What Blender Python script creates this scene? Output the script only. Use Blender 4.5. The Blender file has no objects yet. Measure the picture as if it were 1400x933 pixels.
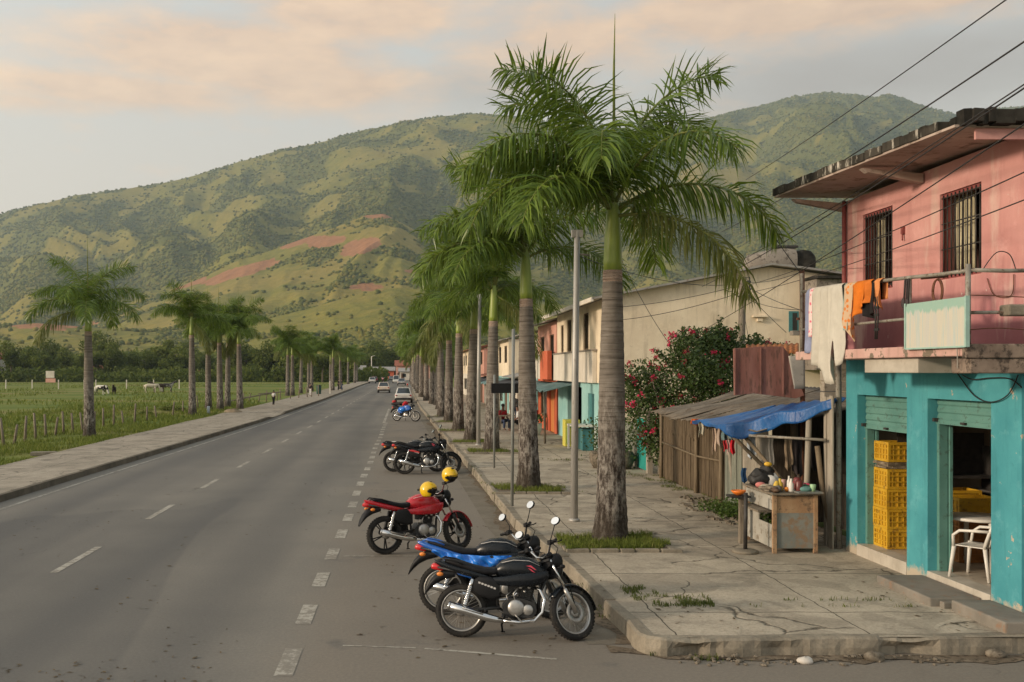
import bpy, math, random
import numpy as np
from mathutils import Vector, Matrix
random.seed(7)
sc = bpy.context.scene
COL = sc.collection
R = math.radians
F, VPX, HY, CH = 1361.0, 557.0, 506.0, 3.2
PV = 0.2            # height of the right pavement
def at(px, py, Y): return Vector(((px-VPX)/F*Y, Y, CH-(py-HY)/F*Y))
def gnd(px, py, z=0.0): return at(px, py, F*(CH-z)/(py-HY))

# ------------------------------------------------------------------ mesh builder
class MB:
    def __init__(s): s.v=[]; s.f=[]; s.m=[]; s.s=[]
    def add(s, vs, fs, mi=0, sm=False):
        o=len(s.v); s.v.extend([tuple(v) for v in vs])
        for f in fs:
            s.f.append(tuple(i+o for i in f)); s.m.append(mi); s.s.append(sm)
        return s
    def xf(s, M):
        s.v=[tuple(M@Vector(v)) for v in s.v]; return s
    def box(s, c, d, rz=0, mi=0, M=None):
        x,y,z=d[0]/2,d[1]/2,d[2]/2
        vs=[Vector(p) for p in ((-x,-y,-z),(x,-y,-z),(x,y,-z),(-x,y,-z),(-x,-y,z),(x,-y,z),(x,y,z),(-x,y,z))]
        T=Matrix.Translation(Vector(c))@Matrix.Rotation(rz,4,'Z')
        if M is not None: T=T@M
        return s.add([T@v for v in vs],[(0,3,2,1),(4,5,6,7),(0,1,5,4),(1,2,6,5),(2,3,7,6),(3,0,4,7)],mi)
    def bx(s, x0,x1,y0,y1,z0,z1, mi=0):
        return s.box(((x0+x1)/2,(y0+y1)/2,(z0+z1)/2),(abs(x1-x0),abs(y1-y0),abs(z1-z0)),0,mi)
    def beam(s, a, b, w, h, mi=0):
        a,b=Vector(a),Vector(b); d=b-a; L=d.length
        q=d.to_track_quat('X','Z').to_matrix().to_4x4()
        return s.box((a+b)/2,(L,w,h),0,mi,q)
    def tube(s, pts, r, n=8, mi=0, caps=True, sm=True, sq=1.0):
        pts=[Vector(p) for p in pts]; k=len(pts)
        rs=r if isinstance(r,(list,tuple)) else [r]*k
        vs=[]; up=None
        for i,p in enumerate(pts):
            t=(pts[min(i+1,k-1)]-pts[max(i-1,0)])
            if t.length<1e-9: t=Vector((0,0,1))
            t.normalize()
            if up is None:
                up=Vector((0,0,1)) if abs(t.z)<.95 else Vector((1,0,0))
            a=t.cross(up)
            if a.length<1e-6: a=t.orthogonal()
            a.normalize(); b=a.cross(t).normalized(); up=b
            for j in range(n):
                w=2*math.pi*j/n
                vs.append(p+a*math.cos(w)*rs[i]+b*math.sin(w)*rs[i]*sq)
        fs=[]
        for i in range(k-1):
            for j in range(n):
                fs.append((i*n+j,i*n+(j+1)%n,(i+1)*n+(j+1)%n,(i+1)*n+j))
        s.add(vs,fs,mi,sm)
        if caps:
            o=len(s.v)-len(vs)
            s.f.append(tuple(o+j for j in range(n-1,-1,-1))); s.m.append(mi); s.s.append(False)
            s.f.append(tuple(o+(k-1)*n+j for j in range(n))); s.m.append(mi); s.s.append(False)
        return s
    def lathe(s, prof, n=24, M=None, mi=0, sm=True, caps=True):
        T=M if M is not None else Matrix.Identity(4)
        vs=[]; k=len(prof)
        for r,z in prof:
            for j in range(n):
                w=2*math.pi*j/n; vs.append(T@Vector((r*math.cos(w),r*math.sin(w),z)))
        fs=[(i*n+j,i*n+(j+1)%n,(i+1)*n+(j+1)%n,(i+1)*n+j) for i in range(k-1) for j in range(n)]
        if caps:
            fs.append(tuple(range(n-1,-1,-1))); fs.append(tuple((k-1)*n+j for j in range(n)))
        return s.add(vs,fs,mi,sm)
    def ring(s, prof, n=24, M=None, mi=0, sm=True):     # closed profile (torus like)
        T=M if M is not None else Matrix.Identity(4)
        k=len(prof); vs=[]
        for r,z in prof:
            for j in range(n):
                w=2*math.pi*j/n; vs.append(T@Vector((r*math.cos(w),r*math.sin(w),z)))
        fs=[(i*n+j,i*n+(j+1)%n,((i+1)%k)*n+(j+1)%n,((i+1)%k)*n+j) for i in range(k) for j in range(n)]
        return s.add(vs,fs,mi,sm)
    def ell(s, c, r, n=12, m=8, M=None, mi=0):
        T=Matrix.Translation(Vector(c))
        if M is not None: T=T@M
        vs=[]; 
        for i in range(m+1):
            a=math.pi*i/m
            for j in range(n):
                w=2*math.pi*j/n
                vs.append(T@Vector((r[0]*math.sin(a)*math.cos(w),r[1]*math.sin(a)*math.sin(w),r[2]*math.cos(a))))
        fs=[(i*n+j,(i+1)*n+j,(i+1)*n+(j+1)%n,i*n+(j+1)%n) for i in range(m) for j in range(n)]
        return s.add(vs,fs,mi,True)
    def prism(s, poly, y0, y1, mi=0, sm=False):          # poly in x,z extruded along y
        k=len(poly)
        a=sum(poly[i][0]*poly[(i+1)%k][1]-poly[(i+1)%k][0]*poly[i][1] for i in range(k))
        if a<0: poly=poly[::-1]
        lo,hi=min(y0,y1),max(y0,y1)
        vs=[(p[0],lo,p[1]) for p in poly]+[(p[0],hi,p[1]) for p in poly]
        fs=[tuple(range(k)),tuple(range(2*k-1,k-1,-1))]
        fs+=[(i,i+k,(i+1)%k+k,(i+1)%k) for i in range(k)]
        return s.add(vs,fs,mi,sm)
    def loft(s, secs, n=16, p=2.5, mi=0):                # sections (x, y, z, hw, hh) along x, superellipse
        vs=[]
        for (x,y,z,hw,hh) in secs:
            for j in range(n):
                w=2*math.pi*j/n; c,q=math.cos(w),math.sin(w)
                vs.append((x,y+hw*math.copysign(abs(c)**(2/p),c),z+hh*math.copysign(abs(q)**(2/p),q)))
        k=len(secs)
        fs=[(i*n+j,(i+1)*n+j,(i+1)*n+(j+1)%n,i*n+(j+1)%n) for i in range(k-1) for j in range(n)]
        s.add(vs,fs,mi,True)
        return s.add(vs[:n]+vs[-n:],[tuple(range(n)),tuple(range(2*n-1,n-1,-1))],mi,False)
    def grid(s, fn, nu, nv, mi=0, sm=True):
        vs=[fn(i/nu,j/nv) for j in range(nv+1) for i in range(nu+1)]
        fs=[(j*(nu+1)+i,j*(nu+1)+i+1,(j+1)*(nu+1)+i+1,(j+1)*(nu+1)+i) for j in range(nv) for i in range(nu)]
        return s.add(vs,fs,mi,sm)
    def build(s, name, mats, parent=None, bevel=0, solid=0, loc=None, sub=0):
        me=bpy.data.meshes.new(name); me.from_pydata(s.v,[],s.f)
        if not isinstance(mats,(list,tuple)): mats=[mats]
        for m in mats: me.materials.append(m)
        me.polygons.foreach_set('material_index',s.m); me.polygons.foreach_set('use_smooth',s.s)
        me.update()
        o=bpy.data.objects.new(name,me); COL.objects.link(o)
        if parent is not None: o.parent=parent
        if loc is not None: o.location=loc
        if solid:
            m=o.modifiers.new('s','SOLIDIFY'); m.thickness=solid; m.offset=0
        if sub:
            m=o.modifiers.new('u','SUBSURF'); m.levels=sub; m.render_levels=sub
        if bevel:
            m=o.modifiers.new('b','BEVEL'); m.width=bevel; m.segments=2; m.limit_method='ANGLE'; m.angle_limit=R(40)
        return o

def tag(o, label=None, cat=None, group=None, kind=None):
    if label: o['label']=label
    if cat: o['category']=cat
    if group: o['group']=group
    if kind: o['kind']=kind
    return o
def thing(name, label, cat, loc=(0,0,0), rz=0, group=None, rot=None):
    o=bpy.data.objects.new(name,None); COL.objects.link(o); o.empty_display_size=.2
    o.location=loc; o.rotation_euler=rot if rot else (0,0,rz)
    return tag(o,label,cat,group)
def struct(name, mb, m, **k): return tag(mb.build(name,m,**k),kind='structure')
def copy_tree(o, parent=None):
    c=o.copy(); COL.objects.link(c)
    if parent is not None: c.parent=parent
    for ch in list(KIDS.get(o.name,[])): copy_tree(ch,c)
    return c
KIDS={}
def kids(o):
    KIDS.clear()
    for q in bpy.data.objects:
        if q.parent is not None: KIDS.setdefault(q.parent.name,[]).append(q)
def dup(o, loc, rz=None, label=None, scale=None):
    kids(o); c=copy_tree(o); c.location=loc
    if rz is not None: c.rotation_euler=(0,0,rz)
    if label: c['label']=label
    if scale: c.scale=(scale,)*3
    return c
def np_mesh(name, V, Fq, mat, parent=None, smooth=False, attr=None):
    """V (n,3) float, Fq (m,k) int"""
    me=bpy.data.meshes.new(name); n,k=len(V),Fq.shape[1]; m=len(Fq)
    me.vertices.add(n); me.vertices.foreach_set('co',np.ascontiguousarray(V,np.float32).ravel())
    me.loops.add(m*k); me.loops.foreach_set('vertex_index',np.ascontiguousarray(Fq,np.int32).ravel())
    me.polygons.add(m); me.polygons.foreach_set('loop_start',np.arange(0,m*k,k,dtype=np.int32))
    me.polygons.foreach_set('use_smooth',np.full(m,smooth))
    if attr:
        for nm,a in attr.items():
            at_=me.attributes.new(nm,'FLOAT','POINT'); at_.data.foreach_set('value',np.ascontiguousarray(a,np.float32))
    for q in (mat if isinstance(mat,(list,tuple)) else [mat]): me.materials.append(q)
    me.update(calc_edges=True); me.validate()
    o=bpy.data.objects.new(name,me); COL.objects.link(o)
    if parent is not None: o.parent=parent
    return o

# ------------------------------------------------------------------ materials
class NT:
    def __init__(s, name):
        s.mat=bpy.data.materials.new(name); s.mat.use_nodes=True
        s.t=s.mat.node_tree; s.b=s.t.nodes['Principled BSDF']; s.out=s.t.nodes['Material Output']
        s.tc=None
    def n(s, typ, **k):
        q=s.t.nodes.new(typ)
        for a,v in k.items(): setattr(q,a,v)
        return q
    def L(s, a, b): s.t.links.new(a,b)
    def coord(s, scale=(1,1,1), world=False):
        if world: g=s.n('ShaderNodeNewGeometry').outputs['Position']
        else: g=s.n('ShaderNodeTexCoord').outputs['Object']
        m=s.n('ShaderNodeMapping'); m.inputs['Scale'].default_value=scale
        s.L(g,m.inputs['Vector']); return m.outputs['Vector']
    def noise(s, vec, scale=5, detail=6, rough=.6, dist=0):
        q=s.n('ShaderNodeTexNoise'); q.inputs['Scale'].default_value=scale
        q.inputs['Detail'].default_value=detail; q.inputs['Roughness'].default_value=rough
        q.inputs['Distortion'].default_value=dist
        s.L(vec,q.inputs['Vector']); return q.outputs['Fac']
    def ramp(s, fac, stops):
        q=s.n('ShaderNodeValToRGB'); e=q.color_ramp.elements
        while len(e)>1: e.remove(e[-1])
        for i,(p,c) in enumerate(stops):
            el=e[0] if i==0 else e.new(p)
            el.position=p; el.color=(c,c,c,1) if not isinstance(c,(tuple,list)) else (*c,1)
        s.L(fac,q.inputs['Fac']); return q.outputs['Color']
    def mix(s, fac, a, b, blend='MIX'):
        q=s.n('ShaderNodeMix',data_type='RGBA',blend_type=blend)
        for sock,v in ((q.inputs[0],fac),(q.inputs[6],a),(q.inputs[7],b)):
            if hasattr(v,'is_output'): s.L(v,sock)
            elif isinstance(v,(tuple,list)): sock.default_value=(*v,1)
            else: sock.default_value=v
        return q.outputs[2]
    def math(s, op, a, b=0.0, c=None):
        q=s.n('ShaderNodeMath',operation=op)
        for i,v in enumerate((a,b,c)):
            if v is None: continue
            if hasattr(v,'is_output'): s.L(v,q.inputs[i])
            else: q.inputs[i].default_value=v
        return q.outputs[0]
    def bump(s, h, strength=.3, dist=.02):
        q=s.n('ShaderNodeBump'); q.inputs['Strength'].default_value=strength; q.inputs['Distance'].default_value=dist
        s.L(h,q.inputs['Height']); s.L(q.outputs['Normal'],s.b.inputs['Normal']); return q
    def base(s, c, rough=.7, metal=0):
        if hasattr(c,'is_output'): s.L(c,s.b.inputs['Base Color'])
        else: s.b.inputs['Base Color'].default_value=(*c,1)
        if hasattr(rough,'is_output'): s.L(rough,s.b.inputs['Roughness'])
        else: s.b.inputs['Roughness'].default_value=rough
        s.b.inputs['Metallic'].default_value=metal
        if not hasattr(rough,'is_output') and rough>=.7: s.b.inputs['Specular IOR Level'].default_value=.12 if rough>=.9 else .2
        return s.mat
def weath(name, c1, c2, c3=None, scale=3, dirt=.62, dscale=9, rough=.8, bump=.15, bscale=40, stretch=(1,1,1), metal=0, bdist=.01, world=False):
    """two tones by broad noise, stains c3 by a second noise, fine bump"""
    t=NT(name); v=t.coord(stretch,world)
    col=t.ramp(t.noise(v,scale,5),[(.35,c1),(.65,c2)])
    if c3 is not None:
        f=t.ramp(t.noise(v,dscale,8,.7),[(dirt-.05,0.0),(dirt+.05,1.0)])
        col=t.mix(f,col,c3)
    if bump: t.bump(t.noise(v,bscale,6,.7),bump,bdist)
    return t.base(col,rough,metal)
def plain(name, c, rough=.5, metal=0, var=.12, scale=12, coat=0):
    t=NT(name); v=t.coord()
    col=t.ramp(t.noise(v,scale,4),[(.3,tuple(x*(1-var) for x in c)),(.7,tuple(min(1,x*(1+var)) for x in c))])
    t.base(col,t.ramp(t.noise(v,scale*2.3,4),[(.3,max(0.02,rough-.08)),(.7,min(1,rough+.1))]),metal)
    if coat: t.b.inputs['Coat Weight'].default_value=coat
    return t.mat
def leafmat(name, c1, c2, trans=.3, scale=1.5, rough=.45, vein=None, spec=.3):
    t=NT(name); v=t.coord(world=True)
    rnd=t.n('ShaderNodeNewGeometry').outputs['Random Per Island']
    f=t.math('ADD',t.math('MULTIPLY',rnd,.55),t.math('MULTIPLY',t.noise(v,scale,3),.5))
    st=[(.2,c1),(.85,c2)]
    if vein: st=[(.15,c1),(.7,c2),(.97,vein)]
    col=t.ramp(f,st); t.base(col,rough); t.b.inputs['Specular IOR Level'].default_value=spec if rough<.55 else .08
    tr=t.n('ShaderNodeBsdfTranslucent'); t.L(t.mix(.5,col,(.16,.2,.03)),tr.inputs['Color'])
    mx=t.n('ShaderNodeMixShader'); mx.inputs[0].default_value=trans
    t.L(t.b.outputs[0],mx.inputs[1]); t.L(tr.outputs[0],mx.inputs[2]); t.L(mx.outputs[0],t.out.inputs['Surface'])
    return t.mat
M={}
def emis(m,c,s):
    b=m.node_tree.nodes['Principled BSDF']; b.inputs['Emission Color'].default_value=(*c,1); b.inputs['Emission Strength'].default_value=s; return m
EXPO=.27
# ------------------------------------------------------------------ camera, light, sky
cd=bpy.data.cameras.new('camera'); cam=bpy.data.objects.new('camera',cd); COL.objects.link(cam)
cam.location=(0,0,CH); cam.rotation_euler=(R(90),0,0)
cd.sensor_width=36; cd.lens=36*F/1400; cd.shift_x=(700-VPX)/1400; cd.shift_y=(HY-466.5)/1400
cd.clip_start=.1; cd.clip_end=30000; sc.camera=cam
EL, AZ = R(14), R(-106)          # sun: low, from the left and a little behind the camera
SD=Vector((math.sin(AZ)*math.cos(EL),math.cos(AZ)*math.cos(EL),math.sin(EL)))
ld=bpy.data.lights.new('sun','SUN'); ld.energy=3.3; ld.angle=R(6); ld.color=(1,.81,.61)
sun=bpy.data.objects.new('sun',ld); COL.objects.link(sun); sun.rotation_euler=(-SD).to_track_quat('-Z','Y').to_euler(); sun.location=(-50,-20,60)
w=bpy.data.worlds.new('World'); sc.world=w; w.use_nodes=True
t=w.node_tree; t.nodes.clear()
class WN(NT):
    def __init__(s,t): s.t=t
wn=WN(t)
sky=wn.n('ShaderNodeTexSky',sky_type='NISHITA',sun_disc=False); sky.sun_elevation=EL; sky.sun_rotation=AZ%(2*math.pi)
sky.air_density=1.3; sky.dust_density=2.5; sky.ozone_density=1
bg1=wn.n('ShaderNodeBackground'); bg1.inputs['Strength'].default_value=.15
tcw=wn.n('ShaderNodeTexCoord').outputs['Generated']
sx=wn.n('ShaderNodeSeparateXYZ'); wn.L(tcw,sx.inputs[0])
X_,Y_,Z_=sx.outputs
hor=wn.math('SQRT',wn.math('ADD',wn.math('MULTIPLY',X_,X_),wn.math('MULTIPLY',Y_,Y_)))
az=wn.math('ARCTAN2',X_,Y_)            # 0 along the road, + to the right
elv=wn.math('ARCTAN2',Z_,hor)
# overcast veil: pale warm white near the horizon, greyer and bluer higher up
veil=wn.ramp(wn.math('MULTIPLY',elv,1/1.57),[(0,(.73,.64,.53)),(.12,(.69,.625,.545)),(.22,(.57,.575,.555)),(.34,(.50,.53,.53)),(1,(.55,.58,.60))])
cv=wn.n('ShaderNodeCombineXYZ'); wn.L(wn.math('MULTIPLY',az,1.5),cv.inputs[0]); wn.L(wn.math('MULTIPLY',elv,4.2),cv.inputs[1])
def blob(a0,e0,ra,re,soft=1.0):
    a=wn.math('DIVIDE',wn.math('SUBTRACT',az,a0),ra); e=wn.math('DIVIDE',wn.math('SUBTRACT',elv,e0),re)
    d=wn.math('ADD',wn.math('MULTIPLY',a,a),wn.math('MULTIPLY',e,e))
    return wn.math('MULTIPLY',wn.math('EXPONENT',wn.math('MULTIPLY',d,-1.0)),soft)
def pa(px): return math.atan((px-VPX)/F)
def pe(px,py): return math.atan((HY-py)/F*math.cos(pa(px)))
def blobp(px,py,rx,ry,s=1.0): return blob(pa(px),pe(px,py),rx/F,ry/F,s)
n1=wn.noise(cv.outputs[0],3.2,9,.58,.25); n2=wn.noise(cv.outputs[0],9,8,.62,.1)
peach=None
for a in ((300,70,230,50,.9),(170,125,210,26,.75),(420,115,170,40,.8),(480,20,170,45,.8),(720,40,160,70,.5),(1150,0,330,42,.95),(760,60,200,60,.6),(60,140,140,14,.5),(200,-160,900,120,.5),(1000,-200,700,120,.4)):
    b=blobp(*a); peach=b if peach is None else wn.math('MAXIMUM',peach,b)
pf=wn.math('ADD',peach,wn.math('MULTIPLY',wn.math('SUBTRACT',n1,.5),.9))
pf=wn.math('ADD',pf,wn.math('MULTIPLY',wn.math('SUBTRACT',n2,.5),.75))
pf=wn.ramp(pf,[(.10,0.0),(.60,1.0)])
grey=wn.math('MAXIMUM',blobp(1250,95,330,60,.9),wn.math('MAXIMUM',blobp(700,120,170,45,.7),blobp(495,122,50,14,.9)))
gf=wn.ramp(wn.math('ADD',grey,wn.math('MULTIPLY',wn.math('SUBTRACT',n1,.5),.8)),[(.22,0.0),(.8,1.0)])
col=wn.mix(wn.math('MULTIPLY',gf,.85),veil,(.42,.36,.315))
pcol=wn.ramp(wn.math('ADD',wn.math('MULTIPLY',n2,.6),wn.math('MULTIPLY',n1,.4)),[(.32,(.54,.40,.32)),(.46,(.78,.52,.34)),(.6,(.92,.62,.39)),(.72,(1.0,.70,.45))])
col=wn.mix(wn.math('MULTIPLY',pf,.95),col,pcol)
# the glowing western sky round the low sun, behind the viewer's left shoulder
glow=blob(AZ,.45,1.1,.5,.75)
col2=wn.mix(1.0,col,wn.mix(glow,(0,0,0),(1.2,1.0,.78)),'ADD')
bg2=wn.n('ShaderNodeBackground'); wn.L(col2,bg2.inputs['Color']); bg2.inputs['Strength'].default_value=.95
wn.L(sky.outputs[0],bg1.inputs['Color'])
mx=wn.n('ShaderNodeMixShader'); mx.inputs[0].default_value=.92
wn.L(bg1.outputs[0],mx.inputs[1]); wn.L(bg2.outputs[0],mx.inputs[2])
wo=wn.n('ShaderNodeOutputWorld'); wn.L(mx.outputs[0],wo.inputs['Surface'])
sc.view_settings.view_transform='Standard'; sc.view_settings.look='None'; sc.view_settings.gamma=1
sc.view_settings.use_curve_mapping=False; sc.view_settings.exposure=EXPO
sc.render.engine='CYCLES'
cy=sc.cycles; cy.max_bounces=7; cy.diffuse_bounces=3; cy.glossy_bounces=3; cy.transmission_bounces=4; cy.volume_bounces=0; cy.transparent_max_bounces=6
cy.use_denoising=True; cy.sample_clamp_indirect=6

# ------------------------------------------------------------------ numpy noise
def _h(ix,iy,seed):
    n=(ix.astype(np.int64)*374761393+iy.astype(np.int64)*668265263+seed*1442695041)&0x7fffffff
    n=((n^(n>>13))*1274126177)&0x7fffffff
    return ((n^(n>>16))&0xffff)/65535.0
def vn(x,y,seed=0):
    ix=np.floor(x); iy=np.floor(y); fx=x-ix; fy=y-iy
    fx=fx*fx*(3-2*fx); fy=fy*fy*(3-2*fy)
    a=_h(ix,iy,seed); b=_h(ix+1,iy,seed); c=_h(ix,iy+1,seed); d=_h(ix+1,iy+1,seed)
    return (a*(1-fx)+b*fx)*(1-fy)+(c*(1-fx)+d*fx)*fy
def fbm(x,y,seed=0,o=5,g=.5):
    s=0; a=1; t=0
    for k in range(o):
        s=s+a*vn(x*2**k+17*k,y*2**k-9*k,seed+k); t+=a; a*=g
    return s/t
def ridged(x,y,seed=0,o=4):
    s=0; a=1; t=0
    for k in range(o):
        s=s+a*(1-np.abs(2*vn(x*2**k,y*2**k,seed+k)-1)); t+=a; a*=.5
    return s/t
def sstep(a,b,x):
    q=np.clip((x-a)/(b-a),0,1); return q*q*(3-2*q)
# ------------------------------------------------------------------ terrain
def prof(pts, D):
    px=np.array([p[0] for p in pts],float); h=(HY-np.array([p[1] for p in pts],float))/F*D+CH
    return (px-VPX)/F, h
MAIN=[(-700,330),(-200,308),(0,287),(100,262),(240,241),(320,218),(390,198),(412,196),(500,172),(600,155),(650,150),(700,153),(780,166),(880,172),(960,160),(1000,150),(1060,138),(1100,127),(1135,122),(1200,130),(1260,140),(1315,153),(1345,144),(1400,141),(1600,160),(2200,230)]
HILL=[(-400,500),(100,440),(200,402),(260,378),(300,362),(350,340),(400,321),(430,311),(470,296),(500,284),(525,282),(560,300),(600,325),(660,352),(720,372),(800,388),(900,398),(1000,392),(1100,380),(1300,392),(1800,430)]
FOOT=[(-600,440),(0,430),(50,425),(120,431),(200,441),(300,438),(350,428),(420,408),(480,388),(540,376),(600,380),(700,395),(900,410),(1200,418),(1800,430)]
TAN=[(500,480),(820,345),(900,250),(960,208),(1010,214),(1060,240),(1120,278),(1220,320),(1400,360),(1800,480)]
def ridge_h(u,Y,pts,Yr,Yf,back,pw=1.25):
    pu,ph=prof(pts,1.0); 
    h=np.interp(u,pu,(ph-CH))*Yr+CH
    t=(Y-Yf)/(Yr-Yf)
    f=np.where(t<1,np.clip(t,0,1)**pw,1-np.clip((Y-Yr)/back,0,1)**1.3)
    return h*f, np.clip(t,0,2)
def height(X,Y):
    u=X/Y; px=VPX+F*u
    Yr=3300+1000*sstep(820,1080,px)
    wob=fbm(X/900,Y/900,5,4)-.5
    h1,t=ridge_h(u,Y,MAIN,Yr,1150+0*u,2600)
    env=np.clip(4*t*(1-t),0,1)*(t<1)
    uu=u*9+2.2*t+2.2*wob
    sp=ridged(uu,t*1.3,11,3)
    sp2=ridged(uu*2.7+4,t*3.4+wob*2,29,3)
    det=fbm(X/170,Y/170,3,4)-.5
    ev=np.clip(t,0,1)**.8*np.clip(1-t,0,1)**1.25*2.35
    big=0
    for (p0,k_,w_,am) in ((300,75,36,170),(405,105,46,175),(520,60,40,190),(35,60,45,150),(175,90,40,130),(640,30,40,160),(760,20,45,150),(900,60,45,190),(1030,70,45,230),(1150,10,40,170),(1270,-20,45,170)):
        big=big+.9*am*np.exp(-np.abs((px-p0-k_*t-46*wob)/(1.5*w_))**2)
    h1=h1*(1+env*(.42*(sp-.66)+.14*(sp2-.55)))+ev*(big-85)+env*70*det+18*det*(t>.8)
    h2,t2=ridge_h(u,Y,HILL,1750,780,620,1.1)
    e2=np.clip(4*t2*(1-t2),0,1)*(t2<1)
    h2=h2*(1+e2*.4*(ridged(u*11-1.2*t2+wob,t2*1.2,41,3)-.6))+e2*18*det
    h3,t3=ridge_h(u,Y,FOOT,1050,600,420,1.0)
    e3=np.clip(4*t3*(1-t3),0,1)*(t3<1)
    h3=h3*(1+e3*.35*(ridged(u*13+t3,t3*1.3,51,3)-.6))+e3*7*det
    h4,t4=ridge_h(u,Y,TAN,2800,1700,500,1.15)
    e4=np.clip(4*t4*(1-t4),0,1)*(t4<1)
    h4=h4*(1+e4*.35*(ridged(u*10+t4,t4,61,3)-.6))+e4*20*det
    k=14.0
    hs=np.stack([h1,h2,h3,h4]); mx_=hs.max(0)
    h=mx_+k*np.log(np.exp((hs-mx_)/k).sum(0))-k*1.0
    h=h*sstep(480,680,Y)
    which=hs.argmax(0)
    return np.maximum(h,-1.0), which
def cover(X,Y,h,which):
    px=VPX+F*X/Y; py=HY-(h-CH)/Y*F
    n=fbm(X/260,Y/260,71,5); n2=fbm(X/70,Y/70,81,4)
    fo=np.select([which==0,which==1,which==2,which==3],[.52,.37,.40,.34])+ (n-.5)*1.1+(n2-.5)*1.1
    fo=fo+.25*sstep(900,1100,px)*(which==0)+.12*(which==0)*sstep(330,220,py)*0
    soil=np.zeros_like(X)
    nz=(fbm(X/55,Y/55,91,4)-.5)*1.7+(n2-.5)*.5
    for (cx,cy_,rx,ry,tl) in ((402,332,26,8,-.15),(440,330,32,9,-.1),(492,338,34,12,-.15),(520,290,34,9,.0),(455,300,24,5,-.3),(330,372,60,9,-.28),(250,390,40,5,-.25),(505,393,26,5,0),(75,444,70,9,0),(1112,323,22,5,.1),(1128,342,18,5,.0),(1060,318,30,5,.1),(910,300,40,8,.1),(560,372,12,4,.1)):
        dx=px-cx; dy=(py-cy_)-tl*dx
        soil=np.maximum(soil,1-(dx/rx)**2-(dy/ry)**2+nz)
    soil=sstep(.15,.4,soil)*(which>0)
    fo=sstep(.36,.66,fo)*(1-soil)
    dry=sstep(.38,.66,fbm(X/150,Y/150,101,5)*.75+fbm(X/35,Y/35,111,3)*.25+.14*(which==3)+.05*(which==1)-.10*(which==2)*(fbm(X/90,Y/40,121,3)>.5))
    dry=dry*np.where(which==0,.55,.85)
    return fo,soil,dry
def terrain():
    nu,nr=640,330
    u=np.linspace(-.62,.86,nu); Y=480*np.exp(np.linspace(0,math.log(4850/480),nr))
    U,YY=np.meshgrid(u,Y); X=U*YY
    h,wh=height(X,YY); fo,so,dr=cover(X,YY,h,wh)
    V=np.stack([X,YY,h],-1).reshape(-1,3)
    i=np.arange(nr-1)[:,None]*nu+np.arange(nu-1)[None,:]; i=i.ravel()
    Fq=np.stack([i,i+1,i+nu+1,i+nu],1)
    t=NT('hillside'); v=t.coord((1,1,1),True)
    a=lambda nm: (lambda q:(setattr(q,'attribute_name',nm),q.outputs['Fac'])[1])(t.n('ShaderNodeAttribute'))
    fine=t.noise(v,.06,6,.65); fine2=t.noise(v,.011,5,.6)
    grass=t.mix(a('dry'),t.ramp(fine,[(.3,(.13,.132,.026)),(.7,(.225,.197,.038))]),t.ramp(fine,[(.3,(.205,.168,.038)),(.7,(.285,.212,.055))]))
    forest=t.ramp(fine,[(.3,(.08,.092,.022)),(.7,(.15,.145,.034))])
    soil=t.ramp(fine,[(.3,(.25,.115,.055)),(.7,(.36,.175,.085))])
    ff=t.ramp(t.math('ADD',a('forest'),t.math('MULTIPLY',t.math('SUBTRACT',fine,.5),1.6)),[(.35,0.0),(.65,1.0)])
    c=t.mix(ff,grass,forest); c=t.mix(t.ramp(t.math('ADD',a('soil'),t.math('MULTIPLY',t.math('SUBTRACT',fine,.5),1.0)),[(.4,0.0),(.6,1.0)]),c,soil)
    t.bump(t.noise(v,.05,5,.65),.7,7); t.base(c,.95)
    o=np_mesh('mountains',V,Fq,t.mat,smooth=True,attr={'forest':fo.ravel(),'soil':so.ravel(),'dry':dr.ravel()})
    tag(o,kind='structure')
    # woodland on the slopes: thousands of crowns, one mass
    rng=np.random.default_rng(5); n=420000
    uu=rng.uniform(-.43,.64,n); yy=np.exp(rng.uniform(math.log(650),math.log(4450),n)); xx=uu*yy
    h,wh=height(xx,yy); fo,so,dr=cover(xx,yy,h,wh)
    keep=(rng.random(n)<(fo**1.2*.42+.05*(wh==0)+.004))&(so<.3)&(h>4)
    xx,yy,h=xx[keep],yy[keep],h[keep]; m=len(xx); 
    g=(1+5**.5)/2
    ico=np.array([(-1,g,0),(1,g,0),(-1,-g,0),(1,-g,0),(0,-1,g),(0,1,g),(0,-1,-g),(0,1,-g),(g,0,-1),(g,0,1),(-g,0,-1),(-g,0,1)])/1.9
    icf=np.array([(0,11,5),(0,5,1),(0,1,7),(0,7,10),(0,10,11),(1,5,9),(5,11,4),(11,10,2),(10,7,6),(7,1,8),(3,9,4),(3,4,2),(3,2,6),(3,6,8),(3,8,9),(4,9,5),(2,4,11),(6,2,10),(8,6,7),(9,8,1)])
    s=rng.uniform(1.6,4.6,m)*(.55+.45*yy/2600)
    V=ico[None]*(s[:,None,None]*rng.uniform(.7,1.25,(m,12,1)))*np.array([1,1,.85])
    V=V+np.stack([xx,yy,h+s*.3],-1)[:,None]
    Fq=(icf[None]+12*np.arange(m)[:,None,None]).reshape(-1,3)
    t=NT('far_canopy'); rnd=t.n('ShaderNodeNewGeometry').outputs['Random Per Island']
    t.base(t.ramp(rnd,[(0,(.065,.08,.021)),(.5,(.11,.118,.028)),(.85,(.155,.145,.034)),(1,(.19,.16,.042))]),.9)
    o=np_mesh('hillside_woodland',V.reshape(-1,3),Fq,t.mat,smooth=True); tag(o,'dark woodland and scattered trees covering the mountain slopes','woodland',kind='stuff')
terrain()
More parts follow.
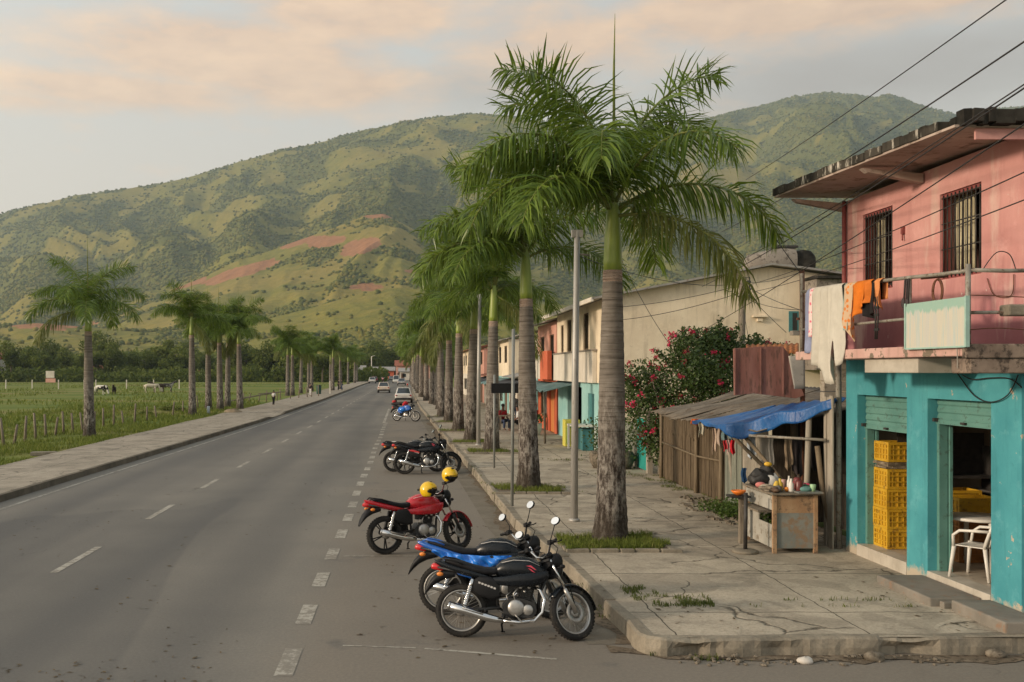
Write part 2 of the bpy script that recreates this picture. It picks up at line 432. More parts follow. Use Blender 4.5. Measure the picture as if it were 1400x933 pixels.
# ------------------------------------------------------------------ air
hb=MB().bx(-3300,4400,-900,4900,-2.5,1290); ho=hb.build('haze',bpy.data.materials.new('haze_air')); tag(ho,'thin evening haze over the valley','haze',kind='stuff')
hm=ho.data.materials[0]; hm.use_nodes=True; ht=hm.node_tree; ht.nodes.clear()
pv=ht.nodes.new('ShaderNodeVolumePrincipled'); pv.inputs['Color'].default_value=(.70,.88,1.0,1); pv.inputs['Density'].default_value=1.15e-4; pv.inputs['Anisotropy'].default_value=.2
oo=ht.nodes.new('ShaderNodeOutputMaterial'); ht.links.new(pv.outputs[0],oo.inputs['Volume'])
# ------------------------------------------------------------------ ground, road, pavements
KR=[(2.62,11.9),(2.55,13),(2.5,15),(2.15,20),(1.97,31),(1.75,42),(1.45,59),(1.05,80),(.75,120),(.55,200),(.4,420)]
KL=[(-10.1,-5),(-9.95,18),(-9.72,30),(-9.3,45),(-8.95,60),(-8.85,75),(-8.75,104),(-9.0,150),(-9.4,210),(-9.6,420)]
def kx(P,y): return float(np.interp(y,[p[1] for p in P],[p[0] for p in P]))
t=NT('pasture'); v=t.coord(world=True); v2=t.coord((.25,1,1),True)
f1=t.noise(v2,.09,6,.65); f2=t.noise(v,1.3,6,.7)
c=t.ramp(f1,[(.36,(.10,.145,.030)),(.48,(.155,.19,.042)),(.58,(.215,.205,.06)),(.68,(.24,.185,.085))])
c=t.mix(t.ramp(f2,[(.35,.4),(.6,0.0)]),c,(.06,.09,.02)); t.bump(f2,.8,.12); M['pasture']=t.base(c,.95)
struct('ground',MB().grid(lambda a,b:(-9000+18000*a,-150+7000*b,-.03),12,12),M['pasture'])
t=NT('asphalt'); v=t.coord(world=True); vs=t.coord((1,.06,1),True)
big=t.noise(v,.35,5,.6); trk=t.noise(vs,.55,4,.5); fin=t.noise(v,24,5,.85); spk=t.noise(v,7,8,.75)
c=t.ramp(t.math('ADD',t.math('MULTIPLY',big,.45),t.math('MULTIPLY',trk,.55)),[(.36,(.150,.140,.122)),(.48,(.188,.174,.150)),(.62,(.228,.208,.176))])
sxx=t.n('ShaderNodeSeparateXYZ'); t.L(v,sxx.inputs[0])
bay=t.ramp(t.math('ADD',t.math('MULTIPLY',sxx.outputs[0],.5),t.math('ADD',t.math('MULTIPLY',big,.5),.95)),[(.35,0.0),(.75,1.0)])
c=t.mix(t.math('MULTIPLY',bay,.55),c,(.235,.195,.15))
band=lambda x0,wd,s:t.math('MULTIPLY',t.math('EXPONENT',t.math('MULTIPLY',t.math('POWER',t.math('ABSOLUTE',t.math('DIVIDE',t.math('SUBTRACT',t.math('ADD',sxx.outputs[0],t.math('MULTIPLY',t.math('SUBTRACT',trk,.5),1.6)),x0),wd)),2.0),-1.0)),s)
wear=t.math('ADD',t.math('ADD',band(-8.0,.75,.75),band(-6.6,.5,.35)),t.math('ADD',band(-4.3,.7,.5),band(-2.6,.6,.5)))
oil=t.math('MULTIPLY',t.ramp(t.noise(v,.8,6,.6),[(.60,0.0),(.70,.75)]),bay); wear=t.math('MINIMUM',t.math('ADD',wear,oil),.9)
pt_=t.ramp(t.noise(t.coord((1,.25,1),True),.16,2,.3),[(.56,0.0),(.565,.30)]); wear=t.math('MINIMUM',t.math('ADD',wear,pt_),.9)
c=t.mix(wear,c,(.098,.096,.092))
c=t.mix(t.ramp(fin,[(.4,.28),(.62,0.0)]),c,(.07,.065,.058)); c=t.mix(t.ramp(fin,[(.60,0.0),(.75,.35)]),c,(.33,.30,.25))
c=t.mix(t.ramp(spk,[(.69,0.0),(.72,.5)]),c,(.06,.053,.045))
vo=t.n('ShaderNodeTexVoronoi',feature='DISTANCE_TO_EDGE'); vo.inputs['Scale'].default_value=.23
nv=t.n('ShaderNodeTexNoise'); nv.inputs['Scale'].default_value=1.1; nv.inputs['Detail'].default_value=7; t.L(v,nv.inputs['Vector'])
av=t.n('ShaderNodeVectorMath',operation='MULTIPLY_ADD'); t.L(nv.outputs['Color'],av.inputs[0]); av.inputs[1].default_value=(1.6,1.6,0); t.L(v,av.inputs[2]); t.L(av.outputs[0],vo.inputs['Vector'])
crk=t.math('MULTIPLY',t.ramp(vo.outputs['Distance'],[(.0,1.0),(.004,0.0)]),t.ramp(t.noise(v,.21,3),[(.58,0.0),(.64,1.0)]))
c=t.mix(t.math('MULTIPLY',crk,.7),c,(.06,.052,.045))
t.bump(t.math('SUBTRACT',fin,t.math('MULTIPLY',crk,2.0)),.5,.006); M['asphalt']=t.base(c,.85); t.b.inputs['Specular IOR Level'].default_value=.3
ys=[-10,0,6,11]+[p[1] for p in KR]+[14,18,24,36,50,70,100,150,300]; ys=sorted(set(ys))
mb=MB()
for y0,y1 in zip(ys,ys[1:]):
    r0=60 if y1<=11.95 else kx(KR,y0)+.3; r1=60 if y1<=11.95 else kx(KR,y1)+.3
    mb.add([(kx(KL,y0)-.3,y0,0),(r0,y0,0),(r1,y1,0),(kx(KL,y1)-.3,y1,0)],[(0,1,2,3)])
struct('road',mb,M['asphalt'])
t=NT('road_paint'); v=t.coord(world=True); nn=t.noise(v,9,8,.75); n3=t.noise(v,1.1,3)
M['paint']=t.base(t.mix(t.ramp(t.math('ADD',nn,t.math('MULTIPLY',t.math('SUBTRACT',n3,.5),.5)),[(.44,0.0),(.56,1.0)]),(.40,.375,.32),(.23,.208,.175)),.85)
mb=MB(); z=.004
def strip(a,b,wd): 
    a,b=Vector((*a,z)),Vector((*b,z)); d=(b-a).normalized(); n=Vector((-d.y,d.x,0))*wd/2
    mb.add([a-n,b-n,b+n,a+n],[(0,1,2,3)])
y=10.4; k=0
while y<60: 
    x=-1.30-.0022*y*0-.02*math.sin(k); strip((x,y),(x,y+1.02),.2); y+=2.13+.04*math.sin(k*2.1); k+=1
strip((-1.42,60),(-1.5,82),.16)
y=15.7
while y<210: strip((-5.58+.002*(y-16),y),(-5.58+.002*(y-16),y+2.3),.13); y+=5.62
for y0,y1 in zip([16,30,45,60,75,104,150],[30,45,60,75,104,150,210]): strip((kx(KL,y0)+.5,y0),(kx(KL,y1)+.5,y1),.11)
strip((-.75,11.55),(.1,11.45),.035); strip((.2,11.43),(1.65,11.0),.06); strip((-1.1,17.1),(0.2,17.1),.05); strip((-.9,24.4),(1.2,24.3),.06); strip((-1,38.0),(1.2,37.9),.07)
struct('road_markings',mb,M['paint'])
# concrete
def concrete(name,c1,c2,joints=True,crx=(2.2,2.35),stain=(.10,.088,.07),base_s=.6):
    t=NT(name); v=t.coord(world=True); b=t.noise(v,base_s,7,.68); f=t.noise(v,26,7,.75); s=t.noise(v,1.7,9,.75,.4)
    c=t.ramp(b,[(.32,c1),(.68,c2)]); c=t.mix(t.ramp(s,[(.48,0.0),(.70,.6)]),c,stain); c=t.mix(t.ramp(t.noise(v,.9,2,.4,.6),[(.56,0.0),(.575,.35)]),c,tuple(x*.62 for x in c1)); c=t.mix(t.ramp(f,[(.35,.35),(.55,0.0)]),c,stain)
    h=f
    if joints:
        sp=t.n('ShaderNodeSeparateXYZ'); wv=t.n('ShaderNodeVectorMath',operation='MULTIPLY_ADD'); q=t.n('ShaderNodeTexNoise'); q.inputs['Scale'].default_value=2.5; q.inputs['Detail'].default_value=6; t.L(v,q.inputs['Vector'])
        t.L(q.outputs['Color'],wv.inputs[0]); wv.inputs[1].default_value=(.10,.10,0); t.L(v,wv.inputs[2]); t.L(wv.outputs[0],sp.inputs[0])
        def line(o,per,off,wd): return t.math('LESS_THAN',t.math('ABSOLUTE',t.math('SUBTRACT',t.math('FRACT',t.math('DIVIDE',t.math('ADD',o,off),per)),.5)),wd/per)
        j=t.math('MAXIMUM',line(sp.outputs[1],crx[1],.55,.011),line(sp.outputs[0],crx[0],.2,.009))
        vo=t.n('ShaderNodeTexVoronoi',feature='DISTANCE_TO_EDGE'); vo.inputs['Scale'].default_value=.45
        a2=t.n('ShaderNodeVectorMath',operation='MULTIPLY_ADD'); q2=t.n('ShaderNodeTexNoise'); q2.inputs['Scale'].default_value=1.4; q2.inputs['Detail'].default_value=8; t.L(v,q2.inputs['Vector'])
        t.L(q2.outputs['Color'],a2.inputs[0]); a2.inputs[1].default_value=(1.1,1.1,0); t.L(v,a2.inputs[2]); t.L(a2.outputs[0],vo.inputs['Vector'])
        ck=t.math('MULTIPLY',t.ramp(vo.outputs['Distance'],[(0,1.0),(.013,0.0)]),t.ramp(t.noise(v,.5,3),[(.43,0.0),(.50,1.0)]))
        j=t.math('MAXIMUM',j,ck); c=t.mix(t.math('MULTIPLY',j,.85),c,(.045,.04,.03)); h=t.math('SUBTRACT',f,t.math('MULTIPLY',j,3.0))
    t.bump(h,.5,.012); return t.base(c,.9)
M['pave']=concrete('pavement_concrete',(.36,.31,.24),(.56,.485,.375))
M['kerbc']=concrete('kerb_concrete',(.20,.175,.135),(.35,.305,.235),False,base_s=1.6)
M['pave2']=concrete('left_pavement',(.31,.27,.215),(.43,.375,.30),True,(1.7,3.1))
WX=7.9
mb=MB()
mb.add([(2.72,11.5,PV-.003),(2.85,11.2,PV-.003),(3.2,11.2,PV-.003),(3.2,12.2,PV-.003),(2.72,12.2,PV-.003)],[(0,1,2,3,4)])
yl=[11.19,11.9,13,15,17.5,20,25,31,42,59,80,120,200,420]
for y0,y1 in zip(yl,yl[1:]):
    a,b=kx(KR,y0)+.16,kx(KR,y1)+.16
    if y0<11.5: a=2.80
    mb.add([(a,y0,PV),(WX,y0,PV),(WX,y1,PV),(b,y1,PV)],[(0,1,2,3)])
mb.add([(WX,11.19,PV),(16,11.19,PV),(16,12.0,PV),(WX,12.0,PV)],[(0,1,2,3)])
struct('pavement',mb,M['pave'])
mb=MB(); rng=random.Random(3)
y=12.0
while y<150:
    L=1.0 if y<60 else 4.0; y1=y+L-.02
    j=lambda s=.012: rng.uniform(-s,s)
    dz=j(.012); a,b=kx(KR,y)+j(),kx(KR,y1)+j()
    top=PV+.006+dz
    mb.add([(a,y,-.03),(a+.02,y,top-.015),(a+.035,y,top),(a+.17,y,top),(b,y1,-.03),(b+.02,y1,top-.015),(b+.035,y1,top),(b+.17,y1,top),(a+.17,y,-.03),(b+.17,y1,-.03)],
        [(0,4,5,1),(1,5,6,2),(2,6,7,3),(0,1,2,3,8),(4,9,7,6,5)]); y+=L
# rounded corner and the worn front kerb facing the side street
pts=[(2.62,12.0),(2.60,11.55),(2.61,11.32),(2.67,11.19),(2.82,11.09)]
x=2.82
while x<12: x+=.07; pts.append((x,11.07+.02*math.sin(x*3)+rng.uniform(-.012,.012)+(.25 if x>9 else 0)*0+.03*(x-3)))
vs=[]
for i,(px_,py_) in enumerate(pts):
    p=Vector((px_,py_,0)); q=Vector((*pts[min(i+1,len(pts)-1)],0))-Vector((*pts[max(i-1,0)],0)); q.normalize(); n=Vector((-q.y,q.x,0))
    n=n if n.y>0 or n.x>0 else -n
    if i==0: n=Vector((1,0,0))
    bite=max(0,float(fbm(np.array(px_*2.1+py_*2),np.array(3.3),61,4))-(.40 if px_<3.3 else .5))*.5 if px_<6.6 and i>1 else 0
    jj=.05*(float(fbm(np.array(px_*2.3),np.array(py_),63,3))-.5); T=PV+.008+rng.uniform(-.003,.003)-bite*.28
    vs+=[(p.x+n.x*bite,p.y+n.y*bite,-.04),(p.x+n.x*(bite*1.2+jj),p.y+n.y*(bite*1.2+jj),.09),(p.x+n.x*(.015+bite*.1),p.y+n.y*(.015+bite*.1),T-.025),(p.x+n.x*.045,p.y+n.y*.045,T),(p.x+n.x*.16,p.y+n.y*.16,PV+.007)]
k=len(pts)
mb.add(vs,[(i*5+j,(i+1)*5+j,(i+1)*5+j+1,i*5+j+1) for i in range(k-1) for j in range(4)],0,False)
struct('kerb',mb,M['kerbc'])
# concrete gutter with a dark seam, dirt gathered against the kerb
mg=MB(); md=MB(); y=11.6
while y<110:
    y1=y+.5; j=[rng.uniform(-.012,.012) for _ in range(2)]
    mg.add([(kx(KR,y)-.52,y,.004),(kx(KR,y)+.02,y,.004),(kx(KR,y1)+.02,y1,.004),(kx(KR,y1)-.52,y1,.004)],[(0,1,2,3)])
    y=y1
y=11.6; w0=.2
while y<60:
    y1=y+.22; w1=max(.03,min(.34,w0+rng.uniform(-.09,.09))); md.add([(kx(KR,y)-w0,y,.009),(kx(KR,y)+.02,y,.009),(kx(KR,y1)+.02,y1,.009),(kx(KR,y1)-w1,y1,.009)],[(0,1,2,3)]); y=y1; w0=w1
x=2.3; w0=.2
while x<9:
    x1=x+.14; w1=max(.04,min(.42,w0+rng.uniform(-.1,.1))); a,b=max(0,3.0-x)*.6,max(0,3.0-x1)*.6; md.add([(x,11.02-w0+a,.009),(x1,11.02-w1+b,.009),(x1,11.14+b,.009),(x,11.14+a,.009)],[(0,1,2,3)]); x=x1; w0=w1
GUT,DRT=mg,md
# left pavement and its kerb (the kerb is lowered at the driveway)
mb=MB(); mk=MB(); LP=.16
yy_=[-5,10,18,24,30,38,45,52,60,64.5,66.5,71,73,80,90,104,120,150,180,210,300,420]
drop=lambda y: .03 if 66<=y<=71.5 else LP
for y0,y1 in zip(yy_,yy_[1:]):
    a,b=kx(KL,y0),kx(KL,y1); z0,z1=drop(y0),drop(y1)
    o0=-13.2+.25*math.sin(y0*.5)*.4; o1=-13.2+.25*math.sin(y1*.5)*.4
    mb.add([(o0,y0,LP-.05),(a-.16,y0,z0),(b-.16,y1,z1),(o1,y1,LP-.05)],[(0,1,2,3)])
    mb.add([(o0,y0,LP-.05),(o0,y0,-.06),(o1,y1,-.06),(o1,y1,LP-.05)],[(0,1,2,3)])
    n=max(1,int((y1-y0)/1.5))
    for q in range(n):
        ya=y0+(y1-y0)*q/n; yb=y0+(y1-y0)*(q+1)/n-.02; A,B=kx(KL,ya),kx(KL,yb); za,zb=drop(ya)+.006+rng.uniform(-.008,.008),drop(yb)+.006+rng.uniform(-.008,.008)
        mk.add([(A,ya,-.03),(A-.02,ya,za),(A-.17,ya,za),(B,yb,-.03),(B-.02,yb,zb),(B-.17,yb,zb)],[(0,1,4,3),(1,2,5,4),(0,2,1),(3,4,5)])
struct('left_pavement',mb,M['pave2']); 
M['kerbd']=concrete('dark_kerb',(.10,.088,.068),(.20,.17,.13),False,base_s=1.6)
struct('left_kerb',mk,M['kerbd'])
# gutter dirt along the right kerb
M['gutter']=concrete('gutter_concrete',(.16,.14,.11),(.24,.21,.165),False,base_s=1.1); struct('gutter',GUT,M['gutter'])
M['dirt']=weath('dirt',(.13,.10,.07),(.22,.175,.125),(.07,.055,.04),2.5,.55,12,.95,.6,30,world=True)
struct('gutter_dirt',DRT,M['dirt'])
# ------------------------------------------------------------------ grass
def blades(name,spots,h0,h1,wd,mat,label,seed=1):
    """spots: (n,3) array of roots"""
    g=np.random.default_rng(seed); P=np.asarray(spots,float); n=len(P)
    a=g.uniform(0,2*np.pi,n); L=g.uniform(h0,h1,n); b=g.uniform(0,2*np.pi,n); ln=g.uniform(.1,.75,n)*L
    sx_=np.stack([np.cos(a),np.sin(a),0*a],1)*(wd*g.uniform(.6,1.3,n)/2)[:,None]
    mid=P+np.stack([np.cos(b)*ln*.35,np.sin(b)*ln*.35,L*.6],1); tip=P+np.stack([np.cos(b)*ln,np.sin(b)*ln,L*.95],1)
    V=np.stack([P-sx_,P+sx_,mid+sx_*.7,mid-sx_*.7,tip],1).reshape(-1,3)
    i=np.arange(n)[:,None]*5
    Fq=np.concatenate([i+np.array([[0,1,2]]),i+np.array([[0,2,3]]),i+np.array([[3,2,4]])],0)
    o=np_mesh(name,V,Fq,mat); return tag(o,label,'grass',kind='stuff')
M['grass']=leafmat('grass_blades',(.065,.10,.018),(.19,.225,.05),.3,2.0,.6,(.30,.25,.10))
M['weed']=leafmat('weed_blades',(.05,.075,.02),(.13,.15,.045),.25,2.0,.6,(.25,.2,.1))
g=np.random.default_rng(12)
n=60000; y=25+70*g.random(n)**1.6; x=-13.15-(g.random(n)**1.5)*(9+.1*y)
k=vn(x*.9,y*.5,7)>.36; x,y=x[k],y[k]
blades('verge_grass',np.stack([x,y,0*x-.03],1),.08,.27,.035,M['grass'],'rough green grass growing between left pavement and fence',4)
n=26000; y=45+190*g.random(n)**1.3; x=-14-(g.random(n))*(y*.62)
k=vn(x*.16,y*.06,9)>.52; x,y=x[k],y[k]
blades('pasture_tufts',np.stack([x,y,0*x-.03],1),.15,.4,.11,M['grass'],'taller grass tufts scattered over the open pasture',5)
PATCH=[]   # filled by the palms: (x,y,halfx,halfy)
# ------------------------------------------------------------------ royal palms
M['frond']=leafmat('palm_leaflet',(.042,.098,.012),(.20,.285,.038),.38,.8,.34)
M['frond_old']=leafmat('palm_leaflet_old',(.06,.095,.018),(.19,.205,.05),.34,.8,.42,(.24,.19,.08))
t=NT('palm_trunk'); v=t.coord(); vz=t.coord((.6,.6,16)); vb=t.coord((9,9,3.2))
sp=t.n('ShaderNodeSeparateXYZ'); t.L(v,sp.inputs[0]); zz=sp.outputs[2]
rg=t.noise(vz,1.0,4,.7); bk=t.noise(vb,1.3,8,.75); md=t.noise(v,2.2,6,.6)
c=t.ramp(t.math('ADD',t.math('MULTIPLY',rg,.55),t.math('MULTIPLY',md,.45)),[(.33,(.10,.085,.070)),(.5,(.175,.152,.128)),(.66,(.27,.24,.205))])
c=t.mix(t.math('MULTIPLY',t.ramp(rg,[(.36,1.0),(.44,0.0)]),.75),c,(.065,.052,.042))
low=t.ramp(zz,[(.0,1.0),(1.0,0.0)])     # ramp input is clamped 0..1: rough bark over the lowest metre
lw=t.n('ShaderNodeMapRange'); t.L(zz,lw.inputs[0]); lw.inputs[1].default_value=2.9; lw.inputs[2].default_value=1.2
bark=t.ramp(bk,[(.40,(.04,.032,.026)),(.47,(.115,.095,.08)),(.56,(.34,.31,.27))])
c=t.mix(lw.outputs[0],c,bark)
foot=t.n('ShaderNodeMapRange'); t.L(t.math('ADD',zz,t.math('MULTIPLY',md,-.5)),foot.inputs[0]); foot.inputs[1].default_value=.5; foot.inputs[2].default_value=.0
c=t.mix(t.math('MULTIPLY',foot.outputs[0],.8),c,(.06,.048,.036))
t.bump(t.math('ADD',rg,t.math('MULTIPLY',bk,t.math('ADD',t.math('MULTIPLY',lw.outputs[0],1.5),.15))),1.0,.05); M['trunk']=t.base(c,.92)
t=NT('crownshaft'); v=t.coord((3,3,.5)); M['shaft']=t.base(t.ramp(t.noise(v,2.5,5),[(.3,(.15,.22,.03)),(.6,(.24,.30,.045)),(.8,(.31,.32,.075))]),.42)
M['scar']=weath('leaf_scar',(.30,.22,.165),(.42,.34,.28),(.14,.09,.07),3,.55,20,.8,.2,40,(1,1,14))
M['stalk']=weath('leaf_stalk',(.10,.13,.03),(.19,.2,.06),None,4)
def frond_mesh(seed, e0, droop, L=3.1, n=122, old=False):
    g=np.random.default_rng(seed); N=22; s=np.linspace(0,1,N)
    e=R(e0)-R(droop)*s**1.25; side=R(g.uniform(-10,10))*s**2
    dx=np.cos(e)*np.cos(side); dy=np.cos(e)*np.sin(side); dz=np.sin(e)
    st=L/(N-1); P=np.stack([np.cumsum(dx)*st-dx[0]*st,np.cumsum(dy)*st-dy[0]*st,np.cumsum(dz)*st-dz[0]*st],1)
    T=np.stack([dx,dy,dz],1)
    mb=MB(); mb.tube([tuple(p) for p in P],[.034*(1-.86*q)+.003 for q in s],5,1)
    vs=[];fs=[]
    for sd in (-1,1):
        for i in range(n):
            q=.10+.90*(i+g.uniform(-.4,.4))/n; q=min(max(q,.08),.998); f=q*(N-1); k=min(int(f),N-2); fr=f-k
            p=P[k]*(1-fr)+P[k+1]*fr; tg=T[k]
            sv=np.cross(tg,[0,0,1]); sv/=np.linalg.norm(sv)+1e-9; up=np.cross(sv,tg)
            ll=(.32+.56*math.sin(math.pi*min(1,.12+.80*q))**.8)*g.uniform(.85,1.12)*(1 if q<.93 else .75)
            pl=R(g.choice([-34,4,44])+g.uniform(-12,12)); fw=.28+.42*q+g.uniform(-.1,.1)
            d=sv*sd*math.cos(pl)+up*math.sin(pl)+tg*fw; d/=np.linalg.norm(d)
            wv=tg*.8+up*g.uniform(-.5,.5); wv-=d*np.dot(wv,d); wv/=np.linalg.norm(wv)+1e-9
            wd=.0165*g.uniform(.8,1.2); gr=g.uniform(.04,.24) if e0>70 else g.uniform(.10,.34)+(.12 if old else 0); b=len(vs); c=p.copy()
            for j,(ww,stp) in enumerate(((.55,0),(1,.3),(.8,.36),(.0,.34))):
                if j: 
                    d=d+np.array([0,0,-gr*(1+.6*j)]); d/=np.linalg.norm(d); c=c+d*ll*stp
                    wv=wv-d*np.dot(wv,d); wv/=np.linalg.norm(wv)+1e-9
                if j<3: vs+= [c-wv*wd*ww,c+wv*wd*ww]
                else: vs.append(c)
            fs+=[(b,b+1,b+3,b+2),(b+2,b+3,b+5,b+4),(b+4,b+5,b+6)]
    mb.add(vs,fs,0)
    me=bpy.data.meshes.new('frond'); me.from_pydata(mb.v,[],mb.f); me.materials.append(M['frond_old' if old else 'frond']); me.materials.append(M['stalk'])
    me.polygons.foreach_set('material_index',mb.m); me.polygons.foreach_set('use_smooth',mb.s); me.update(); return me
FM={'up':[frond_mesh(1,82,88),frond_mesh(2,80,100,3.0),frond_mesh(21,84,74,3.2)],'mid':[frond_mesh(3,62,105),frond_mesh(4,55,98),frond_mesh(31,58,115,3.2)],
    'flat':[frond_mesh(5,34,98),frond_mesh(6,28,92),frond_mesh(51,40,108,3.2)],'low':[frond_mesh(7,4,78,3.0,120,True),frond_mesh(8,-6,74,2.9,120,True),frond_mesh(9,-28,56,2.8,120,True)],
    'dead':[frond_mesh(10,-50,35,2.4,70,True)]}
def trunk_mb(h=4.55, r=1.0):
    pr=[(.36,-.05),(.325,.06),(.30,.2),(.272,.5),(.252,.9),(.24,1.5),(.232,2.2),(.222,2.8),(.205,3.4),(.186,4.0),(.170,4.5)]
    pr=[(a*r,(z if z<=0 else z*h/4.5)) for a,z in pr]; q=[]
    zs=np.linspace(-.05,h,90)
    for z in zs:
        rr=np.interp(z,[p[1] for p in pr],[p[0] for p in pr]); q.append((float(rr*(1+.012*math.sin(z*37)+.008*math.sin(z*91))),float(z)))
    m=MB(); m.lathe(q,28); vs=[]
    for (x,y,z) in m.v:
        a=math.atan2(y,x); k=1+(.05*math.sin(3*a+z*2)+.035*math.sin(5*a-z*7))*max(0,1-z/1.4); vs.append((x*k,y*k,z))
    m.v=vs; return m
def palm(loc,label,group,fronds,h=4.55,spear=2.45,sh=1.15,cat='palm'):
    o=thing('royal_palm',label,cat,loc,0,group)
    trunk_mb(h).build('trunk',M['trunk'],o)
    m=MB(); 
    for k in range(3): m.ring([(.172-.003*k,h+.03+.055*k),(.18-.003*k,h+.045+.055*k),(.172-.003*k,h+.06+.055*k),(.15,h+.045+.055*k)],24)
    m.lathe([(.168,h-.01),(.165,h+.2)],24,None,0,True,False); m.build('leaf_scar',M['scar'],o)
    c=MB(); c.lathe([(.158,h+.18),(.163,h+.35),(.15,h+.7),(.122,h+sh),(.095,h+sh+.25),(.06,h+sh+.5),(.02,h+sh+.8)],20); c.build('crownshaft',M['shaft'],o)
    top=h+sh+.12
    if spear:
        s=MB(); s.tube([(0,0,top),(.01,0,top+1.0),(.0,.01,top+spear*.7+.7),(.01,0,top+spear+1.0)],[.035,.03,.022,.004],6); s.build('spear_leaf',M['stalk'],o)
    for kind,az,i in fronds:
        me=FM[kind][i%len(FM[kind])]; f=bpy.data.objects.new('frond',me); COL.objects.link(f); f.parent=o
        dz={'up':.25,'mid':.12,'flat':0,'low':-.12,'dead':-.2}[kind]; a=R(az)
        f.location=(.07*math.cos(a),.07*math.sin(a),top+dz); f.rotation_euler=(0,0,a)
    q_=random.Random(label+str(loc)); o.rotation_euler=(R(q_.uniform(-1.6,1.6)),R(q_.uniform(-1.6,1.6)),0) if fronds is not hero else (0,R(.4),0)
    return o
def rnd_fronds(seed,n=13):
    g=random.Random(seed); out=[]; a=g.uniform(0,360)
    for k in range(n):
        a+=137.5+g.uniform(-14,14); kind=('up','mid','up','flat','mid','up','flat','mid','low','flat','up','flat','mid','up','mid','flat')[k%16]
        out.append((kind,a%360,g.randrange(3)))
    return out
GR='royal palms along the right pavement'; GL='royal palms along the left verge'
hero=[('up',6,2),('up',174,2),('up',150,0),('up',38,1),('up',215,0),('mid',187,1),('mid',252,2),('mid',208,0),('mid',160,1),('flat',-20,0),('flat',198,2),('flat',226,0),('flat',60,1),('low',-40,0),('mid',100,0),('mid',-62,1)]
h2=[('up',20,0),('up',160,2),('up',100,0),('mid',180,0),('mid',205,2),('mid',330,1),('mid',250,1),('flat',190,0),('flat',172,2),('flat',225,1),('flat',15,1),('mid',140,0),('up',270,1)]
def patch(x,y,hx,hy): PATCH.append((x,y,hx,hy))
RP=[(835,739,hero,4.55,'nearest royal palm, rising from the grass patch beside the parked black motorcycles'),
 (723,668,h2,4.6,'second royal palm from the viewer on the right pavement, behind the lamp post'),
 (672,617,None,4.6,'third royal palm on the right pavement, just behind the dark sign plate'),
 (643.6,604,None,4.5,'fourth royal palm on the right pavement, left of the second lamp post'),
 (626.5,589,None,4.6,'fifth royal palm on the right pavement, behind the far black motorcycles'),
 (613.6,577,None,4.5,'sixth royal palm on the right pavement, level with the blue motorcycle'),
 (604,569.7,None,4.6,'seventh royal palm on the right pavement, just beyond the blue motorcycle')]
for i,(px,py,fr,h,lab) in enumerate(RP):
    p=gnd(px,py,PV); p.z=PV; palm(p,lab,GR,fr or rnd_fronds(40+i,13),h); patch(p.x-.05,p.y-.35,.85,.75)
far=palm((2.45,76,PV),'far royal palm among the trunks receding along the right pavement',GR,rnd_fronds(90),4.5)
far2=palm((2.2,88,PV),'far royal palm among the trunks receding along the right pavement',GR,rnd_fronds(91),4.6)
FARR=[(2.5,85),(1.85,97),(1.5,110),(1.75,118),(1.35,128),(1.3,141),(1.2,156),(1.1,172),(1.05,190),(.95,212),(.9,236),(.8,262)]
for i,(x,y) in enumerate(FARR):
    dup((far,far2)[i%2],(x,y,PV),R(67*i),None,.86+.24*((i*37)%10)/10)
hl=[('up',18,0),('up',165,2),('up',95,1),('mid',0,1),('mid',182,0),('mid',262,2),('flat',-18,0),('flat',192,2),('low',205,0),('flat',80,1),('flat',285,1),('mid',140,0)]
LPALM=[(122,596,hl,'lone royal palm standing by the wooden fence left of the road'),
 (263,567.5,None,'leftmost royal palm of the cluster beside the left pavement'),
 (285,559.5,None,'second royal palm from the left in the cluster beside the left pavement'),
 (301,560.7,None,'royal palm in the middle of the cluster beside the left pavement'),
 (311,556,None,'slightly set back royal palm fourth from the left in the left cluster'),
 (328,561,None,'rightmost royal palm of the cluster, nearest the left pavement'),
 (393,541,None,'first royal palm of the farther group on the left verge'),
 (400,540.7,None,'second royal palm of the farther group on the left verge'),
 (455,535,None,'separate royal palm beside the road beyond the green bin on the left')]
for i,(px,py,fr,lab) in enumerate(LPALM):
    p=gnd(px,py,0); p.z=-.03; palm(p,lab,GL,fr or rnd_fronds(140+i,13),(5.5,5.3,5.2,5.4,5.1)[i-1] if 0<i<6 else 4.9)
lf=palm((-14.7,137,0),'distant royal palm in the far group along the left verge',GL,rnd_fronds(170,12),4.6)
for i,(x,y) in enumerate(((-14.2,143),(-14.6,152),(-10.8,160),(-13.6,176),(-13,218),(-12.5,236),(-13,256))): dup(lf,(x,y,0),R(80*i),None,.95+.02*i)
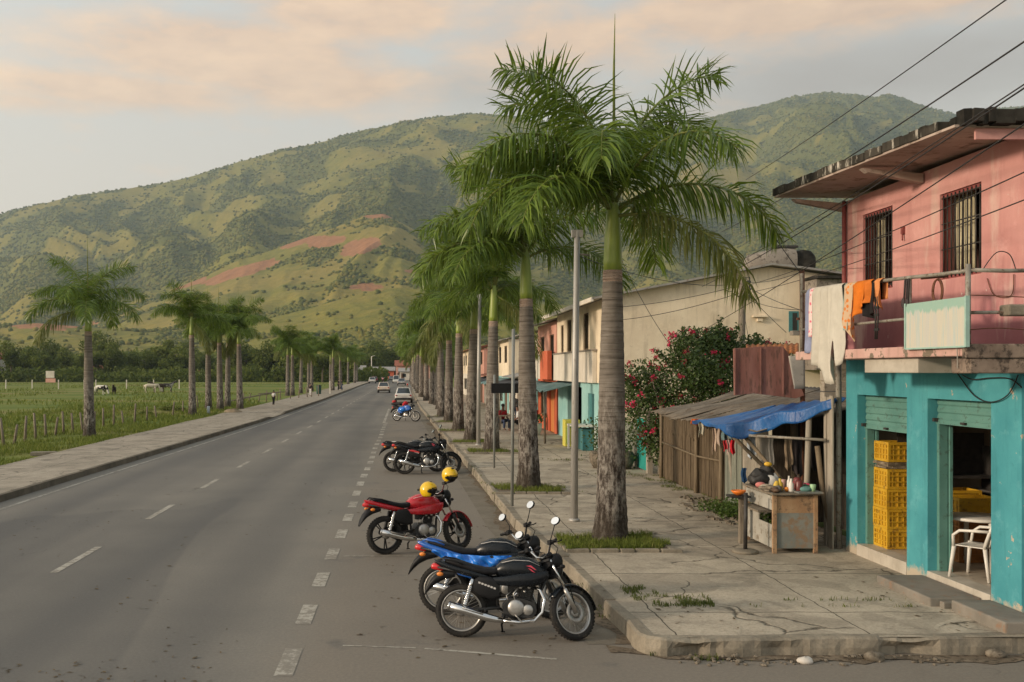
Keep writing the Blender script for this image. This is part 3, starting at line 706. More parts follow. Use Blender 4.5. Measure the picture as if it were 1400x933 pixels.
# grass patches with stone edging, weeds
def pts_in(x,y,hx,hy,n,g,z): 
    a=g.random((n,2))*2-1; return np.stack([x+a[:,0]*hx,y+a[:,1]*hy,np.full(n,z)],1)
g=np.random.default_rng(8); P=[]; mb=MB(); me_=MB(); rg=random.Random(5)
for i,(x,y,hx,hy) in enumerate(PATCH):
    n=7000 if i==0 else (3000 if i<4 else 1200)
    q=pts_in(x,y,hx*1.12,hy*1.12,n,g,PV+.012); k=(vn(q[:,0]*3,q[:,1]*3,3)-.33*np.maximum(np.abs(q[:,0]-x)/hx,np.abs(q[:,1]-y)/hy)**3>.28+.0*q[:,0]); P.append(q[k])
    mb.add([(x-hx,y-hy,PV+.012),(x+hx,y-hy,PV+.012),(x+hx,y+hy,PV+.012),(x-hx,y+hy,PV+.012)],[(0,1,2,3)])
    xx=x-hx-.08
    while xx<x+hx:
        L=rg.uniform(.25,.5); me_.box((xx+L/2,y-hy-.04+rg.uniform(-.02,.02),PV+.02),(L-.03,.11,.07),rg.uniform(-.04,.04)); xx+=L
    for sx in (-1,1):
        yy=y-hy
        while yy<y+hy:
            L=rg.uniform(.3,.5); me_.box((x+sx*(hx+.03),yy+L/2,PV+.012),(.1,L-.03,.05),rg.uniform(-.04,.04)); yy+=L
struct('soil_beds',mb,M['dirt']); struct('edging_stones',me_,M['kerbc'],bevel=.012)
blades('patch_grass',np.concatenate(P),.04,.15,.012,M['grass'],'short green grass growing in the beds round the palms',3)
P=[]
for (x,y,hx,hy,n) in ((3.45,12.9,.5,.3,900),(3.0,13.5,.35,.22,600),(3.9,12.75,.5,.06,350),(5.7,12.95,.8,.05,110),(2.85,11.0,.16,.14,500),(3.3,10.98,.5,.06,260),(2.38,13.2,.08,1.2,150),(4.8,12.6,1.6,.04,150),(7.0,21.5,.35,2.6,2600),(6.9,19.5,.3,.8,2600),(6.85,26.5,.35,1.8,1800),(5.9,28.5,.6,.6,700),(5.2,33,.7,.5,600),(2.0,26,.1,5,300),(4.5,24.5,.9,.06,300)):
    q=pts_in(x,y,hx,hy,n,g,PV+.002 if y>11.2 else .002); k=vn(q[:,0]*5,q[:,1]*5,13)>.52; P.append(q[k])
blades('weeds',np.concatenate(P),.015,.075,.012,M['weed'],'low weeds sprouting from pavement cracks and along the fence foot',9)
P=[]
for k in range(46):
    cx,cy=6.75+g.normal(0,.16),g.uniform(19.2,21.6); hh=g.uniform(.12,.42)*(1.25 if 19.4<cy<20.4 else .8); n=70
    q=g.random((n,1)); P.append(np.concatenate([cx+g.normal(0,.09,(n,1))*(.4+q),cy+g.normal(0,.12,(n,1))*(.4+q),PV+hh*q],1))
P=np.concatenate(P); n=len(P); a=g.normal(0,1,(n,3)); a[:,2]*=.5; a/=np.linalg.norm(a,axis=1)[:,None]; b=np.cross(a,g.normal(0,1,(n,3))); b/=np.linalg.norm(b,axis=1)[:,None]; s=g.uniform(.015,.045,n)[:,None]
tag(np_mesh('leafy_weeds',np.stack([P-a*s,P-b*s*.55,P+a*s,P+b*s*.55],1).reshape(-1,3),np.arange(4*n).reshape(n,4),leafmat('weed_leaf',(.03,.07,.014),(.10,.16,.032),.3,3)),'leafy green weeds growing at the foot of the stall boards','weeds',kind='stuff')
# fallen leaves and rubble
n=2600; x=g.uniform(-9,7,n); y=10.2+40*g.random(n)**2; k=vn(x*.8,y*.5,31)>.55; x,y=x[k],y[k]; n=len(x)
zz_=np.where((x>kx(KR,14)+.1)&(y>11.4),PV+.01,.008)
a=g.uniform(0,6.28,n); L=g.uniform(.012,.05,n); W=L*g.uniform(.15,.6,n); ca,sa=np.cos(a),np.sin(a)
V=np.stack([np.stack([x-ca*L,y-sa*L,zz_],1),np.stack([x+sa*W,y-ca*W,zz_+.006],1),np.stack([x+ca*L,y+sa*L,zz_+.004],1),np.stack([x-sa*W,y+ca*W,zz_],1)],1).reshape(-1,3)
tag(np_mesh('leaf_litter',V,np.arange(4*n).reshape(n,4),weath('litter',(.05,.038,.025),(.15,.11,.06),None,30)),'dry leaf bits and dirt scattered over road and pavement','litter',kind='stuff')
mb=MB(); rg=random.Random(11)
for k in range(90):
    x=rg.choice([rg.uniform(3.0,5.9),rg.gauss(4.9,.5),rg.gauss(3.4,.25)]); y=11.0-abs(rg.gauss(0,.10)); s=rg.uniform(.008,.032)*(1.4 if rg.random()<.15 else 1)
    m=MB(); m.ell((0,0,0),(s*rg.uniform(.8,1.6),s,s*rg.uniform(.5,.9)),7,5); m.v=[(a*(1+rg.uniform(-.2,.2)),b*(1+rg.uniform(-.2,.2)),c*(1+rg.uniform(-.2,.2))) for a,b,c in m.v]
    m.xf(Matrix.Translation((x,y,s*.4+max(0,(y-10.93))*.6))@Matrix.Rotation(rg.uniform(0,6),4,'Z')); mb.add(m.v,m.f)
M['rubble']=weath('rubble_stone',(.10,.085,.065),(.23,.195,.15),(.08,.065,.05),12,.6,30,.95,.5,60,world=True)
tag(mb.build('rubble',M['rubble']),'broken concrete bits crumbled from the front kerb','rubble',kind='stuff')
mb=MB()
for k in range(130):
    x=rg.uniform(6.1,6.95); y=rg.uniform(19.3,23.5); s=rg.uniform(.015,.05); mb.box((x,y,PV+s*.4),(s*2,s*1.3,s),rg.uniform(0,3))
tag(mb.build('debris',M['rubble']),'small stones and wood scraps along the stick fence','debris',kind='stuff')
def stone(px,py,s,lab,c):
    p=gnd(px,py,0); m=MB(); m.ell((0,0,s*.4),(s*1.5,s,s*.75),9,6); r=random.Random(px); m.v=[(a*(1+r.uniform(-.12,.12)),b*(1+r.uniform(-.12,.12)),max(c_*(1+r.uniform(-.12,.12)),-.01)) for a,b,c_ in m.v]
    tag(m.build('stone',c,loc=p),lab,'stone')
stone(1101,907,.062,'small pale white stone lying at the foot of the front kerb',weath('pale_stone',(.5,.46,.4),(.65,.6,.54),None,8))
stone(1195,903,.085,'rounded grey stone against the front kerb',M['rubble'])
stone(1362,899,.08,'brown stone at the front kerb near the turquoise pillar',M['rubble'])
# ------------------------------------------------------------------ broadleaf trees of the valley
M['leaf_far']=leafmat('tree_leaf',(.05,.078,.02),(.16,.185,.045),.34,.15,.6)
M['leaf_lite']=leafmat('tree_leaf_light',(.075,.11,.025),(.2,.22,.055),.34,.15,.6)
M['bark']=weath('bark',(.10,.08,.06),(.2,.165,.13),None,6)
def crown_np(seed,n,rx,rz,zc,leaf,lumps=14):
    g=np.random.default_rng(seed); c=g.normal(0,.5,(lumps,3))*[rx,rx,rz]*.85; c[:,2]+=zc; rr=g.uniform(.28,.55,lumps)*rx
    k=g.integers(0,lumps,n); d=g.normal(0,1,(n,3)); d/=np.linalg.norm(d,axis=1)[:,None]; p=c[k]+d*(rr[k]*g.uniform(.5,1.08,n))[:,None]*[1,1,.8]
    a=g.normal(0,1,(n,3)); a/=np.linalg.norm(a,axis=1)[:,None]; b=np.cross(a,d+.3*g.normal(0,1,(n,3))); b/=np.linalg.norm(b,axis=1)[:,None]+1e-9
    s=leaf*g.uniform(.5,1.2,n)[:,None]
    V=np.stack([p-a*s,p-b*s*.6,p+a*s,p+b*s*.6],1).reshape(-1,3); return V,c
def tree(loc,label,cat_,group,seed,h=12,light=False,n=2400,leaf=.5):
    o=thing('broadleaf_tree',label,cat_,loc,0,group); V,c=crown_np(seed,n,h*.40,h*.36,h*.54,leaf)
    tr=MB(); tr.tube([(0,0,-.3),(.1,0,h*.25),(0,.1,h*.6)],[.03*h,.022*h,.012*h],8)
    for q in c[:6]: tr.tube([(0,.05,h*.35),tuple(q*.55+np.array([0,0,h*.25])),tuple(q)],[.014*h,.009*h,.004*h],6)
    tr.build('trunk',M['bark'],o); np_mesh('crown',V,np.arange(len(V)).reshape(-1,4),M['leaf_lite' if light else 'leaf_far'],o); return o
T=[tree((-118,268,0),'dark broadleaf tree in the belt beyond the pasture','tree','trees beyond the pasture',1,13),
   tree((-92,300,0),'dark broadleaf tree in the belt beyond the pasture','tree','trees beyond the pasture',2,15),
   tree((-70,292,0),'pale green broadleaf tree in the belt beyond the pasture','tree','trees beyond the pasture',3,13,True)]
rg=random.Random(21)
for k in range(46):
    u=-.44+.385*(k+rg.uniform(-.4,.4))/46; y=rg.uniform(270,330) if u<-.09 else rg.uniform(255,300)
    dup(T[rg.choice([0,0,1,1,2])],(u*y,y,0),rg.uniform(0,6),None,rg.uniform(.42,.88))
for k in range(10):
    y=rg.uniform(362,420); dup(T[k%2],(rg.uniform(-.05,.02)*y,y,0),rg.uniform(0,6),None,rg.uniform(.7,1.0))
for k in range(9):
    y=rg.uniform(90,150); dup(T[k%3],(rg.uniform(12,40),y,0),rg.uniform(0,6),'broadleaf tree standing behind the houses on the right',rg.uniform(.35,.5))
n=26000; g=np.random.default_rng(77); u=g.uniform(-.46,-.02,n); y=g.uniform(262,300,n); x=u*y; th=1.2+4.6*fbm(x/9,y/9,55,3)**1.3
V0=np.stack([x,y,th*g.random(n)],1); a=g.normal(0,1,(n,3)); a/=np.linalg.norm(a,axis=1)[:,None]; b=g.normal(0,1,(n,3)); b/=np.linalg.norm(b,axis=1)[:,None]; s=g.uniform(.25,.7,n)[:,None]
tag(np_mesh('undergrowth',np.stack([V0-a*s,V0-b*s*.7,V0+a*s,V0+b*s*.7],1).reshape(-1,3),np.arange(4*n).reshape(n,4),M['leaf_far']),'scrub and undergrowth along the far edge of the pasture','undergrowth',kind='stuff')
# a wood farther back, one dark mass
n=90000; g=np.random.default_rng(33); u=g.uniform(-.46,.7,n); y=g.uniform(375,640,n); x=u*y
th=5+8*fbm(x/25,y/25,5,3); V0=np.stack([x,y,th*g.random(n)**.6],1)
a=g.normal(0,1,(n,3)); a/=np.linalg.norm(a,axis=1)[:,None]; b=g.normal(0,1,(n,3)); b/=np.linalg.norm(b,axis=1)[:,None]; s=g.uniform(.6,1.6,n)[:,None]
V=np.stack([V0-a*s,V0-b*s*.7,V0+a*s,V0+b*s*.7],1).reshape(-1,3)
tag(np_mesh('valley_wood',V,np.arange(4*n).reshape(n,4),M['leaf_far']),'dark wood filling the valley floor below the mountains','wood',kind='stuff')
# ------------------------------------------------------------------ the corner house
def wall_x(mb,x,th,y0,y1,z0,z1,op=(),mi=0):
    """wall in the plane X=x (outside faces -X), with openings (ya,yb,za,zb)"""
    ys=sorted({y0,y1,*[v for o in op for v in o[:2]]}); zs=sorted({z0,z1,*[v for o in op for v in o[2:4]]})
    for xx,fl in ((x,0),(x+th,1)):
        for a,b in zip(ys,ys[1:]):
            for c,d in zip(zs,zs[1:]):
                if any(o[0]<=a and b<=o[1] and o[2]<=c and d<=o[3] for o in op): continue
                q=[(xx,a,c),(xx,a,d),(xx,b,d),(xx,b,c)]; mb.add(q if not fl else q[::-1],[(3,2,1,0)] if 0 else [(0,1,2,3)],mi)
    for (a,b,c,d) in list(op)+[(y0,y1,z0,z1)]:
        for p,q in (((a,c),(a,d)),((a,d),(b,d)),((b,d),(b,c)),((b,c),(a,c))):
            mb.add([(x,*p),(x,*q),(x+th,*q),(x+th,*p)],[(0,1,2,3)],mi)
def plaster(name,c1,c2,chip,dirtc,chips=.66,low=None,streak=True):
    t=NT(name); v=t.coord(world=True); vs=t.coord((3,3,.35),True)
    c=t.ramp(t.noise(v,.9,6,.6),[(.33,c1),(.67,c2)])
    if streak: c=t.mix(t.ramp(t.noise(vs,1.6,6,.65),[(.52,0.0),(.74,.5)]),c,dirtc)
    c=t.mix(t.ramp(t.noise(v,2.1,8,.72),[(.55,0.0),(.75,.45)]),c,tuple(min(1,x*1.1+.12) for x in c2)); c=t.mix(t.ramp(t.noise(v,5.5,8,.75),[(.58,0.0),(.72,.4)]),c,dirtc)
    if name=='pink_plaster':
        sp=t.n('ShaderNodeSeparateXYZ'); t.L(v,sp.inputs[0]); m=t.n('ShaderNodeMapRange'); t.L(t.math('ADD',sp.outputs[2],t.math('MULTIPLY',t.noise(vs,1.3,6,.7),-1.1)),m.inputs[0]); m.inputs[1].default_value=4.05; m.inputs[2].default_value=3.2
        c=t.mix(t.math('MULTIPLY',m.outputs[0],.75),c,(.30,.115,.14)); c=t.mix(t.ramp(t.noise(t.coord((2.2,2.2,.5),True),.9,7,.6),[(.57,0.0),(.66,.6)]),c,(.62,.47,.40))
    ck=t.ramp(t.noise(v,3.6,7,.62),[(chips,0.0),(chips+.015,1.0)]); c=t.mix(ck,c,chip)
    if low:
        sp=t.n('ShaderNodeSeparateXYZ'); t.L(v,sp.inputs[0]); m=t.n('ShaderNodeMapRange'); t.L(t.math('ADD',sp.outputs[2],t.math('MULTIPLY',t.noise(v,4,7,.7),-.55)),m.inputs[0]); m.inputs[1].default_value=low+.02; m.inputs[2].default_value=low-.08
        c=t.mix(m.outputs[0],c,chip)
    t.bump(t.math('SUBTRACT',t.noise(v,18,6,.7),ck),.35,.01); return t.base(c,.85)
M['turq']=plaster('turquoise_plaster',(.045,.225,.265),(.085,.34,.375),(.44,.38,.29),(.03,.14,.155),.665,.10)
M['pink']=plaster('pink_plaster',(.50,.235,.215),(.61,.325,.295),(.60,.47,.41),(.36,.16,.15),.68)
M['pinkw']=plaster('worn_pink_edge',(.50,.29,.25),(.62,.42,.36),(.20,.16,.12),(.22,.17,.13),.55)
M['inside']=plaster('shop_plaster',(.30,.25,.19),(.42,.355,.28),(.16,.13,.1),(.17,.14,.1),.7)
M['tile']=weath('shop_floor_tile',(.42,.36,.28),(.52,.45,.36),(.24,.19,.14),2,.6,10,.35,.05)
M['riser']=weath('riser_tile',(.40,.36,.295),(.52,.475,.40),(.30,.25,.19),3,.66,8,.5,.1,world=True)
M['soffit']=weath('soffit',(.36,.28,.235),(.46,.37,.31),(.20,.15,.12),1.2,.58,4,.9,.2,20,world=True)
M['fascia']=weath('mossy_fascia',(.03,.027,.022),(.07,.062,.05),(.50,.46,.39),4,.60,7,.95,.5,18,(1,1,.35),world=True)
M['blackslab']=weath('black_weathered_slab',(.016,.015,.013),(.055,.05,.042),(.22,.2,.165),3,.70,8,.95,.8,14,world=True)
M['rust']=weath('rusty_iron',(.10,.045,.028),(.17,.075,.045),(.05,.03,.022),9,.6,20,.8,.3,world=True)
M['rail']=weath('worn_grey_pipe',(.22,.20,.165),(.33,.31,.26),(.13,.075,.045),6,.58,14,.6,.2,world=True,metal=.2)
M['darkiron']=weath('dark_iron',(.02,.018,.016),(.045,.04,.036),(.10,.06,.04),9,.66,20,.6,.2,world=True)
M['green']=weath('green_shutter',(.085,.215,.185),(.12,.27,.23),(.06,.11,.09),2.5,.6,10,.6,.15,world=True)
M['maroon']=plain('maroon_paint',(.23,.06,.055),.7)
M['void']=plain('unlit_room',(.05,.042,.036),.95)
M['cable']=plain('black_cable',(.018,.017,.016),.6)
M['wire_pale']=plain('pale_cable',(.3,.28,.24),.6)
FX=7.3
pb=thing('corner_house','two-storey corner house with pink upper floor over turquoise shop','house',(0,0,0))
mb=MB(); wall_x(mb,FX,.25,11.83,16.56,PV-.02,3.38,[(14.55,16.15,PV,2.8),(12.45,13.97,PV,2.8)])
mb.bx(FX+.25,11.2,11.83,12.03,PV-.02,3.38); mb.bx(FX+.25,11.2,16.36,16.56,PV-.02,3.38); mb.bx(11.0,11.2,12.03,16.36,PV-.02,3.38)
mb.build('shop_wall',M['turq'],pb)
mb=MB(); mb.bx(FX+.252,10.98,12.032,16.358,PV-.01,.38); mb.build('shop_floor',M['tile'],pb)
mb=MB(); mb.bx(10.9,10.997,12.04,16.35,.382,3.3); mb.bx(7.56,10.9,16.30,16.357,.382,3.3); mb.bx(7.56,10.9,12.035,12.1,.382,3.3); mb.bx(7.56,10.9,12.1,16.3,3.1,3.3); mb.build('shop_lining',M['inside'],pb)
for a,b in ((14.552,16.148),(12.452,13.968)):
    m=MB(); n=4; L=(b-a)/n
    for k in range(n): m.bx(FX-.012,FX+.253,a+k*L+.002,a+(k+1)*L-.002,PV-.01,.384)
    m.build('threshold',M['riser'],pb,bevel=.006)
for (a,b,bot) in ((14.55,16.15,2.31),(12.45,13.97,2.5)):
    m=MB(); z=2.8; k=0
    prof_=[]
    while z>bot:
        prof_+= [(FX+.14,z),(FX+.125,z-.035),(FX+.125,z-.075),(FX+.14,z-.095)]; z-=.105
    m.add([(x,a+.03,z) for x,z in prof_]+[(x,b-.03,z) for x,z in prof_],[(i,i+1,i+1+len(prof_),i+len(prof_)) for i in range(len(prof_)-1)])
    m.bx(FX+.10,FX+.15,a+.03,b-.03,bot-.05,bot+.01)
    sh=m.build('roller_shutter',M['green'],pb,solid=.008)
    h=MB(); h.bx(FX+.06,FX+.10,(a+b)/2-.05,(a+b)/2+.05,bot-.03,bot+.0); h.build('shutter_latch',M['darkiron'],sh); h=MB(); h.bx(FX+.04,FX+.1,b-.1,b-.05,bot-.02,bot+.03); h.build('shutter_lock',M['darkiron'],sh)
    for y in (b-.035,a+.035):
        g_=MB(); g_.bx(FX+.13,FX+.245,y-.033,y+.033,.39,bot-.02); g_.build('shutter_guide',M['green'],pb)
    g_=MB(); g_.bx(FX+.26,FX+.30,b-.10,b+.1,.39,bot); g_.build('door_leaf',M['green'],pb)
# upper floor
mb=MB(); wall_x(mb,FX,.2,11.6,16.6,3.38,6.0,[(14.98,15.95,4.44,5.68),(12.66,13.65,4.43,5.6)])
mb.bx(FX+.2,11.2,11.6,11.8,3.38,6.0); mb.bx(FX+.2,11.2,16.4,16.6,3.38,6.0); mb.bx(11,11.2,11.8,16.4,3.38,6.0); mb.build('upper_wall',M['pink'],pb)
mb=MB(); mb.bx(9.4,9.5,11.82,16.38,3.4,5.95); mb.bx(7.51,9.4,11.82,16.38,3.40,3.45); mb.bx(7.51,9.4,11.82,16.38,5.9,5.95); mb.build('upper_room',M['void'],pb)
for i,(a,b,c,d) in enumerate(((14.98,15.95,4.44,5.68),(12.66,13.65,4.43,5.6))):
    m=MB(); m.bx(FX+.03,FX+.12,a,a+.05,c,d); m.bx(FX+.03,FX+.12,b-.05,b,c,d); m.bx(FX+.03,FX+.12,a+.05,b-.05,d-.05,d); m.bx(FX+.03,FX+.12,a+.05,b-.05,c,c+.05)
    wf=m.build('window_frame',M['maroon'],pb)
    m=MB(); n=10
    for k in range(n): y=a+.06+(b-a-.12)*k/(n-1); m.tube([(FX+.02,y,c+.02),(FX+.02,y,d-.02)],.009,6)
    for k in range(4): z=c+.06+(d-c-.12)*k/3; m.tube([(FX+.025,a+.01,z),(FX+.025,b-.01,z)],.009,6)
    m.build('window_grille',M['darkiron'],wf)
    cm=weath('curtain_cloth',(.42,.37,.24),(.55,.50,.35),(.2,.17,.11),3,.6,6,.9,.1)
    spans=((b-.30,b-.22),(b-.1,b-.05)) if i==0 else ((b-.16,b-.05),(b-.36,b-.22),(b-.5,b-.42),(a+.2,a+.28))
    for (p,q) in spans[:(2 if i==0 else 4)]:
        m=MB(); m.grid(lambda u,w:(FX+.2+.02*math.sin(u*9+w),p+(q-p)*u,c+.03+(d-c-.06)*w),8,6); m.build('curtain',cm,wf,solid=.004)
    if i==0:
        m=MB(); m.tube([(FX+.25,15.4,4.5),(FX+.25,15.42,5.6)],.02); m.build('curtain_rod',M['rail'],wf)
m=MB(); m.tube([(FX-.05,16.53,3.5),(FX-.05,16.53,6.0)],.035); m.build('downpipe',M['maroon'],pb)
# balcony
XB=6.43
m=MB(); m.bx(XB,FX-.002,11.5,16.5,3.36,3.5); bal=m.build('balcony',M['pinkw'],pb,bevel=.015)
m=MB(); m.bx(XB-.03,FX+.1,11.40,11.497,3.335,3.50); m.bx(XB+.03,FX+.1,11.42,11.83,3.16,3.333); m.build('balcony_edge',weath('brown_concrete',(.16,.12,.095),(.27,.21,.165),(.07,.055,.045),3,.55,8,.95,.5,25,world=True),bal,bevel=.015)
m=MB(); m.bx(6.52,FX-.003,12.72,14.2,3.16,3.357); m.build('balcony_beam',M['riser'],bal,bevel=.012)
rz=lambda y: 4.35+.12*(y-11.4)/4.9
m=MB(); m.tube([(XB+.03,y,rz(y)+.01*math.sin(y*2)) for y in (11.47,12,12.8,13.5,14.3,15.2,16.3)],.024,8); m.tube([(XB+.03,11.47,rz(11.47)),(XB+.5,11.47,rz(11.47)-.01),(FX+.1,11.47,rz(11.47))],.024,8); m.tube([(XB+.03,11.47,3.86),(FX+.1,11.47,3.87)],.02,8)
m.tube([(XB+.03,y,3.86) for y in (11.47,12.5,14,16.3)],.02,8)
for y,z in ((16.3,4.78),(12.81,4.4),(11.47,4.42)): m.tube([(XB+.03,y,3.48),(XB+.03,y,z)],.03,8)
m.build('railing',M['rail'],bal)
m=MB(); m.bx(6.86,7.29,11.35,11.55,3.82,3.95); m.build('concrete_stub',M['kerbc'],pb,bevel=.02)
# roof slab
def slab(mb,x0,x1,y0,y1,zf,th,mi=0):
    vs=[(x,y,zf(x,y)+t) for t in (0,th) for (x,y) in ((x0,y0),(x1,y0),(x1,y1),(x0,y1))]
    mb.add(vs,[(0,3,2,1),(4,5,6,7),(0,1,5,4),(1,2,6,5),(2,3,7,6),(3,0,4,7)],mi)
zr=lambda x,y: 6.0+.16*(y-11.6)/5.6-(.03*(x-6.35) if x<7.4 else .03)+.006
m=MB(); slab(m,6.35,11.4,11.55,17.22,lambda x,y:zr(min(x,7.3),y)+.012,.03); rf=m.build('roof',M['soffit'],pb)
m=MB(); r_=random.Random(2); y=11.9
while y<17.25:
    L=r_.uniform(.12,.3); j=r_.uniform(-.012,.012); y2=min(y+L,17.26)
    slab(m,6.33+j,11.45,y,y2,lambda x,yy:zr(6.35,yy)+.042+j*.6,.115+r_.uniform(-.012,.02)); y=y2
m.build('roof_edge',M['fascia'],rf)
m=MB(); y=11.46
while y<11.98:
    L=r_.uniform(.05,.13); j=r_.uniform(-.02,.02); slab(m,6.46+j,11.5,y,y+L,lambda x,yy:6.06+j*.5+.015*(x-6.4),.115+r_.uniform(-.018,.018)); y+=L
x=6.4
while x<9: L=r_.uniform(.06,.22); m.box((x+L/2,11.5+r_.uniform(-.03,.03),6.12+.02*(x-6.4)+r_.uniform(-.02,.02)),(L,.16,.17+r_.uniform(-.03,.03)),0,0,Matrix.Rotation(r_.uniform(-.06,.06),4,'Y')); x+=L*.97
m.build('broken_slab',M['blackslab'],rf)
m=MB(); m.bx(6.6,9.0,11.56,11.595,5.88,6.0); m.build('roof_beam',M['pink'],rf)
for y in (14.1,16.62): m=MB(); m.prism([(6.42,6.05),(7.28,5.97),(7.28,5.84),(6.5,5.99)],y-.06,y+.06); m.build('roof_bracket',M['soffit'],rf)
m=MB(); m.box((FX-.02,14.62,5.25),(.05,.05,.11)); m.tube([(FX-.03,14.62,5.2),(FX-.04,14.6,5.1)],.012); m.build('wall_lamp_stub',M['maroon'],pb)
# step slabs
st=weath('step_stone',(.17,.155,.13),(.25,.225,.19),(.24,.16,.11),2,.6,6,.9,.3,30,world=True)
m=MB(); m.bx(6.62,7.275,12.62,14.05,PV-.02,.31); tag(m.build('step_stone',st,bevel=.02),'left stone slab step leaning at the middle turquoise pillar','step')
m=MB(); m.bx(6.78,7.275,11.3,12.42,PV-.02,.335); tag(m.build('step_stone',st,bevel=.02),'right stone slab step below the shop door with the chair','step')
m=MB(); m.box((6.98,12.56,.235),(.5,.1,.09),.05); tag(m.build('step_stone',st,bevel=.015),'small broken stone wedged between the two slab steps','step')
# board on the railing
t=NT('streaked_board'); v=t.coord((1,1,1),True); vs=t.coord((1,6,.5),True); sp=t.n('ShaderNodeSeparateXYZ'); t.L(v,sp.inputs[0])
s1=t.noise(vs,1.6,6,.6)
c=t.ramp(s1,[(.38,(.48,.48,.44)),(.5,(.54,.50,.40)),(.58,(.42,.48,.455)),(.7,(.54,.51,.455))])
gm=t.ramp(t.math('ADD',sp.outputs[2],t.math('MULTIPLY',s1,.35)),[(0,0.0),(1,0.0)])
mr=t.n('ShaderNodeMapRange'); t.L(t.math('ADD',sp.outputs[2],t.math('MULTIPLY',s1,-.30)),mr.inputs[0]); mr.inputs[1].default_value=3.76; mr.inputs[2].default_value=3.79
c=t.mix(t.math('MULTIPLY',mr.outputs[0],.85),c,(.25,.42,.35)); M['board']=t.base(c,.75)
bd=thing('painted_board','white board with green streaks hung on the balcony railing','board',(XB-.04,12.05,3.47))
m=MB(); m.box((0,0,.285),(.03,1.36,.57)); m.build('panel',M['board'],bd,bevel=.004)
M['pgf']=plain('pale_green_frame',(.3,.45,.39),.7)
for y in (-.69,.69): m=MB(); m.box((-.004,y,.285),(.045,.03,.585)); m.build('frame_strip',M['pgf'],bd)
m=MB(); m.box((-.004,0,-.002),(.04,1.35,.02)); m.build('frame_strip',M['pgf'],bd)
# coil of hose on the rail
m=MB()
for k in range(3): m.tube([(XB+.10+.02*k,12.25+.11*math.cos(a)+.05*k,4.17+.15*math.sin(a)) for a in np.linspace(0,6.28,25)],.01,6)
m.tube([(XB+.05,12.55,4.35),(XB+.10,12.25,4.34),(XB+.1,12.05,4.33)],.012); tag(m.build('hose_coil',M['rust']),'thin rusty coil hanging from the balcony railing','coil')
# ------------------------------------------------------------------ laundry on the railing
def cloth(px0,px1,bot,col,label,name='garment',back=.25,seed=1,pat=None,amp=.045,xo=0.0):
    y0=XB*F/(px0-VPX); y1=XB*F/(px1-VPX); r=random.Random(seed); ph=r.uniform(0,6)
    bx=[b if isinstance(b,tuple) else (k/(len(bot)-1),b) for k,b in enumerate(bot)] if isinstance(bot,list) else [(0,bot),(1,bot)]
    m=MB()
    def fn(u,w):
        y=y0+(y1-y0)*u; zt=rz(y)+.03; Y=y; py=np.interp(u,[b[0] for b in bx],[b[1] for b in bx]); zb=CH-(py-HY)/F*Y
        fold=amp*math.sin(u*(abs(y0-y1)*17)+ph)+amp*.5*math.sin(u*(abs(y0-y1)*31)+ph*2+w*2)
        if w<.25: q=w/.25; return (XB+.08+fold*.3*(1-q)+xo,y,zt-back*(1-q)-.02*(1-q))
        if w<.35: q=(w-.25)/.10; a=math.pi*q; return (XB+.03+.05*math.cos(a)+xo,y,zt-.02+.035*math.sin(a))
        q=(w-.35)/.65; return (XB-.02-fold*(.25+q*.9)-.012+xo,y+.02*math.sin(q*7+ph)*q,zt-.02-(zt-.02-zb)*q)
    m.grid(fn,max(6,int(abs(y0-y1)*40)),26)
    return tag(m.build(name,col,solid=.006),label,'laundry','laundry hung over the balcony railing')
def clothmat(name,c,var=.12,pat=None):
    t=NT(name); v=t.coord(world=True); col=t.ramp(t.noise(v,6,5),[(.35,tuple(x*(1-var) for x in c)),(.65,tuple(min(1,x*(1+var)) for x in c))])
    if pat: 
        vo=t.n('ShaderNodeTexVoronoi'); vo.inputs['Scale'].default_value=pat[1]; t.L(v,vo.inputs['Vector']); col=t.mix(t.ramp(t.math('ADD',vo.outputs['Distance'],t.math('MULTIPLY',t.noise(v,30,4),.4)),[(.5,0.0),(.6,1.0)]),col,pat[0])
    t.bump(t.noise(v,14,6,.6),.5,.02); return t.base(col,.9)
cloth(1103,1117,483,clothmat('blue_grey_cloth',(.26,.29,.42)),'long blue-grey cloth hanging leftmost on the balcony railing',seed=1,xo=.03)
cloth(1109,1123,461,clothmat('pink_floral_cloth',(.70,.16,.23),.15,((.78,.62,.60),16)),'pink and white floral cloth beside the long white trousers',seed=2)
cloth(1120,1128,440,clothmat('sage_cloth',(.36,.46,.42)),'narrow pale teal cloth behind the white trousers',seed=3,xo=.015)
cloth(1117,1140,[498,500,505,503,525,526],clothmat('white_cotton',(.52,.49,.42),.07,None),'left leg side of the long white trousers hanging lowest on the railing','trousers',seed=4,xo=-.03)
cloth(1138,1157,[526,524,505,460,501,499,455],clothmat('white_cotton_b',(.54,.51,.44),.07,None),'off-white shirt overlapping the long white trousers on the railing',seed=5,xo=-.045)
cloth(1154,1163,452,clothmat('teal_cloth',(.34,.45,.41)),'narrow pale teal cloth between white shirt and orange floral cloth',seed=6)
cloth(1160,1173,[440,452,468,462,445],clothmat('orange_floral',(.62,.20,.045),.15,((.56,.40,.26),14)),'orange floral cloth with pointed hem on the railing',seed=7,xo=-.02)
cloth(1173,1189,[437,430,426,419],clothmat('orange_cloth',(.62,.17,.022)),'plain bright orange shirt on the railing',seed=8,xo=-.02)
cloth(1186,1200,[432,436,431,428],clothmat('black_cloth',(.02,.018,.018)),'black garment hanging beside the orange shirt',seed=9)
cloth(1188,1196,[415,413],clothmat('orange_cloth_b',(.60,.17,.03)),'orange sleeve piece lying over the black garment',seed=11,xo=-.03)
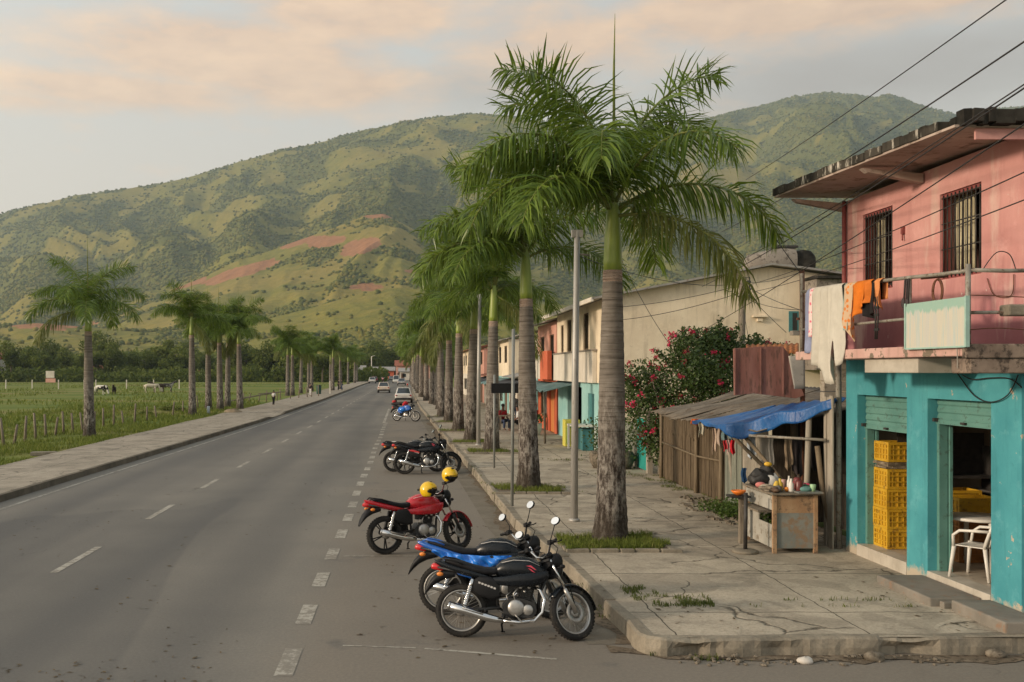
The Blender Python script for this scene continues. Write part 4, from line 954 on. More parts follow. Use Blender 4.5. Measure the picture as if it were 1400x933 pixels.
cloth(1199,1207,[418,424,416],clothmat('orange_brown_cloth',(.60,.24,.09)),'small rust-orange cloth at the right end of the laundry',seed=10,xo=-.01)
m=MB()
for dy,zb in ((0,4.08),(.05,4.02),(.1,4.1)): m.tube([(XB-.02,12.72+dy,4.37),(XB-.03,12.73+dy,zb)],.012,5); m.ell((XB-.04,12.73+dy,zb-.04),(.02,.04,.07),8,6)
tag(m.build('sandals',clothmat('dark_sandal',(.06,.05,.05))),'dark sandals hanging by their straps at the end of the laundry','sandals')
m=MB()
for k in range(2): m.tube([(XB-.03,13.62-.07*k,4.2),(XB-.035,13.6-.07*k,3.9),(XB-.03,13.62-.05*k,3.62)],.012,5)
for z in (3.75,3.95,4.05): m.box((XB-.035,13.57,z),(.02,.12,.035))
tag(m.build('strap',M['cable']),'black strap dangling below the black garment on the balcony','strap')
# ------------------------------------------------------------------ inside the shop
def crate_mesh(w,d,h):
    m=MB(); t_=.018
    for x in (-1,1):
        for y in (-1,1): m.box((x*(w/2-.02),y*(d/2-.02),h/2),(.04,.04,h))
    for z,hh in ((.02,.04),(h*.36,.018),(h*.66,.018),(h-.022,.044)):
        for y in (-1,1): m.box((0,y*(d/2-t_/2-.003*(hh>.02)*0),z),(w-.08,t_,hh))
        for x in (-1,1): m.box((x*(w/2-t_/2),0,z),(t_,d-.08,hh))
    n=7
    for k in range(1,n):
        for y in (-1,1):
            if 3<=k<=4: m.box((-w/2+w*k/n,y*(d/2-.010),h*.35),(.013,.008,h*.56)); continue
            m.box((-w/2+w*k/n,y*(d/2-.010),h/2),(.013,.008,h*.86))
    for k in range(1,5):
        for x in (-1,1): m.box((x*(w/2-.010),-d/2+d*k/5,h/2),(.008,.013,h*.86))
    m.box((0,0,.012),(w-.05,d-.05,.014))
    for y in (-1,1): m.box((0,y*(d/2-.022),h*.5),(w-.09,.006,h*.9))
    for x in (-1,1): m.box((x*(w/2-.022),0,h*.5),(.006,d-.09,h*.9))
    return m
M['crate']=weath('yellow_crate_plastic',(.50,.275,.014),(.62,.37,.024),(.26,.14,.02),3,.6,9,.5,.1,world=True)
M['crateo']=weath('brown_crate_plastic',(.25,.10,.025),(.36,.15,.035),(.12,.06,.025),3,.6,9,.55,.1,world=True)
cm_=crate_mesh(.62,.46,.31)
def crate(x,y,z,mat,label,rz=0):
    global cm_; o=cm_.build('plastic_crate',mat,loc=(x,y,z)); o.rotation_euler=(0,0,rz); tag(o,label,'crate','plastic crates in the shop'); return o
GC=['bottom yellow crate of the tall stack in the left doorway','second yellow crate from the bottom of the left doorway stack','middle yellow crate of the tall stack in the left doorway','fourth yellow crate of the left doorway stack, under the crushed carton','topmost yellow crate of the tall stack in the left doorway']
z=.386
for k in range(5):
    crate(7.84+.008*math.sin(k*5),15.85+.01*math.sin(k*3),z,M['crate'],GC[k],.02*math.sin(k*2)); z+=.314
    if k==3:
        m=MB(); r=random.Random(4)
        for q in range(7): m.box((r.uniform(-.03,.03),r.uniform(-.02,.02),.012+.014*q),(.6+r.uniform(-.05,.03),.45+r.uniform(-.04,.02),.011),r.uniform(-.06,.06))
        tag(m.build('carton',weath('crushed_carton',(.13,.10,.07),(.30,.24,.17),(.5,.42,.3),9,.6,14,.9,.4,world=True),loc=(7.84,15.85,z)),'crushed flattened cartons wedged under the topmost yellow crate','carton'); z+=.112
for k,(x,y,n,labs) in enumerate(((8.36,14.75,3,('lowest brown crate behind the white table','middle brown crate behind the white table','yellow crate on the brown crates behind the white table')),(8.05,15.75,3,('lowest brown crate of the stack hidden behind the door guide','middle yellow crate of the stack behind the door guide','top yellow crate of the stack behind the door guide')))):
    for q in range(n): crate(x,y,.386+.314*q,M['crateo'] if (q<2 and k==0) or q==0 else M['crate'],labs[q]) if k==0 else (crate(8.62,15.7,.386+.314*q,M['crateo'] if q==0 else M['crate'],labs[q]))
crate(8.95,14.1,.386,M['crateo'],'low brown crate deep in the shop behind the white chair'); crate(8.95,14.1,.70,M['crate'],'yellow crate deep in the shop behind the white chair')
M['wplast']=plain('white_plastic',(.66,.63,.57),.4,0,.06)
tb=thing('plastic_table','white plastic table just inside the right shop doorway','table',(8.1,14.12,.384),R(40))
m=MB(); m.lathe([(.40,.70),(.43,.705),(.43,.735),(.415,.745),(.0,.747)],36,None,0,True,False); m.lathe([(.0,.705),(.40,.70)],36,None,0,True,False); m.build('tabletop',M['wplast'],tb)
for sx in (-1,1):
    for sy in (-1,1): m=MB(); m.tube([(sx*.30,sy*.28,0),(sx*.29,sy*.27,.70)],[.028,.036],8); m.build('leg',M['wplast'],tb)
ch=thing('plastic_chair','white plastic armchair in the right shop doorway beside the white table','chair',(7.73,13.50,.384),R(124))
m=MB(); m.grid(lambda u,w:(-.22+.44*u,-.23+.46*w,.44-.02*math.sin(math.pi*u)*math.sin(math.pi*w)+.012*(u>.95)*-1),8,8); m.build('seat',M['wplast'],ch,solid=.012)
bm_=MB()
for k in range(6):
    y=-.17+.068*k; bm_.tube([(-.21,y*.95,.45),(-.27,y,.66),(-.32,y*.92,.86-.06*abs(y)/.17*.4)],.018,6,0,True,True,.5)
bm_.tube([(-.20,-.23,.44),(-.27,-.225,.66),(-.325,-.17,.85),(-.335,0,.885),(-.325,.17,.85),(-.27,.225,.66),(-.20,.23,.44)],.024,8)
bm_.build('backrest',M['wplast'],ch)
for s_ in (-1,1):
    m=MB(); m.tube([(-.275,s_*.225,.67),(-.1,s_*.265,.665),(.1,s_*.27,.65),(.19,s_*.26,.58),(.20,s_*.235,.43)],.02,8); m.build('armrest',M['wplast'],ch)
    for xa,xb in ((.20,.25),(-.20,-.27)): m=MB(); m.tube([(xa,s_*.21,.45),(xb,s_*.245,0)],[.03,.02],8); m.build('leg',M['wplast'],ch)
# shelf, jug, counter
sf=thing('wall_shelf','dark shelf unit with kettle in the back of the shop','shelf',(8.6,15.9,.384))
m=MB(); m.box((0,0,1.12),(1.4,.35,.04)); m.box((0,.16,1.45),(1.4,.02,.7)); m.box((-.68,0,.8),(.03,.33,1.6)); m.box((.68,0,.8),(.03,.33,1.6)); m.build('frame',M['darkiron'],sf)
m=MB(); m.lathe([(.09,0),(.10,.05),(.10,.2),(.06,.28),(.035,.32),(.035,.38)],16); tag(m.build('jug',plain('blue_grey_jug',(.10,.16,.22),.35),loc=(8.22,15.82,1.53)),'blue-grey jug on the dark shelf inside the shop','jug')
m=MB(); m.lathe([(.06,0),(.07,.1),(.05,.16),(.02,.18)],12); tag(m.build('kettle',plain('dark_red_tin',(.15,.05,.04),.4),loc=(8.05,15.82,1.53)),'small dark red tin beside the blue-grey jug','tin')
ct=thing('shop_counter','dark worktop with sink deep inside the shop','counter',(9.6,15.0,.384)); m=MB(); m.bx(-.4,.9,-1.6,1.1,0,.86); m.build('cabinet',M['darkiron'],ct); m=MB(); m.bx(-.45,.95,-1.65,1.15,.862,.91); m.build('worktop',plain('dull_steel',(.20,.19,.18),.4,.6),ct)
m=MB(); m.lathe([(.0,0),(.05,.01),(.07,.05),(.05,.11),(.02,.13)],12); tag(m.build('bowl',M['wplast'],loc=(9.25,13.9,1.297)),'white cup on the dark shop worktop','cup')
m=MB(); m.box((0,0,.15),(.35,.25,.3)); m.tube([(0,0,.3),(.0,.0,.42),(-.12,0,.45)],.02); tag(m.build('cooker',M['darkiron'],loc=(9.55,14.5,1.297)),'dark cooking ring and pots on the shop worktop','cooker')
# loose cables on the facade
def cable(pts,label,r=.008,mat=None,name='cable',cat='cable',group=None):
    m=MB(); P=[Vector(p) for p in pts]; Q=[]
    for i in range(len(P)-1):
        a=P[max(i-1,0)]; b=P[i]; c=P[i+1]; d=P[min(i+2,len(P)-1)]
        for k in range(6):
            s=k/6; Q.append(.5*((2*b)+(-a+c)*s+(2*a-5*b+4*c-d)*s*s+(-a+3*b-3*c+d)*s**3))
    Q.append(P[-1]); m.tube([tuple(q) for q in Q],r,5); return tag(m.build(name,mat or M['cable']),label,cat,group)
fy=lambda px: FX*F/(px-VPX)
def fp(px,py,x=FX-.03): Y=x*F/(px-VPX); return (x,Y,CH-(py-HY)/F*Y)
cable([fp(1299,496),fp(1312,515),fp(1332,541),fp(1355,550),fp(1378,540),fp(1392,513)],'black cable sagging in a loop across the turquoise wall')
cable([fp(1316,513),fp(1330,519),fp(1355,517),fp(1380,518),fp(1397,530)],'thin black cable running level below the balcony edge')
cable([fp(1308,470,XB-.03),fp(1309,490,XB-.03),fp(1309,504,XB-.03)],'short pale wire hanging under the balcony board',.006,M['wire_pale'])
cable([(XB+.2,11.47,4.36),(XB+.35,11.46,4.55),(XB+.5,11.46,4.53),(XB+.58,11.47,4.36)],'thin wire bent up over the right end of the railing',.006)
for i,pts in enumerate(([(XB+.03,11.45,4.06),(XB+.4,11.45,4.05),(FX+.1,11.46,4.02)],[(XB+.03,11.45,3.66),(XB+.4,11.44,3.68),(FX+.1,11.46,3.63)],[(FX-.02,11.95,4.35),(FX-.02,12.0,4.1),(FX-.02,12.35,4.13),(FX-.02,12.5,4.35)])):
    cable(pts,['upper thin wire strung between the right railing posts','lower barbed wire strung between the right railing posts','thin loose wire drooping on the pink wall'][i],.006,M['rust'])
# ------------------------------------------------------------------ stall shack beside the corner house
M['wood']=weath('grey_wood',(.16,.132,.10),(.265,.225,.172),(.10,.08,.06),2.5,.58,7,.9,.5,30,(6,6,.6),world=True)
M['woodb']=weath('brown_board',(.085,.062,.039),(.155,.118,.077),(.05,.036,.024),2.5,.58,7,.9,.5,30,(6,6,.6),world=True)
M['woodp']=weath('pale_board',(.27,.24,.195),(.39,.35,.285),(.22,.18,.14),2.5,.6,5,.9,.4,30,(6,6,.6),world=True)
M['woodg']=weath('green_grey_board',(.16,.175,.145),(.24,.25,.205),(.10,.09,.07),2.5,.58,5,.9,.4,30,(6,6,.6),world=True)
M['stick']=weath('stick_wood',(.15,.115,.075),(.23,.18,.12),(.13,.10,.07),4,.6,10,.85,.4,40,(6,6,.8),world=True)
def boards(name,x,y0,y1,z0,z1,w,mat,parent,seed=1,tilt=.02,top=.08,dark=None):
    r=random.Random(seed); m=MB(); y=y0
    while y<y1-.02:
        ww=min(w*r.uniform(.8,1.15),y1-y); zt=z1+r.uniform(-top,top); o=r.uniform(-.012,.012)
        m.box((x+o,y+ww/2,(z0+zt)/2),(.022,ww-.008,zt-z0),0,0,Matrix.Rotation(r.uniform(-tilt,tilt),4,'X')); y+=ww
    return m.build(name,mat,parent)
fn_=thing('stick_fence','tall fence of upright brown wooden slats beside the stall','fence',(0,0,0))
boards('slat_panel',7.1,24.2,27.6,PV,1.55,.13,M['woodb'],fn_,1,.02,.12); boards('slat_panel',7.14,22.3,24.2,PV,1.9,.12,M['woodb'],fn_,2,.05,.15); boards('slat_panel',7.1,24.2,27.6,1.5,2.05,.16,M['woodb'],fn_,3,.02,.05)
boards('slat_panel',7.2,27.6,28.6,PV,1.75,.2,M['wood'],fn_,4)
for y,z in ((27.6,2.2),(24.25,2.1),(22.35,1.9)): m=MB(); m.tube([(7.03,y,PV-.05),(7.05,y+.03,z*.5),(7.03,y-.02,z)],[.06,.05,.05],7); m.build('post',M['stick'],fn_)
m=MB(); m.tube([(7.05,22.4,1.15),(7.05,24.2,1.1),(7.04,27.5,1.2)],.025,6); m.build('rail',M['stick'],fn_)
sh=thing('market_stall','ramshackle wooden stall with grey sheet roof against the turquoise house','stall',(0,0,0))
boards('plank_wall',7.12,21.2,22.3,PV,2.0,.28,M['woodg'],sh,5); boards('plank_wall',7.14,19.7,21.2,PV,2.2,.38,M['woodp'],sh,6)
M['woodd']=weath('shaded_board',(.055,.045,.035),(.095,.078,.06),(.03,.025,.02),2.5,.58,7,.95,.4,30,(6,6,.6),world=True)  # boards coloured dark to deepen the shade inside the stall
boards('back_wall',8.9,16.7,24.0,PV,2.7,.3,M['woodd'],sh,7); 
m=MB(); m.bx(7.2,8.9,19.6,19.66,PV,2.4); m.bx(8.2,8.24,16.7,19.6,PV,1.25); m.build('inner_partition',M['woodd'],sh)
boards('side_boards',7.12,16.62,17.0,PV,2.75,.16,M['woodp'],sh,8,.01,.02)
m=MB(); m.tube([(7.22,21.9,PV),(7.0,21.9,2.15)],.045,7); m.build('post',M['woodp'],sh)
m=MB(); m.tube([(6.85,17.15,PV),(6.9,17.1,2.5)],.05,7); m.build('post',M['woodp'],sh)
m=MB(); m.tube([(7.25,18.6,PV),(7.22,18.6,2.5)],.07,7); m.build('post',M['stick'],sh)
for a,b in (((5.98,18.75,2.1),(6.75,17.9,1.12)),((6.12,18.35,2.08),(6.72,17.3,1.05))): m=MB(); m.tube([a,b],.035,7); m.build('prop',M['stick'],sh)
m=MB(); m.tube([(6.15,17.9,2.02),(7.05,16.75,2.02)],.026,7); m.build('cross_pipe',M['rail'],sh)
m=MB(); m.tube([(7.0,17.0,1.9),(7.06,16.95,1.2),(7.16,16.9,.55)],[.045,.04,.035],7); m.build('leaning_pole',M['stick'],sh)
# roof of old sheets
t=NT('old_roof_sheet'); v=t.coord(world=True); wv=t.n('ShaderNodeTexWave'); wv.bands_direction='Y'; wv.inputs['Scale'].default_value=2.6; wv.inputs['Distortion'].default_value=1.2; t.L(v,wv.inputs['Vector'])
c=t.ramp(t.noise(v,1.2,7,.7),[(.33,(.10,.085,.066)),(.5,(.175,.15,.12)),(.66,(.26,.225,.18))]); c=t.mix(t.ramp(t.noise(v,3.2,8,.7),[(.56,0.0),(.64,.8)]),c,(.11,.075,.05)); c=t.mix(t.math('MULTIPLY',wv.outputs['Fac'],.25),c,(.12,.1,.08)); t.bump(wv.outputs['Fac'],.6,.04); M['sheet']=t.base(c,.9)
m=MB(); r=random.Random(6)
def roofz(x,y): return 2.1+(x-6.2)*.25+.02*math.sin(y*2.1)+(.05 if y<19 else 0)*0
for k in range(8):
    y0=17.75+.9*k; y1=y0+1.02; j=r.uniform(-.12,.08); dz=.008*(k%2)+r.uniform(0,.006)
    m.grid(lambda u,w:(6.18+j+.05*math.sin(u*17+k)*(1-w)+(2.75-j)*w,y0+(y1-y0)*u,roofz(6.18+2.75*w,y0+.9*u)+dz+.012*math.sin(u*31)+.025*math.sin(w*9+k)*(.5+u)),20,10)
m.build('roof_sheet',M['sheet'],sh,solid=.01)
# blue tarp
t=NT('blue_tarp'); v=t.coord(world=True); f=t.noise(v,3,6,.6); M['tarp']=t.base(t.ramp(f,[(.3,(.006,.062,.225)),(.7,(.014,.12,.35))]),.42); t.bump(t.noise(t.coord((1,3,1),True),2.5,5,.6),.7,.06)
A=Vector((5.92,20.7,2.17)); B=Vector((5.9,18.5,2.16)); C_=Vector((7.15,16.62,2.7)); D=Vector((7.25,19.6,2.5))
def tarp(u,w):
    # u along A->B->C edge, w from back (D..) to front edge, then a hanging valance
    e=A.lerp(B,u/.42) if u<.42 else B.lerp(C_,(u-.42)/.58)
    bk=D.lerp(Vector((7.5,17.0,2.74)),max(0,(u-.3)/.7))
    if w<.75:
        q=w/.75; p=bk.lerp(e,q); p.z+=-.10*math.sin(math.pi*q)*.5+.03*math.sin(u*22+q*5)*q+.012*math.sin(u*55); 
        p.z=max(p.z,roofz(p.x,p.y)+.035) if p.x>6.2 else p.z
        return p
    q=(w-.75)/.25; p=e.copy(); p.z+=.03*math.sin(u*22+5); hang=(.06+.22*sstep(.36,.46,np.array(u))*1.0)*(1-.45*sstep(.6,1.0,np.array(u)))
    p.z-=float(hang)*q+.02*math.sin(u*40)*q; p.x+=.03*math.sin(u*30)*q; p.y-=.02*math.sin(u*17)*q
    return p
m=MB(); m.grid(tarp,60,24); tag(m.build('tarp',M['tarp'],solid=.006),'bright blue tarp stretched over the front of the stall roof','tarp')
# sheets standing on the roof
M['redsheet']=weath('faded_red_sheet',(.25,.115,.095),(.34,.17,.14),(.17,.095,.075),2,.57,6,.85,.4,18,(3,3,.5),world=True)
M['orust']=weath('orange_rust_sheet',(.34,.12,.045),(.46,.18,.06),(.2,.08,.04),3,.57,8,.85,.4,18,world=True)
def q3(px,py,Y): p=at(px,py,Y); return (p.x,p.z)
Yp=19.4
m=MB(); m.prism([q3(1004,541,Yp),q3(1003,477,Yp),q3(1040,474,Yp),q3(1071,474,Yp),q3(1081,488,Yp),q3(1091,520,Yp),q3(1100,541,Yp),q3(1088,545,Yp),q3(1030,538,Yp)],Yp,Yp+.04)
rs=thing('sheet_panel','faded red sheet metal panel standing upright on the stall roof','sheet',(0,0,0)); m.build('panel',M['redsheet'],rs,bevel=.004)
for px in (1005,1040,1071): m=MB(); m.beam(at(px,476,Yp-.02),at(px,539,Yp-.02),.02,.02); m.build('seam',M['redsheet'],rs)
m=MB(); m.grid(lambda u,w:at(1020+72*u,485-13*w-2*u,20.2+.9*w)+Vector((0,0,.015*math.sin(u*60))),60,3); tag(m.build('rusty_sheet',M['orust'],solid=.01),'orange rusty corrugated sheet behind the faded red panel','sheet')
m=MB(); r=random.Random(9)
for row in range(4):
    x=7.32
    while x<8.6:
        L=r.uniform(.22,.36); m.box((x+L/2,17.6+r.uniform(-.015,.015),2.72+.19*row),(L-.02,.18,.175)); x+=L
bw=thing('block_wall','short wall of pale stone blocks between stall roof and balcony','wall',(0,0,0)); m.build('blocks',weath('pale_block',(.30,.26,.2),(.42,.365,.29),(.2,.165,.12),3,.58,8,.95,.5,25,world=True),bw,bevel=.01)
m=MB(); m.beam((7.2,17.45,3.47),(8.7,17.45,3.47),.2,.07); m.build('coping',M['woodp'],bw)
m=MB(); m.grid(lambda u,w:at(1078+22*u+8*w*(1-u),487+45*w,18.9),8,6); tag(m.build('corrugated_sheet',weath('pale_corrugated',(.45,.43,.38),(.55,.52,.46),(.25,.22,.18),3,.6,8,.7,.3,20,world=True),solid=.012),'curved pale sheet wedged beside the red panel','sheet')
m=MB(); m.tube([(7.25,16.72,PV),(7.25,16.74,3.35)],.05,8); tag(m.build('drainpipe',M['rail']),'grey pipe standing in the corner between stall and turquoise wall','pipe')
# desk
dk=thing('desk','worn wooden desk with grey panels serving as stall counter','desk',(6.34,16.95,PV))
M['deskp']=weath('blue_grey_panel',(.16,.175,.165),(.24,.25,.225),(.25,.18,.12),2.2,.57,5,.8,.3,25,world=True)
M['deskw']=weath('orange_brown_wood',(.30,.18,.10),(.40,.27,.16),(.16,.11,.075),3,.57,8,.8,.4,25,world=True)
m=MB(); m.bx(-.31,.31,-.665,-.63,.08,.66); m.build('front_panel',M['deskp'],dk)
m=MB(); m.bx(-.305,.305,-.668,-.628,.66,.93); m.build('front_rail',M['deskw'],dk)
for x,y in ((-.335,-.66),(.335,-.66),(-.315,.665),(.32,.665)): m=MB(); m.bx(x-.03,x+.03,y-.03,y+.03,0,.95); m.build('leg',M['deskw'],dk)
m=MB(); m.bx(-.36,-.34,-.62,.63,.08,.46); m.bx(-.36,-.34,.0,.63,.46,.62); m.bx(-.36,-.34,-.62,.63,.70,.93); m.build('side_panel',weath('pale_panel',(.30,.29,.25),(.42,.40,.35),(.2,.17,.13),2.2,.57,5,.8,.3,25,world=True),dk)
m=MB(); m.bx(-.33,.33,-.6,.62,.09,.11); m.bx(.31,.33,-.62,.62,.1,.93); m.build('carcass',M['woodb'],dk)
m=MB(); m.bx(-.55,-.3,-.50,.45,.645,.675); m.build('pull_out_shelf',M['wood'],dk)
m=MB(); m.bx(-.40,.40,-.74,.72,.955,.985); m.build('desktop',M['wood'],dk,bevel=.006)
m=MB(); m.bx(.02,.43,-.78,-.3,.987,1.01); m.build('lid',M['deskp'],dk)
def item(name,label,cat,x,y,mb,mat,z=1.187): tag(mb.build(name,mat,loc=(x,y,z)),label,cat)
def bottle(r_,h): return MB().lathe([(r_*.9,0),(r_,.02),(r_,h*.6),(r_*.45,h*.78),(r_*.4,h)],14)
m=MB(); m.ell((0,0,.12),(.24,.18,.16),18,12); m.ell((.10,.02,.24),(.12,.10,.12),12,8); m.ell((-.1,-.05,.2),(.1,.1,.1),12,8); m.v=[(a+.025*math.sin(b*40+c*31),b+.02*math.sin(a*37),max(c+.02*math.sin(a*29+b*23),0)) for a,b,c in m.v]
item('bag','lumpy black bag sitting on the stall desk','bag',6.16,17.30,m,M['cable'])
item('bottle','white bottle at the front of the stall desk','bottle',6.33,16.42,bottle(.045,.22),M['wplast'])
item('bottle','yellow bottle on the stall desk beside the black bag','bottle',6.22,16.62,bottle(.05,.2),plain('yellow_plastic',(.6,.42,.05),.4))
item('jar','dark red jar in the middle of the stall desk','jar',6.46,16.42,MB().lathe([(.06,0),(.065,.03),(.065,.17),(.05,.19)],14),plain('dark_red',(.13,.025,.02),.35))
item('jar','second dark red jar behind the white bottle','jar',6.50,16.6,MB().lathe([(.055,0),(.06,.03),(.06,.2),(.04,.22)],14),plain('dark_red_b',(.16,.03,.03),.35))
item('cup','pale green cup at the right corner of the desk','cup',6.64,16.30,MB().lathe([(.035,0),(.05,.11),(.045,.115)],14),plain('pale_green',(.35,.55,.32),.5),1.212)
item('cloth_bundle','teal cloth bundle on the right of the desk','cloth',6.55,16.34,MB().ell((0,0,.03),(.11,.08,.05),12,8),clothmat('teal_bundle',(.12,.24,.22)),1.212)
for i,(dx,dy,s,c) in enumerate(((.0,0,.06,(.62,.05,.10)),(.09,.03,.05,(.70,.45,.45)),(.17,-.02,.055,(.6,.04,.12)))):
    m=MB(); r=random.Random(i); [m.ell((r.uniform(-.04,.04),r.uniform(-.04,.04),.04+r.uniform(0,.06)),(s*.5,s*.5,s*.4),8,6) for _ in range(7)]; m.tube([(0,0,0),(0,0,.05)],.02)
    item('flower_bunch',['red flower bunch at the back of the stall desk','pale pink flower bunch between the red ones','right red flower bunch on the stall desk'][i],'flowers',6.48+dx*1.1,16.62+dy,m,plain('petal',c,.6),1.21)
m=MB(); [m.box((random.uniform(-.12,.1),random.uniform(-.1,.1),.015+.02*k),(.22,.13,.02),random.uniform(-1,1)) for k in range(4)]; item('rag_pile','grey rags and papers piled at the desk front','rags',6.1,16.6,m,M['wood'])
m=MB(); m.ell((0,0,.05),(.09,.07,.05)); item('cloth_bundle','pink bundle leaning on the black bag','cloth',6.03,17.0,m,clothmat('pink_bundle',(.6,.22,.2)))
m=MB(); m.ell((0,0,.04),(.07,.06,.04)); item('cap','yellow cap on top of the black bag','cap',6.25,17.25,m,plain('cap_yellow',(.7,.42,.04),.7),1.187+.34)
def lump(rx,ry,rz_,seed):
    m=MB(); r=random.Random(seed); m.ell((0,0,rz_*.8),(rx,ry,rz_),12,8); a,b=r.uniform(20,45),r.uniform(20,45); m.v=[(x+.25*rx*math.sin(y*b+seed),y+.2*ry*math.sin(x*a),max(z+.2*rz_*math.sin(x*a+y*b),0)) for x,y,z in m.v]; return m
item('shoe','brown shoe at the near left corner of the stall desk','shoe',6.05,16.36,lump(.06,.13,.045,1),plain('brown_leather',(.10,.055,.03),.6))
item('shoe','grey shoe behind the brown shoe on the stall desk','shoe',6.14,16.48,lump(.055,.12,.05,2),plain('grey_leather',(.16,.15,.14),.7))
item('cloth_bundle','cream folded cloth in front of the black bag','cloth',6.05,16.78,lump(.11,.1,.045,3),clothmat('cream_bundle',(.42,.36,.27)))
item('fruit','orange fruit beside the yellow bottle on the desk','fruit',6.27,16.45,MB().ell((0,0,.04),(.042,.042,.04)),plain('orange_fruit',(.6,.2,.02),.5))
item('doll','small yellow toy leaning by the yellow bottle','toy',6.16,16.60,lump(.05,.045,.09,4),plain('yellow_toy',(.62,.42,.06),.6))
item('tin','white and red tin at the back of the stall desk','tin',6.40,16.95,MB().lathe([(.05,0),(.05,.14),(.045,.15)],12),plain('pinkish_tin',(.5,.3,.26),.4))
item('bottle','dark brown bottle at the back right of the stall desk','bottle',6.62,16.85,bottle(.04,.25),plain('brown_glass',(.05,.025,.012),.2))
item('bottle','second white bottle, behind the dark red jars','bottle',6.42,16.75,bottle(.035,.23),M['wplast'])
item('cloth_bundle','dark green cloth heap at the right rear of the desk','cloth',6.62,16.55,lump(.1,.12,.06,5),clothmat('green_heap',(.05,.11,.07)))
item('plastic_bag','white plastic bag slumped against the black bag','bag',6.32,17.2,lump(.12,.1,.12,6),plain('thin_plastic',(.5,.5,.48),.4))
# bowl stand and disc stand
sd=thing('bowl_stand','small dark pedestal holding an orange bowl beside the desk','stand',(5.72,17.2,PV)); m=MB(); m.box((0,0,.82),(.34,.3,.03)); m.build('top',M['cable'],sd); m=MB(); m.box((.08,.05,.4),(.1,.1,.8)); m.build('leg',M['wood'],sd)
m=MB(); m.lathe([(.03,0),(.09,.03),(.13,.08),(.12,.085),(.085,.04),(0,.02)],18,None,0,True,False); tag(m.build('bowl',plain('orange_plastic',(.75,.19,.02),.4),loc=(5.72,17.2,PV+.836)),'bright orange bowl on the small pedestal','bowl')
dsx=thing('pole_stand','black pole standing on a round concrete base before the desk','stand',(5.55,16.35,PV)); m=MB(); m.lathe([(.21,0),(.21,.03),(.17,.05),(.06,.06)],22); m.build('base',M['kerbc'],dsx); m=MB(); m.tube([(0,0,.05),(.01,0,.98)],.032,10); m.build('pole',M['darkiron'],dsx)
# hanging wares under the roof
def hang(px,w,py0,py1,Y,c,label,seed=1):
    p=at(px,py0,Y); q=at(px+w,py1,Y); r=random.Random(seed); m=MB(); ph=r.uniform(0,6); W=q.x-p.x
    m.grid(lambda u,v:(W*u+.01*math.sin(v*6+ph),.03*math.sin(u*8+ph)*(.3+v),-(p.z-q.z)*v*(1-.12*math.sin(u*5+ph))),8,10)
    o=m.build('hanging_cloth',clothmat('hung_cloth',c),solid=.006,loc=tuple(p)); tag(o,label,'cloth','wares hanging under the stall roof')
for i,(px,w,a,b,Y,c,l) in enumerate(((955,8,577,596,20.9,(.55,.52,.42),'pale shirt hanging left under the grey stall roof'),(945,9,573,581,20.95,(.55,.12,.03),'orange-red rag tucked under the roof edge'),(974,7,586,620,20.0,(.55,.42,.33),'cream cloth hanging left of the red cloths'),(981,6,584,611,19.9,(.42,.33,.27),'beige narrow cloth under the left end of the tarp'),(987,8,588,604,19.4,(.16,.24,.25),'grey-blue cloth beside the red cloths'),(989,5,602,616,19.3,(.45,.04,.05),'short red cloth, first of the red ones'),(994,4,602,620,19.2,(.6,.4,.38),'pale striped cloth between the red cloths'),(999,5,602,621,19.1,(.5,.02,.03),'bright red cloth, last before the diagonal prop'),(996,8,588,601,19.2,(.14,.2,.22),'patterned blue-grey cloth above the bright red one'),(1022,11,594,625,18.7,(.45,.5,.55),'pale blue shirt hanging behind the diagonal props'),(1040,14,597,660,18.4,(.5,.46,.4),'white cloth hanging in the dark of the stall'),(1051,6,597,640,18.3,(.58,.54,.48),'narrow white cloth beside the inner post'),(1073,10,598,640,18.2,(.33,.25,.17),'brown cloth hanging by the inner post'),(1083,14,598,650,18.2,(.06,.05,.05),'dark coat hanging in the middle of the stall'),(1100,18,598,640,18.2,(.035,.03,.03),'black coat hanging at the right of the stall'),(1127,7,625,655,17.0,(.3,.48,.46),'pale turquoise cloth hanging by the right side boards'),(1014,6,640,660,18.3,(.05,.12,.25),'dark blue bag hanging left of the desk'))): hang(px,w,a,b,Y,c,l,i)
# ------------------------------------------------------------------ bougainvillea, teal gate
gt=thing('gate','teal metal gate between two pale posts beside the stick fence','gate',(0,0,0)); m=MB(); m.bx(7.0,7.05,29.0,30.3,PV+.05,1.75); m.build('gate_leaf',weath('teal_gate',(.02,.22,.19),(.03,.28,.24),None,3),gt)
for y in (28.9,30.4): m=MB(); m.bx(6.95,7.1,y-.09,y+.09,PV,2.0); m.build('post',M['woodp'],gt)
yw=thing('yard_wall','low weathered boards closing the yard under the bougainvillea','wall',(0,0,0)); boards('board_panel',7.15,30.5,33.5,PV,1.5,.3,M['woodg'],yw,14)
bg=thing('bougainvillea','large bougainvillea bush with magenta flowers over the yard fence','bush',(8.0,28.5,PV))
g=np.random.default_rng(44)
def bushpts(n,lo=.5):
    c=np.array([(-.9,0,1.5),(-.2,.3,2.3),(.6,0,2.9),(1.5,.3,2.6),(2.2,0,2.1),(-1.0,.6,2.2),(1.0,-.6,2.0),(0,-.5,1.4),(.2,.5,3.2),(1.9,.5,3.0),(-.6,-.2,.9),(.9,.2,3.35),(2.5,.4,2.9),(.2,-.7,2.5)]); rr=np.array([.75,.8,.75,.8,.6,.65,.8,.75,.5,.5,.6,.4,.4,.6])*1.2; c=c*[1.08,1,1.13]
    k=g.integers(0,len(c),n); d=g.normal(0,1,(n,3)); d/=np.linalg.norm(d,axis=1)[:,None]
    return c[k]+d*(rr[k]*g.uniform(lo,1.12,n))[:,None],d
